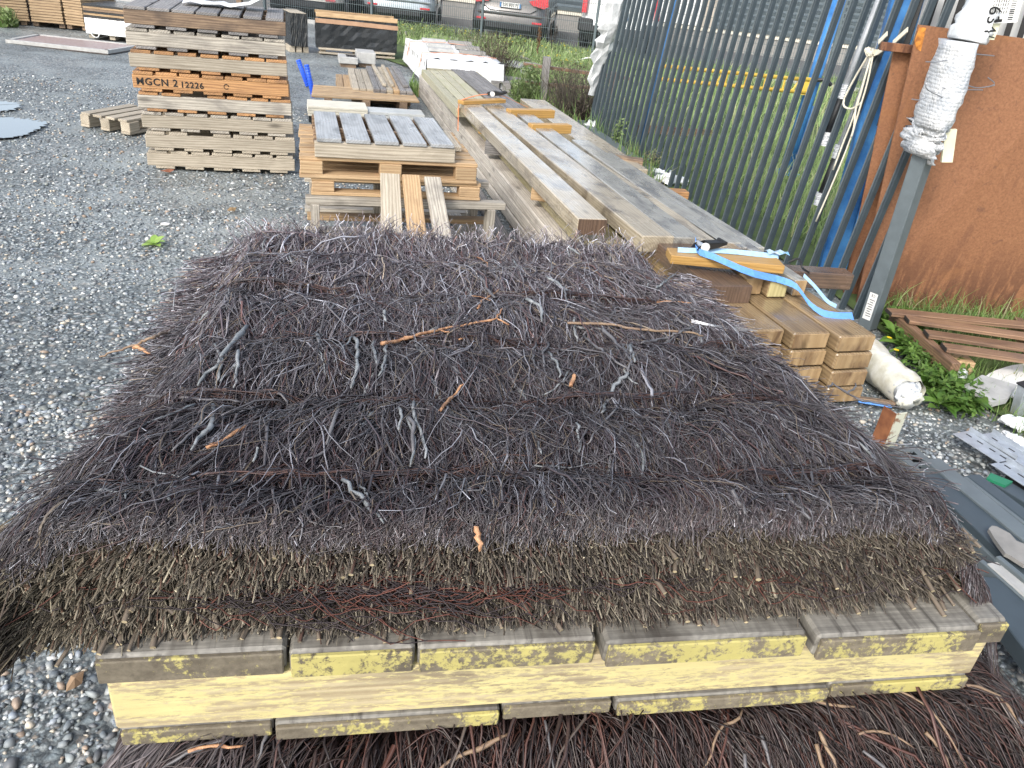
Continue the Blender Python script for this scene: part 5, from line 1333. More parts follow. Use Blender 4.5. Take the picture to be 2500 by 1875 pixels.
# ------------------------------------------------------------------ leaning slatted gate
GA_, GB_ = at(1442, 325), at(2112, 790); GW = (GB_ - GA_).normalized(); GN = Vector((-GW.y, GW.x, 0)); GN = GN if GN.x > 0 else -GN
LEAN, INP = .06, .04
GD = (GN * LEAN + GW * INP + Vector((0, 0, 1)))
def gplane(x, y, off=0.0):
    """point of the gate's leaning plane"""
    n = Vector((GN.x, GN.y, -LEAN)); d = FW * FOC + RT * (x - 1250) - UPV * (y - 937.5); e = Vector((0, 0, EYE)); t = ((GA_ - e).dot(n) - off) / d.dot(n); return e + d * t
gd = GD.normalized(); gx_ = GW; gz_ = gd; gy_ = gz_.cross(gx_).normalized(); gx2 = gy_.cross(gz_)
GR = Matrix((gx2, gy_, gz_)).transposed()
gate = bpy.data.objects.new('slatted_gate', None); COL.objects.link(gate); tag(gate, 'long dark grey gate of narrow upright slats leaning behind the beams', 'gate')
gm = GR.to_4x4(); gm.translation = GA_; gate.matrix_basis = gm
GL = (GB_ - GA_).length; GH = 2.25
ns = 39; me_s = box_mesh(GH - .10, .034, .030, b=.002)
for i in range(ns):
    x = .05 + (GL - .16) * i / (ns - 1)
    o = link('slat', me_s, M_SLAT, gate, (x, 0, GH / 2), (0, math.pi / 2 + rb.uniform(-.003, .003), rb.uniform(-.03, .03)))
for i in range(ns):      # paler strip paints the lit front face of each slat
    x = .05 + (GL - .16) * i / (ns - 1)
    if i % 1 == 0: link('slat_lit_face', box_mesh(GH - .10, .012, .006, b=.001), M_SLAT2, gate, (x - .008, (-.0175 if gy_.x > 0 else .0175), GH / 2), (0, math.pi / 2, 0))
for z in (.03, GH - .03): board('rail', gate, M_SLAT2, (GL / 2, 0, z), (GL, .06, .06))
def to_gate(o):
    o.parent = gate; o.matrix_parent_inverse = gm.inverted(); return o
PB0 = at(2116, 800); PB1 = up(PB0, 2322, 175)
_pz = (PB1 - PB0).normalized(); _px = (Vector((.62, -.78, 0)) - _pz * Vector((.62, -.78, 0)).dot(_pz)).normalized(); _py = _pz.cross(_px)
PM = Matrix((_pz, _px, _py)).transposed().to_4x4(); PM.translation = (PB0 + PB1) / 2
to_gate(link('end_post', box_mesh((PB1 - PB0).length, .085, .085, b=.003), M_SLAT2, None, mw=PM))
board('far_post', gate, M_SLAT, (-.03, 0, GH / 2 - .3), (GH - .6, .07, .07), ry=math.pi / 2, b=.004)
# sticker on the end post
side = -1 if gy_.x > 0 else 1
SM = Matrix((_pz, -_px, Vector((0,0,0)))).transposed().to_4x4(); _n = _pz.cross(-_px); SM = Matrix((_pz, -_px, _n)).transposed().to_4x4(); _f = PB0 + _pz * .15; SM.translation = _f + (_n if _n.dot(FW) < 0 else -_n) * .0435
st = to_gate(link('sticker', box_mesh(.17, .052, .001, b=.0004), M_WHITE, None, mw=SM))
# flat metal strip lying along the gate foot
o = board('base_strip', None, M_SLAT2, tuple(GA_ + GW * 1.1 - GN * .12 + Vector((0, 0, .10))), (2.6, .16, .03), rz=math.atan2(GW.y, GW.x)); tag(o, 'grey flat metal strip lying along the far foot of the slatted gate', 'metal strip')
o = board('base_strip', None, M_GALV, tuple(GA_ + GW * 1.0 - GN * .23 + Vector((0, 0, .06))), (2.4, .05, .05), rz=math.atan2(GW.y, GW.x)); tag(o, 'galvanised angle lying beside the grey strip at the gate foot', 'metal strip')
# crumpled film hanging on the far end of the gate
def crumple(name, label, cat, path, r0, mat, n=12, seed=1, flat=.6, amp=.25, parent=None):
    rr = random.Random(seed); mb = MB(); P_ = smoothpath(path, 14); base = []
    t0 = (P_[-1] - P_[0]).normalized(); a = t0.cross(Vector((0, 0, 1)));
    if a.length < .1: a = t0.cross(Vector((1, 0, 0)))
    a.normalize(); b = t0.cross(a)
    for i, p_ in enumerate(P_):
        rad = r0[min(len(r0) - 1, int(i / len(P_) * len(r0)))] if isinstance(r0, (list, tuple)) else r0
        for k in range(n):
            q = 2 * math.pi * k / n; m_ = rad * (1 + rr.uniform(-amp, amp)); mb.v.append(tuple(p_ + a * math.cos(q) * m_ + b * math.sin(q) * m_ * flat))
    for i in range(len(P_) - 1):
        for k in range(n): x = i * n + k; y = i * n + (k + 1) % n; mb.f.append([x, y, y + n, x + n])
    mb.f.append(list(range(n))[::-1]); mb.f.append([(len(P_) - 1) * n + k for k in range(n)])
    o = mb.build(name, mat, parent)
    if label: tag(o, label, cat)
    return o
M_CLEAR = plain('cloudy_film', (.62, .65, .66), .3, nscale=12, bstr=1.0, c2=(.82, .84, .85))
crumple('film_wrap', 'torn translucent film hanging down the far edge of the slatted gate', 'film', [gplane(1512, -20, .06), gplane(1496, 60, .06), gplane(1480, 110, .06), gplane(1462, 170, .06), gplane(1446, 232, .06)], [.16, .15, .14, .10, .05], M_CLEAR, seed=4, flat=.35, amp=.35)
crumple('film_heap', 'white film bunched on the ground at the far foot of the gate', 'film', [at(1425, 318, .06), at(1440, 312, .08), at(1465, 322, .05)], [.07, .10, .05], M_WHITEFILM, seed=8, flat=.8, amp=.4)
crumple('film_heap', 'white plastic lying in the grass behind the gate foot', 'film', [at(1560, 425, .05), at(1610, 430, .07), at(1680, 445, .04)], [.10, .12, .07], M_WHITEFILM, seed=9, flat=.5, amp=.3)

# blue posts and yellow lattice strut behind the gate
b1 = at(1552, 392); t1 = up(b1, 1660, -40)
b2 = at(1915, 425); t2 = up(b2, 2062, -40)
for lb, b_, t_, r_ in (('blue steel post behind the left part of the slatted gate', b1, t1, .05), ('thick blue post behind the gate, right of the yellow strut', b2, t2, .065)):
    rr = thing('blue_post', lb, 'post', b_); mb = MB(); mb.tube([b_, t_], r_, 14); wpart('tube', mesh_from('tube', mb.v, mb.f, True), M_BLUE, rr)
    mb = MB(); mb.box((b_ - t_).normalized() * 0 + b_ + Vector((0, 0, .02)), (.26, .26, .03)); wpart('foot_plate', mesh_from('foot', mb.v, mb.f), M_BLUE, rr)
rr = thing('blue_post', 'light blue propping strut beside the thick blue post', 'post', at(1935, 430)); mb = MB(); mb.tube([at(1935, 430), up(b2, 1990, 260)], .028, 10); wpart('tube', mesh_from('tube', mb.v, mb.f, True), M_BLUE2, rr)
def on_seg(b_, t_, y):
    # point of the segment at picture height y (for joining the strut to the posts)
    for i in range(101):
        p_ = b_.lerp(t_, i / 100); q = p_ - Vector((0, 0, EYE)); zc = q.dot(FW); py = 937.5 - FOC * q.dot(UPV) / zc
        if py < y: return p_
    return t_
sA, sB = on_seg(b1, t1, 174), on_seg(b2, t2, 214); offy = Vector((-.08, -.10, 0))
sA, sB = sA + offy + Vector((.12, 0, 0)), sB + offy
ys = thing('lattice_strut', 'yellow tubular lattice strut with rust spots between the blue posts', 'strut', sA)
hz_ = Vector((0, 0, .062))
for nm_, s_ in (('top_tube', 1), ('bottom_tube', -1)):
    mb = MB(); mb.tube([sA + hz_ * s_, sB + hz_ * s_], .020, 10); wpart(nm_, mesh_from(nm_, mb.v, mb.f, True), M_YELLOW, ys)
for k in range(15):
    c_ = sA.lerp(sB, (k + .5) / 15); mb = MB(); mb.tube([c_ - hz_, c_ + hz_ + (sB - sA).normalized() * (.06 if k % 2 else -.0)], .011, 6); wpart('web_bar', mesh_from('web', mb.v, mb.f), M_YELLOW, ys)
mb = MB(); mb.box(sB, (.12, .02, .17), rz=math.atan2((sB - sA).y, (sB - sA).x)); wpart('end_plate', mesh_from('end', mb.v, mb.f), M_YELLOW, ys)
mb = MB(); mb.tube([sB + Vector((.02, 0, .06)), sB + Vector((.16, -.05, .09)), sB + Vector((.22, -.05, .04))], .022, 7); tag(mb.build('black_clamp', M_BLACK), 'black clamp joining the yellow strut to the thick blue post', 'clamp')
# wide two tone blue post on the right
b3 = at(2020, 676); t3 = up(b3, 2215, -30); d = (t3 - b3); M3 = d.to_track_quat('X', 'Y').to_matrix()
rr = thing('blue_post', 'big square blue post with rust streaks behind the gate, by the rusty plate', 'post', b3)
z3 = d.normalized(); x3 = Vector((.97, -.2, 0)); x3 = (x3 - z3 * x3.dot(z3)).normalized(); y3 = z3.cross(x3)
R3 = Matrix((z3, x3, y3)).transposed().to_4x4()
R3.translation = (b3 + t3) / 2
o = link('tube', box_mesh(d.length, .15, .13, b=.012), M_BLUE, None); o.parent = rr; o.matrix_basis = Matrix.Translation(-rr.location) @ R3
R4 = R3.copy(); R4.translation = (b3 + t3) / 2 + x3 * .088; o = link('side_face', box_mesh(d.length, .03, .12, b=.006), M_BLUE2, None); o.parent = rr; o.matrix_basis = Matrix.Translation(-rr.location) @ R4
# white and black conduits
M_CONDW = plain('conduit_white', (.55, .57, .58), .4)
for lb, p_, r_ in (('white plastic pipe behind the gate, left of two, with a dark lower end', [(2150, -10), (2100, 118), (2058, 225)], .022), ('white plastic pipe behind the gate, right of two', [(2186, -10), (2130, 160), (2045, 372)], .022)):
    bb = at(2030, 640); rr = thing('plastic_pipe', lb, 'pipe', bb); w = [up(bb, *q) for q in p_]
    mb = MB(); mb.tube(w, r_, 10); wpart('tube', mesh_from('tube', mb.v, mb.f, True), M_CONDW, rr)
    e = w[-1]; e2 = up(bb, p_[-1][0] - 45, p_[-1][1] + 115); mb = MB(); mb.tube([e, e2], r_ * 1.15, 10); wpart('black_sleeve', mesh_from('sleeve', mb.v, mb.f, True), M_BLACK, rr)
    for pt_ in (e, e2):
        o = crumple('tape', None, None, [pt_ + Vector((0, 0, .05)), pt_ - Vector((0, 0, .04))], .034, M_WHITEFILM, seed=3, flat=.9, amp=.12); o.parent = rr; o.matrix_parent_inverse = Matrix.Translation(-rr.location)
# rope
rp = thing('rope', 'cream rope knotted round the gate slats, its ends hanging down', 'rope', gplane(2122, 130, .02))
for w_, pts in ((.007, [(2124, 128), (2090, 185), (2064, 235), (2060, 258), (2078, 266), (2096, 256), (2104, 250)]), (.006, [(2128, 134), (2112, 190), (2098, 240), (2078, 300), (2058, 350), (2034, 415)]), (.006, [(2132, 132), (2118, 200), (2100, 262), (2074, 345), (2040, 430), (1992, 541)]), (.007, [(2128, 134), (2104, 215), (2090, 262), (2085, 310), (2078, 335)])):
    mb = MB(); mb.tube(smoothpath([gplane(*q, .05) for q in pts], 22), w_, 6); wpart('strand', mesh_from('strand', mb.v, mb.f, True), M_ROPE, rp)
for pts in ([(2216, 72), (2180, 105)], [(2165, 112), (2140, 130), (2120, 130)], [(2166, 82), (2145, 103)]):
    mb = MB(); mb.ribbon(smoothpath([gplane(*q, .05) for q in pts], 6), .03, Vector((0, .5, .8)), t=.003); wpart('band', mesh_from('band', mb.v, mb.f), M_ROPE, rp)
crumple('knot', None, None, [gplane(2118, 122, .05), gplane(2126, 134, .05), gplane(2138, 128, .05)], .020, M_ROPE, seed=6, flat=.9, amp=.3).parent = None
for o in [o for o in COL.objects if o.name == 'knot']: o.parent = rp; o.matrix_parent_inverse = Matrix.Translation(-rp.location)

# rusty steel plate
def rust():
    mt, nt, p = base_mat('rust_plate')
    co = objco(nt, (1, 1, 1), False); fine = noise_tex(nt, co, 70, 6, .7); big = noise_tex(nt, co, 2.2, 5, .6, .5)
    col = ramp(nt, fine, [(.3, (.19, .085, .042)), (.5, (.275, .125, .060)), (.7, (.34, .165, .082))])
    strk = noise_tex(nt, objco(nt, (14, 14, 1.6), False), 1.5, 5, .6, .8)
    sx = nt.nodes.new('ShaderNodeSeparateXYZ'); tc = nt.nodes.new('ShaderNodeTexCoord'); nt.links.new(tc.outputs['Object'], sx.inputs[0])
    low_ = mapr(nt, sx.outputs[2], .55, .12, 0, 1)
    ml = N(nt, 'ShaderNodeMath', operation='MULTIPLY'); nt.links.new(low_, ml.inputs[0]); nt.links.new(mapr(nt, strk, .40, .55, 0, .8), ml.inputs[1])
    col = mix(nt, ml.outputs[0], col, (.085, .035, .022))
    col = mix(nt, mapr(nt, big, .60, .72, 0, .55), col, (.33, .15, .06))
    run = noise_tex(nt, objco(nt, (5, 5, .35), False), 2.0, 6, .65, .4); col = mix(nt, mapr(nt, run, .54, .68, 0, .45), col, (.13, .058, .034))
    scale_ = noise_tex(nt, co, 16, 7, .75, .8); col = mix(nt, mapr(nt, scale_, .60, .66, 0, .5), col, (.12, .06, .04)); col = mix(nt, mapr(nt, scale_, .34, .28, 0, .45), col, (.42, .22, .12))
    nt.links.new(col, p.inputs['Base Color']); p.inputs['Roughness'].default_value = .7; bump(nt, fine, p, .4, .003); return mt
M_RUST = rust()
M_RUSTO = plain('rust_orange', (.36, .13, .03), .7, nscale=30, c2=(.75, .30, .05), bstr=.5)
pB = at(2090, 742); pC = at(2620, 790); pA = up(pB, 2243, 60); pD = up(pC, 2700, 120)
rr = thing('rusty_plate', 'tall rust brown steel plate standing behind the weeds and the gate post', 'steel plate', pB)
q = [pB, pC, pD, pA]; nrm = (pC - pB).cross(pA - pB).normalized(); nrm = nrm if nrm.y > 0 else -nrm
mb = MB(); mb.add([p_ for p_ in q] + [p_ + nrm * .012 for p_ in q], [[0, 1, 2, 3], [7, 6, 5, 4], [0, 4, 5, 1], [1, 5, 6, 2], [2, 6, 7, 3], [3, 7, 4, 0]]); wpart('plate', mesh_from('plate', mb.v, mb.f), M_RUST, rr)
def on_plate(x, y, off=.004):
    d = FW * FOC + RT * (x - 1250) - UPV * (y - 937.5); e = Vector((0, 0, EYE)); t = (pB - e).dot(nrm) / d.dot(nrm); return e + d * t - nrm * off
def blobmesh(px, off):
    mb = MB(); mb.v = [tuple(on_plate(x, y, off)) for x, y in px] + [tuple(on_plate(x, y, off - .002)) for x, y in px]; n = len(px)
    mb.f = [list(range(n)), list(range(n, 2 * n))[::-1]] + [[i, (i + 1) % n, n + (i + 1) % n, n + i] for i in range(n)]; return mesh_from('patch', mb.v, mb.f)
wpart('rust_patch', blobmesh([(2244, 66), (2262, 68), (2296, 80), (2300, 108), (2280, 138), (2258, 132), (2236, 118), (2232, 98)], .005), M_RUSTO, rr)
# second narrower rusty sheet left of it
s0 = at(2062, 722); s1 = at(2108, 728); s2 = up(s1, 2236, 120); s3 = up(s0, 2190, 118)
rr = thing('rusty_plate', 'narrow rusty strip with a flat top bar seen between the right hand slats', 'steel plate', s0)
mb = MB(); nq = Vector((0, .012, 0)); q = [s0, s1, s2, s3]; mb.add([p_ + nq * 3 for p_ in q] + [p_ + nq * 4 for p_ in q], [[0, 1, 2, 3], [7, 6, 5, 4], [0, 4, 5, 1], [1, 5, 6, 2], [2, 6, 7, 3], [3, 7, 4, 0]]); wpart('plate', mesh_from('plate', mb.v, mb.f), M_RUST, rr)
tb = (s2 + s3) / 2; board('top_bar', None, M_RUST, tuple(tb), (.30, .05, .045), rz=.1); o = COL.objects['top_bar']; o.parent = rr; o.matrix_parent_inverse = Matrix.Translation(-rr.location)
# black uprights with white boards behind the plate
bp = at(2300, 700); rr = thing('upright_rack', 'row of black uprights in front of white boards above the rusty plate', 'rack', bp)
for k in range(11):
    x0 = 2225 + k * 34; a = up(bp, x0 - 20, 130); b = up(bp, x0 + 32, -30); mb = MB(); mb.tube([a + (a - b) * 1.2, b], .024, 4); wpart('upright', mesh_from('up', mb.v, mb.f), M_BLACK, rr)
mb = MB(); a, b, c, d_ = up(bp, 2190, 640), up(bp, 2640, 680), up(bp, 2740, -20), up(bp, 2250, -40); o3 = Vector((0, .10, 0)); q = [a + o3, b + o3, c + o3, d_ + o3]
mb.add(q + [p_ + Vector((0, .03, 0)) for p_ in q], [[0, 1, 2, 3], [7, 6, 5, 4], [0, 4, 5, 1], [1, 5, 6, 2], [2, 6, 7, 3], [3, 7, 4, 0]]); wpart('white_board', mesh_from('wb', mb.v, mb.f), M_WHITE, rr)
# wrapped post head with bubble film
pb = GA_ + GW * (GL + .03)
TOC = -FW
def fr(x, y, o=.12): return up(PB0, x, y) + TOC * o
def post_pt(y, dx=0.0, off=-.0):
    for i in range(400):
        p_ = pb + gz_ * (i * .006); q = p_ - Vector((0, 0, EYE)); zc = q.dot(FW); py = 937.5 - FOC * q.dot(UPV) / zc
        if py < y: return p_ + RT * dx - GN * off
    return p_
def bubble_mat():
    mt, nt, p = base_mat('bubble_film'); pass; p.inputs['Roughness'].default_value = .35
    vo = N(nt, 'ShaderNodeTexVoronoi', feature='F1'); vo.inputs['Scale'].default_value = 55; vo.inputs['Randomness'].default_value = .35; tc = nt.nodes.new('ShaderNodeTexCoord'); nt.links.new(tc.outputs['Object'], vo.inputs['Vector'])
    iv = N(nt, 'ShaderNodeMath', operation='SUBTRACT'); iv.inputs[0].default_value = 1; nt.links.new(vo.outputs['Distance'], iv.inputs[1]); b1 = bump(nt, iv.outputs[0], p, 1.0, .006)
    n = noise_tex(nt, tc.outputs['Object'], 9, 4); bump(nt, n, p, .5, .02, b1)
    col = ramp(nt, n, [(.35, (.46, .49, .52)), (.6, (.66, .67, .67))]); nt.links.new(col, p.inputs['Base Color']); return mt
M_BUB = bubble_mat()
wr = thing('wrapped_post_head', 'top of the gate post bandaged in white bubble film and foam', 'bubble wrap', up(PB0, 2270, 400))
def wrap(name, path, rad, mat, seed, flat, amp, n=18):
    o = crumple(name, None, None, path, rad, mat, n=n, seed=seed, flat=flat, amp=amp); o.parent = wr; o.matrix_parent_inverse = Matrix.Translation(-wr.location)
    for pl_ in o.data.polygons: pl_.use_smooth = True
    return o
A = lambda x, y: up(PB0, x, y)
wrap('bubble_film', [A(2340, 100), A(2318, 180), A(2292, 250), A(2272, 310)], [.155, .170, .172, .168, .155], M_BUB, 3, .48, .08)
wrap('loose_film', [A(2270, 300), A(2248, 345), A(2254, 395)], [.13, .12, .13, .07], M_BUB, 5, .38, .38)
wrap('upper_film', [A(2420, -30), A(2385, 40), A(2360, 100)], [.10, .11, .12], M_CLEAR, 7, .6, .14)
for x0, y0, x1, y1, w_ in ((2402, 50, 2376, 118, .085), (2296, 330, 2286, 408, .06)):
    a, b = fr(x0, y0, .10), fr(x1, y1, .10); d = b - a; mb = MB(); mb.ribbon(smoothpath([a, b], 5), w_, UPV.cross(FW) * -1, t=.008); wpart('foam_strip', mesh_from('foam', mb.v, mb.f), M_FOAM, wr)
# paper label with small print on the upper part
a = fr(2418, 30, .14); zz = (fr(2440, -60, .14) - a).normalized(); xx = RT.copy(); xx = (xx - zz * xx.dot(zz)).normalized(); yy = zz.cross(xx)
ML = Matrix((xx, zz, xx.cross(zz))).transposed().to_4x4(); ML.translation = a
lab = link('paper_label', box_mesh(.15, .22, .001, b=.0003), M_WHITE, None, mw=ML); lab.parent = wr; lab.matrix_parent_inverse = Matrix.Translation(-wr.location)
mb = MB()
for k in range(22): mb.box((.035 + .0 * k, -.095 + k * .0088, .0012), (.024, rb.choice((.0022, .0038, .0055)), .0006))
for k in range(7):
    for j in range(9): mb.box((-.062 + .0115 * k, -.060 + j * .017, .0012), (.0035, rb.uniform(.008, .015), .0006))
mb.box((-.035, -.098, .0012), (.065, .014, .0006)); o = mb.build('print', M_BLACKB, lab)
a = fr(2380, 86, .14); MT = Matrix((xx, zz, xx.cross(zz))).transposed().to_4x4(); MT.translation = a
o = link('handwriting', text_mesh('634/', .085, .0008), M_BLACKB, None, mw=MT @ Matrix.Rotation(-math.pi / 2, 4, 'Z')); o.parent = wr; o.matrix_parent_inverse = Matrix.Translation(-wr.location)
for p0, p1, p2 in (((2322, 157), (2355, 160), (2388, 163)), ((2322, 231), (2350, 238), (2390, 232)), ((2265, 238), (2310, 242), (2362, 243)), ((2226, 177), (2250, 178), (2277, 173)), ((2194, 265), (2210, 267), (2226, 262)), ((2232, 215), (2228, 240), (2268, 262)), ((2374, 214), (2390, 228), (2374, 236))):
    mb = MB(); mb.tube(smoothpath([fr(*q_, .135) for q_ in (p0, p1, p2)], 8), .0028, 5); wpart('wire_tie', mesh_from('tie', mb.v, mb.f), M_WIRE, wr)
# sticker print
mb = MB()
for k in range(8): mb.box((-.06 + .0145 * k, rb.uniform(-.006, .004), .0009), (.004, rb.uniform(.02, .036), .0004))
mb.build('print', M_BLACKB, st)
link('print_marks', text_mesh('CE', .022, .0003), M_BLACKB, st, (.070, 0, .001), (0, 0, math.pi / 2))

# ------------------------------------------------------------------ lower right corner: profiles, angles, roll, slabs
def prof(label, nl, nr, fl, z, h, mat, ext=0.0, name='metal_profile', cat='metal profile', group=None, slots=0, lip=False, width=None, b=.003):
    P_, Q, F_ = at(*nl, z), at(*nr, z), at(*fl, z); d = P_ - F_; x = d.normalized(); P_ = P_ + x * ext; s = Vector((-x.y, x.x, 0)); s = s if s.dot(Q - P_) > 0 else -s
    w = width or (Q - P_).dot(s); c = (P_ + F_) / 2 + s * w / 2; L_ = (P_ - F_).length; rz = math.atan2(x.y, x.x)
    r = thing(name, label, cat, (c.x, c.y, z - h), rz, group)
    sg = 1 if Vector((-x.y, x.x, 0)).dot(s) > 0 else -1
    if slots:
        # perforated face: bars between the slots
        board('web_bar', r, mat, (0, w * .36, h - .004), (L_, w * .26, .006)); board('web_bar', r, mat, (0, -w * .36, h - .004), (L_, w * .26, .006))
        k = int(L_ / .055)
        for i in range(k): board('web_bar', r, mat, (-L_ / 2 + .055 * (i + .5), 0, h - .004), (.026, w * .48, .006), b=.001)
        board('flange', r, mat, (0, w / 2, h / 2 - .004), (L_, .004, h)); board('flange', r, mat, (0, -w / 2, h / 2 - .004), (L_, .004, h)); board('inner', r, M_BLACK, (0, 0, .01), (L_, w * .9, .01))
    else:
        board('body', r, mat, (0, 0, h / 2), (L_, w, h), b=b)
        if lip: board('lip', r, M_SLAT2, (0, sg * (w / 2 + .012), h * .5 + .004), (L_, .024, h), b=.002)
    return r
GP = 'metal profiles lying at the lower right'
prof('grey slotted rail with oblong holes, beside the brushwood pile', (2262, 1176), (2274, 1124), (2172, 1088), .07, .05, M_SLAT2, ext=.0, group=GP, slots=1)
prof('wide dark grey box profile, first one right of the slotted rail', (2540, 1443), (2540, 1352), (2243, 1157), .09, .07, M_SLAT, ext=.9, group=GP)
prof('light grey flange bar running along the wide dark profile', (2540, 1352), (2540, 1313), (2256, 1120), .10, .07, M_SLAT2, ext=.9, group=GP)
prof('slim grey bar left of the wide dark profile', (2490, 1425), (2500, 1412), (2222, 1168), .06, .045, M_SLAT2, ext=.9, group=GP)
prof('dark grey profile with a rounded end, second from the wide one', (2560, 1318), (2560, 1280), (2351, 1157), .07, .06, M_SLAT, ext=.9, group=GP, b=.012)
prof('slim grey edge along the second dark profile', (2560, 1326), (2560, 1317), (2351, 1163), .072, .05, M_SLAT2, ext=.9, group=GP)
prof('dark profile partly under the galvanised angles', (2560, 1262), (2560, 1232), (2428, 1181), .05, .045, M_SLAT, ext=.9, group=GP)
prof('black profile at the right edge under the galvanised angles', (2560, 1225), (2560, 1205), (2455, 1160), .045, .035, M_BLACK, ext=.9, group=GP)
prof('dark blue grey profile at the lower right edge of the picture', (2512, 1600), (2580, 1535), (2365, 1404), .16, .06, M_SLAT, ext=.9, group=GP)
prof('slim bright rim of the blue grey profile at the lower right edge', (2580, 1535), (2586, 1528), (2390, 1366), .165, .06, M_SLAT2, ext=.9, group=GP)
prof('pale dirty channel beside the blue grey profile at the right edge', (2560, 1508), (2560, 1462), (2410, 1374), .17, .02, M_CONC, ext=.9, group=GP)
prof('narrow bright edge bar along the pale channel', (2560, 1462), (2560, 1450), (2431, 1357), .185, .05, M_SLAT2, ext=.9, group=GP)
for lb, nl, nr, fl in (('galvanised angle with slots, nearest the gravel patch', (2442, 1131), (2478, 1121), (2327, 1058)), ('galvanised angle with slots, lying against the grass', (2560, 1176), (2560, 1142), (2381, 1062)), ('lower galvanised strip with a cut off corner', (2560, 1224), (2560, 1192), (2419, 1132))):
    r = prof(lb, nl, nr, fl, .065, .005, M_GALV, name='galvanised_angle', cat='metal angle', group='galvanised angles at the right edge', b=.001)
    bb_ = [c_ for c_ in r.children if c_.name.startswith('body')][0]; xs_ = [v_.co.x for v_ in bb_.data.vertices]; ys_ = [v_.co.y for v_ in bb_.data.vertices]; L_ = max(xs_) - min(xs_); W__ = max(ys_)
    for x in (-.36, -.12, .14, .36): board('slot', r, M_BLACK, (x * L_, W__ * .2, .0055), (.030, .007, .002), b=.0005)
    board('upstand', r, M_GALV, (0, W__, .014), (L_, .003, .024), b=.001)
# rusty angle post with a pale painted face
g = at(2160, 1110, .0); tp = up(g, 2172, 1035); r = thing('rusty_angle', 'short rusty angle post with flaking cream paint beside the pile', 'angle post', g, math.radians(25))
hh_ = .22
board('rust_flange', r, M_OR if False else plain('rust_dark', (.20, .07, .03), .8, nscale=20, c2=(.30, .12, .05)), (-.035, .03, hh_ / 2), (hh_, .07, .006), ry=math.pi / 2, b=.001)
board('painted_flange', r, plain('flaking_paint', (.66, .66, .52), .7, nscale=18, c2=(.25, .14, .08), lo=.52, hi=.60), (.0, -.004, hh_ / 2), (hh_, .006, .06), ry=math.pi / 2, b=.001)
tag(sheet('green_strip', [at(2407, 1172, .05), at(2416, 1160, .05), at(2470, 1181, .05), at(2452, 1191, .05), at(2425, 1180, .05)], .05, M_GREEN, 'thing'), 'small green plastic scrap between the dark profiles', 'scrap')
COL.objects['green_strip'].modifiers.new('t', 'SOLIDIFY').thickness = .012
o = sheet('flat_stone', [at(2410, 1298, .115), at(2418, 1291, .115), at(2430, 1293, .115), at(2462, 1310, .115), at(2478, 1328, .115), at(2520, 1345, .115), at(2530, 1392, .115), at(2496, 1386, .115), at(2462, 1364, .115), at(2450, 1358, .115), at(2424, 1322, .115)], .115, M_CONCD, 'thing'); tag(o, 'rough flat grey slab piece lying on the dark profiles', 'slab'); o.modifiers.new('t', 'SOLIDIFY').thickness = .015
# plastic film roll
ra, rbb = at(2218, 962, .085), at(2120, 868, .085)
r = thing('film_roll', 'rolled up yellowish white plastic sheet beside the beam ends', 'roll', (ra.x, ra.y, 0))
d = (rbb - ra).normalized(); s = Vector((-d.y, d.x, 0)); mb = MB(); NR = 22; Ln = 12; Ltot = .62
for i in range(Ln + 1):
    for k in range(NR):
        q_ = 2 * math.pi * k / NR; rad = .088 * (1 + .07 * math.sin(3 * q_ + i * .8) + .04 * math.sin(7 * q_ - i) + rb.uniform(-.05, .05)) * (1.0 if i else .93)
        mb.v.append(tuple(ra + d * (Ltot * i / Ln) + s * math.cos(q_) * rad + Vector((0, 0, math.sin(q_) * rad * .96))))
for i in range(Ln):
    for k in range(NR): a = i * NR + k; b = i * NR + (k + 1) % NR; mb.f.append([a, b, b + NR, a + NR])
M_ROLL = plain('roll_film', (.66, .64, .50), .35, nscale=14, bstr=1.0, c2=(.82, .82, .74)); wpart('roll', mesh_from('roll', mb.v, mb.f, True), M_ROLL, r)
for kk, (off_, rr_) in enumerate((((.018, .012), .062), ((-.022, -.016), .050), ((.006, -.034), .045))):
    cc = ra + s * off_[0] + Vector((0, 0, off_[1])); o = crumple('loose_end', None, None, [cc + d * .05, cc - d * .012, cc - d * (.024 + .006 * kk)], [rr_, rr_, rr_ * .55], M_ROLL if kk else M_CLEAR, n=14, seed=30 + kk, flat=.8, amp=.20); o.parent = r; o.matrix_parent_inverse = Matrix.Translation(-r.location)
    for pg in o.data.polygons: pg.use_smooth = True
mb = MB(); mb.tube([ra + d * .02, ra + d * .025], .075, 16); wpart('core', mesh_from('core', mb.v, mb.f), M_CLEAR, r)
# old reddish pallet in the weeds (right)
r = thing('wooden_pallet', 'old reddish pallet overgrown with grass in front of the rusty plate', 'pallet', at(2360, 850), 0)
org = r.location
for k, (p0, p1) in enumerate((((2170, 762), (2560, 800)), ((2215, 780), (2560, 830)), ((2262, 815), (2560, 858)), ((2305, 848), (2560, 885)))):
    a, b = at(*p0, .16), at(*p1, .16); c_ = (a + b) / 2 - org; d_ = b - a; rz_ = math.atan2(d_.y, d_.x)
    board('deck_board', r, W_OLDRED, (c_.x, c_.y, .16), (d_.length, .085, .024), rz=rz_, b=.003)
    board('sawn_end', r, W_DARKEND, (a.x - org.x - math.cos(rz_) * .003, a.y - org.y - math.sin(rz_) * .003, .16), (.006, .080, .021), rz=rz_)
for p0, p1 in (((2180, 775), (2330, 905)), ((2480, 790), (2560, 905))):
    a, b = at(*p0, .10), at(*p1, .10); c_ = (a + b) / 2 - org; d_ = b - a; board('stringer', r, W_OLDRED, (c_.x, c_.y, .095), (d_.length, .05, .095), rz=math.atan2(d_.y, d_.x))
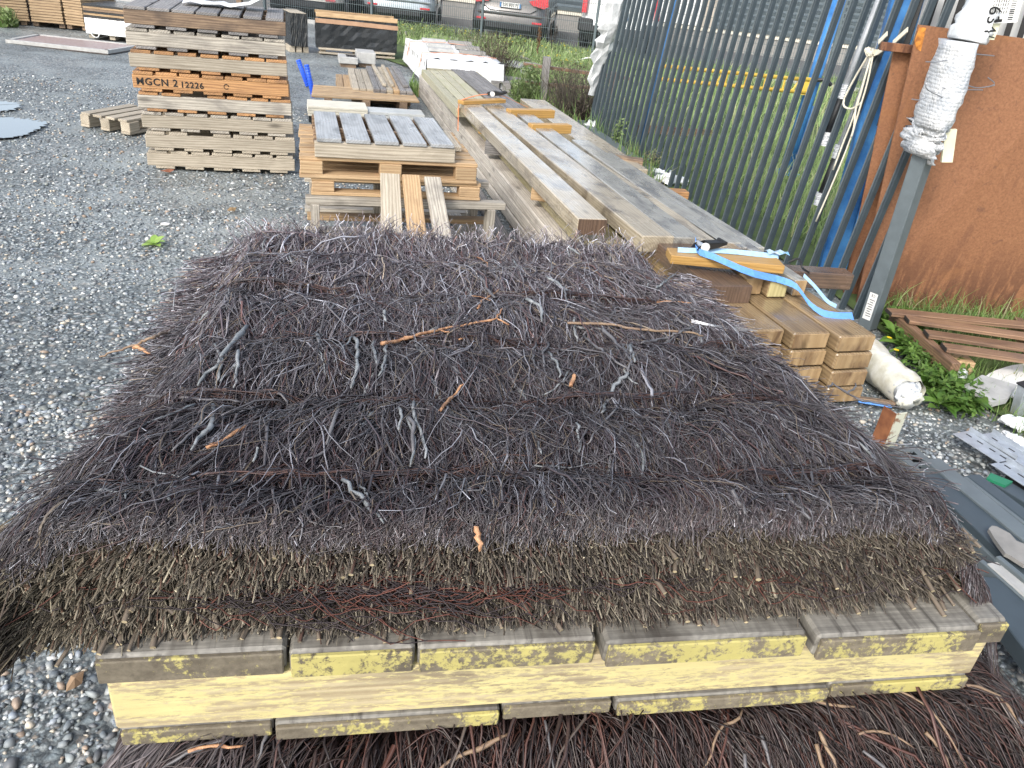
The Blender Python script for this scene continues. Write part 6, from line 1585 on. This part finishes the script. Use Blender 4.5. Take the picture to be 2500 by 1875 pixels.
a = at(2335, 895, .05) - org; board('block', r, W_NEW, (a.x, a.y, .06), (.13, .10, .09))
# white sheets, slab, stub
o = sheet('white_board', blob([at(2395, 930, .05), at(2430, 908, .05), at(2500, 892, .05), at(2580, 900, .05), at(2580, 985, .05), at(2480, 975, .05)], 30, .01), .05, M_WHITE, 'thing'); tag(o, 'rounded white board lying in the grass at the right edge', 'board'); o.modifiers.new('t', 'SOLIDIFY').thickness = .012
crumple('white_rag', 'crumpled white film in the weeds left of the grey slab', 'film', [at(2300, 915, .03), at(2340, 920, .06), at(2372, 935, .04)], [.05, .07, .04], M_WHITEFILM, seed=12, flat=.5, amp=.35)
crumple('white_rag', 'white film scrap in the grass beside the galvanised angles', 'film', [at(2452, 1020, .03), at(2480, 1030, .05), at(2495, 1048, .03)], [.04, .05, .03], M_WHITEFILM, seed=13, flat=.5, amp=.35)
crumple('white_rag', 'curled white strip behind the galvanised angles, right edge', 'film', [at(2452, 1055, .04), at(2475, 1068, .06), at(2520, 1100, .05)], [.02, .03, .03], M_WHITEFILM, seed=14, flat=.5, amp=.3)
o = sheet('paving_slab', [at(2345, 955, .06), at(2392, 927, .06), at(2478, 952, .06), at(2455, 985, .06), at(2415, 995, .06)], .06, M_CONC, 'thing'); tag(o, 'broken grey paving slab lying in the weeds', 'slab'); o.modifiers.new('t', 'SOLIDIFY').thickness = .03
g = at(2475, 1015); r = thing('metal_stub', 'short grey square tube standing in the grass at the right edge', 'tube', g, .3); board('tube', r, M_GALV, (0, 0, .09), (.18, .05, .05), ry=math.pi / 2 - .2); board('cap', r, M_BLACK, (-.018, 0, .182), (.06, .06, .008), ry=-.2)
o = board('blue_strip', None, M_STRAP, tuple(at(2135, 985, .02)), (.16, .03, .006), rz=-.1); tag(o, 'short blue strip on the ground by the beam ends', 'strip')
o = board('brown_lath', None, W_BROWN, tuple(at(2130, 977, .03)), (.22, .03, .015), rz=-.05); tag(o, 'thin brown lath on the ground by the beam ends', 'lath')
# ------------------------------------------------------------------ vegetation
def blades(xs, ys, hmin, hmax, w, cols, z0=0.0, bend=.35, S=3):
    n = len(xs); t = np.linspace(0, 1, S + 1)[None]; h = rng.uniform(hmin, hmax, n)[:, None] * rng.beta(3, 1.6, (n, 1)) * 1.3
    a = rng.uniform(0, 6.28, n)[:, None]; bd = np.abs(rng.normal(bend, bend * .6, (n, 1)))
    x = xs[:, None] + np.cos(a) * h * bd * t ** 2; y = ys[:, None] + np.sin(a) * h * bd * t ** 2; z = z0 + h * t * (1 - .25 * bd * t)
    f = rng.uniform(0, 6.28, n)[:, None]; ww = (w * rng.uniform(.6, 1.3, n))[:, None] * (1.02 - t ** 1.4)
    Lp = np.stack([x - np.cos(f) * ww, y - np.sin(f) * ww, z], -1); Rp = np.stack([x + np.cos(f) * ww, y + np.sin(f) * ww, z], -1)
    V_ = np.stack([Lp, Rp], 2).reshape(-1, 3); k = (np.arange(n) * (S + 1) * 2)[:, None] + (np.arange(S) * 2)[None]; k = k.ravel()
    T_ = np.concatenate([np.stack([k, k + 1, k + 3], 1), np.stack([k, k + 3, k + 2], 1)])
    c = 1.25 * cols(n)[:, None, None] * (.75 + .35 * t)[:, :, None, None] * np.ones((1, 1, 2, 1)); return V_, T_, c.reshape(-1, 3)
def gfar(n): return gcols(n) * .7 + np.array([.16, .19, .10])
def gcols(n, dry=.15):
    k = rng.random((n, 1)); c = np.where(k < .45, (.15, .24, .065), np.where(k < .8, (.22, .33, .11), np.where(k < 1 - dry, (.08, .15, .05), (.38, .35, .20)))); return c * rng.uniform(.75, 1.3, (n, 1))
M_LEAF = tinted('leaf', .5, .4, trans=.35)
def area(n, poly):
    P_ = np.array([(p[0], p[1]) for p in poly]); lo, hi = P_.min(0), P_.max(0); out = np.empty((0, 2))
    while len(out) < n:
        q = rng.uniform(lo, hi, (n * 2, 2)); ins = np.zeros(len(q), bool); j = len(P_) - 1
        for i in range(len(P_)):
            c1 = (P_[i, 1] > q[:, 1]) != (P_[j, 1] > q[:, 1]); xx_ = (P_[j, 0] - P_[i, 0]) * (q[:, 1] - P_[i, 1]) / (P_[j, 1] - P_[i, 1] + 1e-12) + P_[i, 0]
            ins ^= c1 & (q[:, 0] < xx_); j = i
        out = np.concatenate([out, q[ins]])
    return out[:n, 0], out[:n, 1]
acc = []
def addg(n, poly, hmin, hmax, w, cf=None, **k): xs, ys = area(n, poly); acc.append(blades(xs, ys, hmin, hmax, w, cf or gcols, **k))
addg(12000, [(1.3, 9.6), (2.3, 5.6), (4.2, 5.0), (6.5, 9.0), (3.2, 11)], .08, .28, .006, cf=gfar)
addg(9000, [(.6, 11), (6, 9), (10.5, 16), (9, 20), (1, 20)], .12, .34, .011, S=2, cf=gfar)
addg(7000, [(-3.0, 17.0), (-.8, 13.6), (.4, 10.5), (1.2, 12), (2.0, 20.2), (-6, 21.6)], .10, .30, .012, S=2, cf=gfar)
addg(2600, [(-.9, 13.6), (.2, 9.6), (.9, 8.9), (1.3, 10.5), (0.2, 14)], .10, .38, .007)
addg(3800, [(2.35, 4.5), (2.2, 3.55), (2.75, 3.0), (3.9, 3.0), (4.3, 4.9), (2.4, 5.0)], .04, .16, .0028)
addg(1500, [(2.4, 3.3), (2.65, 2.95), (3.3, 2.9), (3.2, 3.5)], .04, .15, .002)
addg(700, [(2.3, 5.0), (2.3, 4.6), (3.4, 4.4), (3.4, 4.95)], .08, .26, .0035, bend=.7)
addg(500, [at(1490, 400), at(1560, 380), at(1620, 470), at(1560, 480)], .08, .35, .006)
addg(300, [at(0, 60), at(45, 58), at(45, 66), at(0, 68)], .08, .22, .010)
addg(260, [at(1005, 200), at(1030, 230), at(1020, 240), at(1000, 215)], .05, .2, .008)
def joinp(acc):
    P = []; F_ = []; C = []; o = 0
    for a, b, c in acc: P.append(a); F_.append(b + o); C.append(c); o += len(a)
    return np.concatenate(P), np.concatenate(F_), np.concatenate(C)
a, b, c = joinp(acc); tag(link('grass', mesh_np('grass', a, b, col=c), M_LEAF), kind='stuff')
# weed masses with small leaves and yellow flowers along the fence
def leafcloud(cx, cy, r, h, n, size, cols, seed=0, z0=0.0, dens=1.0):
    a = rng.uniform(0, 6.28, n); rr = r * np.sqrt(rng.random(n)); z = z0 + h * rng.beta(1.8, 1.4, n); rr = rr * (1 - .35 * (z - z0) / h)
    cen = np.stack([cx + np.cos(a) * rr, cy + np.sin(a) * rr, z], -1)
    d1 = rng.normal(0, 1, (n, 3)); d1 /= np.linalg.norm(d1, axis=1, keepdims=True); d2 = np.cross(d1, rng.normal(0, 1, (n, 3))); d2 /= np.linalg.norm(d2, axis=1, keepdims=True) + 1e-9
    s = (size * rng.uniform(.5, 1.4, n))[:, None]; V_ = np.stack([cen - d1 * s, cen + d2 * s * .4, cen + d1 * s, cen - d2 * s * .4], 1).reshape(-1, 3)
    k = np.arange(n) * 4; T_ = np.concatenate([np.stack([k, k + 1, k + 2], 1), np.stack([k, k + 2, k + 3], 1)])
    c = cols(n) * np.clip(.45 + .75 * (z - z0) / h, .3, 1.3)[:, None] ** 0 ; return V_, T_, np.repeat(c, 4, 0)
def stems(cx, cy, r, h, n, rad, col, lean=.35):
    S = 6; t = np.linspace(0, 1, S)[None]; a = rng.uniform(0, 6.28, (n, 1)); l = rng.uniform(.5, 1, (n, 1)) * h; sp = np.abs(rng.normal(lean, lean * .5, (n, 1)))
    w = rng.normal(0, .06, (n, S)).cumsum(1) * l
    x = cx + np.cos(a) * (r * .25 + l * sp * t) + w; y = cy + np.sin(a) * (r * .25 + l * sp * t) + w[::-1]; z = l * t
    cc = np.array(col) * rng.uniform(.6, 1.4, (n, 1)); return twig_np(np.stack([x, y, z], -1), rad * (1.1 - .8 * t) * np.ones((n, 1)), np.repeat(cc[:, None], S, 1))
def weed(name, label, cat, p, r, h, nl, size, lc, ns=30, sc=(.10, .13, .05), rad=.006, group=None, flower=0):
    t_ = thing(name, label, cat, (p[0], p[1], 0), 0, group)
    a, b, c = leafcloud(0, 0, r, h, nl, size, lc); o = link('foliage', mesh_np('fol', a, b, col=c), M_LEAF, t_)
    a, b, c = stems(0, 0, r, h, ns, rad, sc); link('stems', mesh_np('stems', a, b, col=c), M_TWIGD, t_)
    if flower:
        a, b, c = leafcloud(0, 0, r * 1.05, h * .5, flower, size * 1.0, lambda n: np.array([(.75, .62, .10)]) * np.ones((n, 1)), z0=h * .6); link('flowers', mesh_np('fl', a, b, col=c), M_LEAF, t_)['kind'] = 'stuff'
    return t_
green = lambda n: np.where(rng.random((n, 1)) < .5, (.22, .31, .11), (.33, .41, .19)) * rng.uniform(.7, 1.3, (n, 1))
olive = lambda n: np.where(rng.random((n, 1)) < .6, (.24, .23, .14), (.18, .20, .10)) * rng.uniform(.6, 1.4, (n, 1))
brown = lambda n: np.where(rng.random((n, 1)) < .6, (.17, .14, .095), (.09, .075, .05)) * rng.uniform(.6, 1.4, (n, 1))
rw = random.Random(11)
wl = [((1000, 95), 'left of the grey people carrier, by the silver hatchback', green, .9, .55), ((1050, 92), 'yellow flowered, under the silver hatchback bumper', green, .9, .5), ((1110, 100), 'yellow flowered, left of the first visible fence post', green, .9, .55),
      ((1165, 118), 'olive coloured, at the foot of the fence post', olive, .9, .6), ((1230, 120), 'pale green, under the people carrier bumper', green, .9, .5), ((1290, 128), 'bushy, in front of the people carrier wheel', green, .9, .5), ((1350, 135), 'under the louvred door', green, .9, .45), ((1420, 150), 'left of the white van fence post', green, .8, .4), ((1190, 150), 'olive, nearer than the fence and behind the white bundle', olive, .7, .45), ((1260, 165), 'tall, behind the upper old pallet', green, .8, .45), ((1340, 170), 'dense, behind the rusty rails', green, .9, .5), ((1430, 180), 'by the film wrapped end of the gate', green, .8, .45)]
for px, wh, cf_, r_, h_ in wl:
    p_ = at(*px); weed('weed_clump', 'weed clump ' + wh, 'weeds', p_, r_ * rw.uniform(.7, .9), h_ * .55, 520, .026, cf_, 70, flower=14 if 'yellow' in wh or cf_ is green else 0, group='weed clumps along the mesh fence')
weed('dead_bush', 'dark dead bush beside the white sheeted bundle', 'bush', at(1212, 205), .30, .80, 420, .020, brown, 150, (.07, .05, .04), .005)
weed('dead_bush', 'grey brown withered bush between the grey post and the gate', 'bush', at(1405, 300), .50, .72, 620, .018, brown, 300, (.10, .085, .07), .005)
weed('dead_bush', 'withered pale stalks in front of the rusty rails', 'bush', at(1365, 265), .28, .65, 260, .018, olive, 120, (.16, .14, .10), .004)
weed('dead_bush', 'dark tangle low at the far foot of the slatted gate', 'bush', at(1425, 310), .30, .32, 500, .02, lambda n: brown(n) * .5, 160, (.04, .03, .025), .005)
weed('ivy_bush', 'leafy green plant climbing left of the grey post', 'bush', at(1286, 262), .20, .55, 420, .032, lambda n: green(n) * .75, 50)
weed('ivy_bush', 'low green plant beside the long beams behind the orange strap', 'bush', at(1262, 245), .16, .28, 260, .03, green, 30)
weed('weed_clump', 'grey green weed poking up in front of the gate slats, farther one', 'weeds', at(1510, 372), .12, .38, 220, .018, green, 22, rad=.003)
weed('weed_clump', 'seedy grey weed at the end of the brown cross timber', 'weeds', at(1590, 432), .16, .26, 420, .014, olive, 40, rad=.003)
weed('weed_clump', 'small dock weed at the left foot of the tan lath stacks', 'weeds', at(18, 66), .18, .28, 160, .05, green, 14)
a, b, c = leafcloud(0, 0, 1, .10, 10, .02, green)
gcx, gcy = area(2600, [at(2150, 790), at(2200, 775), at(2260, 830), at(2330, 900), at(2400, 1000), at(2380, 1040), at(2290, 1010), at(2250, 960), at(2190, 870)])
n = len(gcx); cen = np.stack([gcx, gcy, .02 + .09 * rng.random(n)], -1); d1 = rng.normal(0, 1, (n, 3)); d1[:, 2] *= .5; d1 /= np.linalg.norm(d1, axis=1, keepdims=True); d2 = np.cross(d1, np.array([0, 0, 1.0]) + rng.normal(0, .3, (n, 3))); d2 /= np.linalg.norm(d2, axis=1, keepdims=True)
sz = rng.uniform(.010, .030, n)[:, None]; vv_ = np.stack([cen - d1 * sz, cen - d1 * sz * .2 + d2 * sz * .42, cen + d1 * sz, cen - d1 * sz * .2 - d2 * sz * .42], 1).reshape(-1, 3); k = np.arange(n) * 4
tag(link('ground_cover', mesh_np('ground_cover', vv_, np.concatenate([np.stack([k, k + 1, k + 2], 1), np.stack([k, k + 2, k + 3], 1)]), col=np.repeat(np.where(rng.random((n, 1)) < .5, (.10, .19, .04), (.16, .27, .06)) * rng.uniform(.6, 1.3, (n, 1)), 4, 0)), M_LEAF), kind='stuff')
# thin reddish dock stalks and pale hoops by the fence
for lb, px, tpx, c_ in (('rusty brown seed stalk standing in front of the people carrier', (1310, 152), (1318, 66), (.16, .09, .05)), ('dark slim stalk with seed heads under the louvred door', (1350, 135), (1345, 62), (.05, .045, .04))):
    g = at(*px); t_ = up(g, *tpx); S = 9; q = np.array([[tuple(g.lerp(t_, k / (S - 1)) + Vector((rw.uniform(-.02, .02), 0, 0))) for k in range(S)]])
    a, b, c = twig_np(q, .014 * np.ones((1, S)), np.array(c_)[None, None] * np.ones((1, S, 3)), 5); r = thing('seed_stalk', lb, 'stalk', g); wpart('stem', mesh_np('st', a, b, col=c), M_TWIGD, r)
    a, b, c = leafcloud(g.x, g.y, .06, (t_ - g).z * .6, 160, .02, lambda n: np.array([c_]) * rng.uniform(.6, 1.6, (n, 1)), z0=(t_ - g).z * .4); wpart('seeds', mesh_np('sd', a, b, col=c), M_LEAF, r)
for lb, pts in (('pale bent plastic hoop in the grass near the gate film', [(1405, 165), (1412, 150), (1430, 142), (1450, 141)]), ('grey curved slat lying on the upper old pallet', [(1270, 138), (1290, 146), (1308, 158), (1318, 168)])):
    g = at(pts[0][0], pts[0][1] + (0 if 'hoop' in lb else 25)); mb = MB(); mb.tube(smoothpath([up(g, *q) for q in pts], 10), .016 if 'hoop' in lb else .03, 6); tag(mb.build('bent_strip', M_CONCD if 'slat' in lb else M_WHITE, smooth=True), lb, 'strip')

# broad leaved weeds: each leaf its own piece
def leaf_mesh(ln, w, curl, ser=0):
    S = 7; mb = MB()
    for i in range(S + 1):
        t = i / S; hw = w / 2 * math.sin(min(1, t * 1.05) * math.pi) ** .75 * (1 - .25 * t) + (.0015 if i < S else 0); x = ln * t * (1 - .15 * curl * t); z = ln * (.42 * t - curl * t * t)
        mb.v += [(x, -hw, z + hw * .28), (x, 0, z), (x, hw, z + hw * .28)]
    for i in range(S):
        k = i * 3; mb.f += [[k, k + 1, k + 4, k + 3], [k + 1, k + 2, k + 5, k + 4]]
    me = mesh_from('leaf', mb.v, mb.f, True); return me
def leafmat(n, a, b):
    mt, nt, p = base_mat(n); oi = nt.nodes.new('ShaderNodeObjectInfo'); c = ramp(nt, oi.outputs['Random'], [(0, a), (1, b)]); nz = noise_tex(nt, objco(nt), 25, 4)
    c = mix(nt, mapr(nt, nz, .4, .7, 0, .4), c, tuple(k * .5 for k in a)); nt.links.new(c, p.inputs['Base Color']); p.inputs['Roughness'].default_value = .42
    tr = nt.nodes.new('ShaderNodeBsdfTranslucent'); nt.links.new(c, tr.inputs[0]); ms = nt.nodes.new('ShaderNodeMixShader'); ms.inputs[0].default_value = .3; nt.links.new(p.outputs[0], ms.inputs[1]); nt.links.new(tr.outputs[0], ms.inputs[2])
    nt.links.new(ms.outputs[0], [x for x in nt.nodes if x.type == 'OUTPUT_MATERIAL'][0].inputs[0]); return mt
M_BL = leafmat('broad_leaf', (.075, .17, .028), (.17, .30, .06))
LM = [leaf_mesh(.11, .045, .5), leaf_mesh(.14, .055, .65), leaf_mesh(.09, .05, .35), leaf_mesh(.17, .045, .8)]
spots = [((2155, 790), 'beside the end post sticker'), ((2185, 800), 'with a yellow flower stalk, right of the sticker'), ((2175, 840), 'between beam ends and old pallet'), ((2215, 835), 'at the corner of the old reddish pallet'), ((2225, 880), 'above the plastic roll'),
         ((2260, 900), 'in front of the old reddish pallet, darker one'), ((2255, 950), 'right of the plastic roll, upper'), ((2290, 940), 'left of the crumpled white film'), ((2285, 1000), 'right of the roll, near the gravel'), ((2330, 985), 'against the broken slab'), ((2350, 1010), 'between broken slab and galvanised angles'), ((2310, 960), 'in the middle of the weed patch'), ((2375, 1000), 'in front of the broken slab'), ((2200, 862), 'low by the top of the plastic roll')]
for (px, wh) in spots:
    g = at(*px); r = thing('broadleaf_weed', 'broad leaved green weed ' + wh, 'weed', g, rw.uniform(0, 6), 'broad leaved weeds at the right')
    for k in range(rw.randint(9, 13)):
        link('leaf', rw.choice(LM), M_BL, r, (rw.uniform(-.012, .012), rw.uniform(-.012, .012), .01 + rw.uniform(0, .05)), (rw.uniform(-.2, .2), -rw.uniform(-.1, .75), k * 2.4 + rw.uniform(-.3, .3)))
for lb, px, tpx in (('single yellow flower on a thin stalk beside the end post', (2135, 775), (2143, 747)), ('small yellow flower low in the weeds by the beam ends', (2165, 850), (2171, 825)), ('orange yellow flower among the leaves over the plastic roll', (2182, 890), (2188, 855))):
    g = at(*px); t_ = up(g, *tpx); t_ = Vector((t_.x, t_.y, t_.z)); r = thing('yellow_flower', lb, 'flower', g); mb = MB(); mb.tube(smoothpath([g, g.lerp(t_, .5) + Vector((.01, 0, 0)), t_], 7), .0018, 5); wpart('stalk', mesh_from('s', mb.v, mb.f), M_BL, r)
    mb = MB()
    for k in range(11): a = k * 6.283 / 11; p1 = t_ + Vector((math.cos(a) * .012, math.sin(a) * .012, .003)); mb.add([t_, p1 + Vector((-math.sin(a) * .004, math.cos(a) * .004, 0)), p1 + Vector((math.cos(a) * .004, math.sin(a) * .004, 0)), p1 - Vector((-math.sin(a) * .004, math.cos(a) * .004, 0))], [[0, 1, 2, 3]])
    wpart('petals', mesh_from('p', mb.v, mb.f), plain('petal_yellow', (.80, .58, .02), .5), r)
# little sprout, leaf litter and pale stone on the gravel
g = at(378, 600); r = thing('sprout', 'small light green sprout alone on the gravel at the left', 'plant', g)
for k in range(7): link('leaf', LM[2], leafmat('sprout_leaf', (.30, .50, .10), (.42, .58, .16)), r, (0, 0, .005), (0, -rw.uniform(-.2, .9), k * .9 + rw.uniform(-.2, .2)))
tag(link('pale_stone', mesh_from('ps', [tuple(v * np.array([.034, .022, .012])) for v in ICO_V], [list(map(int, f)) for f in ICO_F]), M_WHITE, None, at(404, 547, .014), (0, 0, .3)), 'flat whitish stone on the gravel behind the green sprout', 'stone')
def litter(lb, px, sc, col, rz):
    mb = MB(); q = [(-1, 0), (-.5, .35), (.1, .42), (.6, .2), (1, .05), (.7, -.2), (.1, -.4), (-.5, -.3)]
    mb.v = [(x * sc, y * sc, .012 + .010 * math.sin(x * 3 + y * 4)) for x, y in q] + [(0, 0, .022)]; mb.f = [[i, (i + 1) % 8, 8] for i in range(8)]
    o = mb.build('fallen_leaf', plain('litter_' + str(px[0]), col, .7), None); p_ = at(*px); o.location = (p_.x, p_.y, .004); o.rotation_euler = (0, 0, rz); tag(o, lb, 'leaf', 'fallen leaves on the gravel')
litter('reddish brown fallen leaf at the foot of the tall pallet stack', (412, 421), .065, (.22, .08, .04), .5)
litter('tan fallen leaf on the gravel behind the pile', (567, 516), .05, (.30, .20, .10), 1.2)
litter('brown fallen leaf on the gravel left of the pallet stack foot', (222, 514), .03, (.22, .12, .06), 2.2)
litter('thin tan leaf lying near the bottom left corner', (187, 1672), .035, (.30, .20, .12), 1.4)
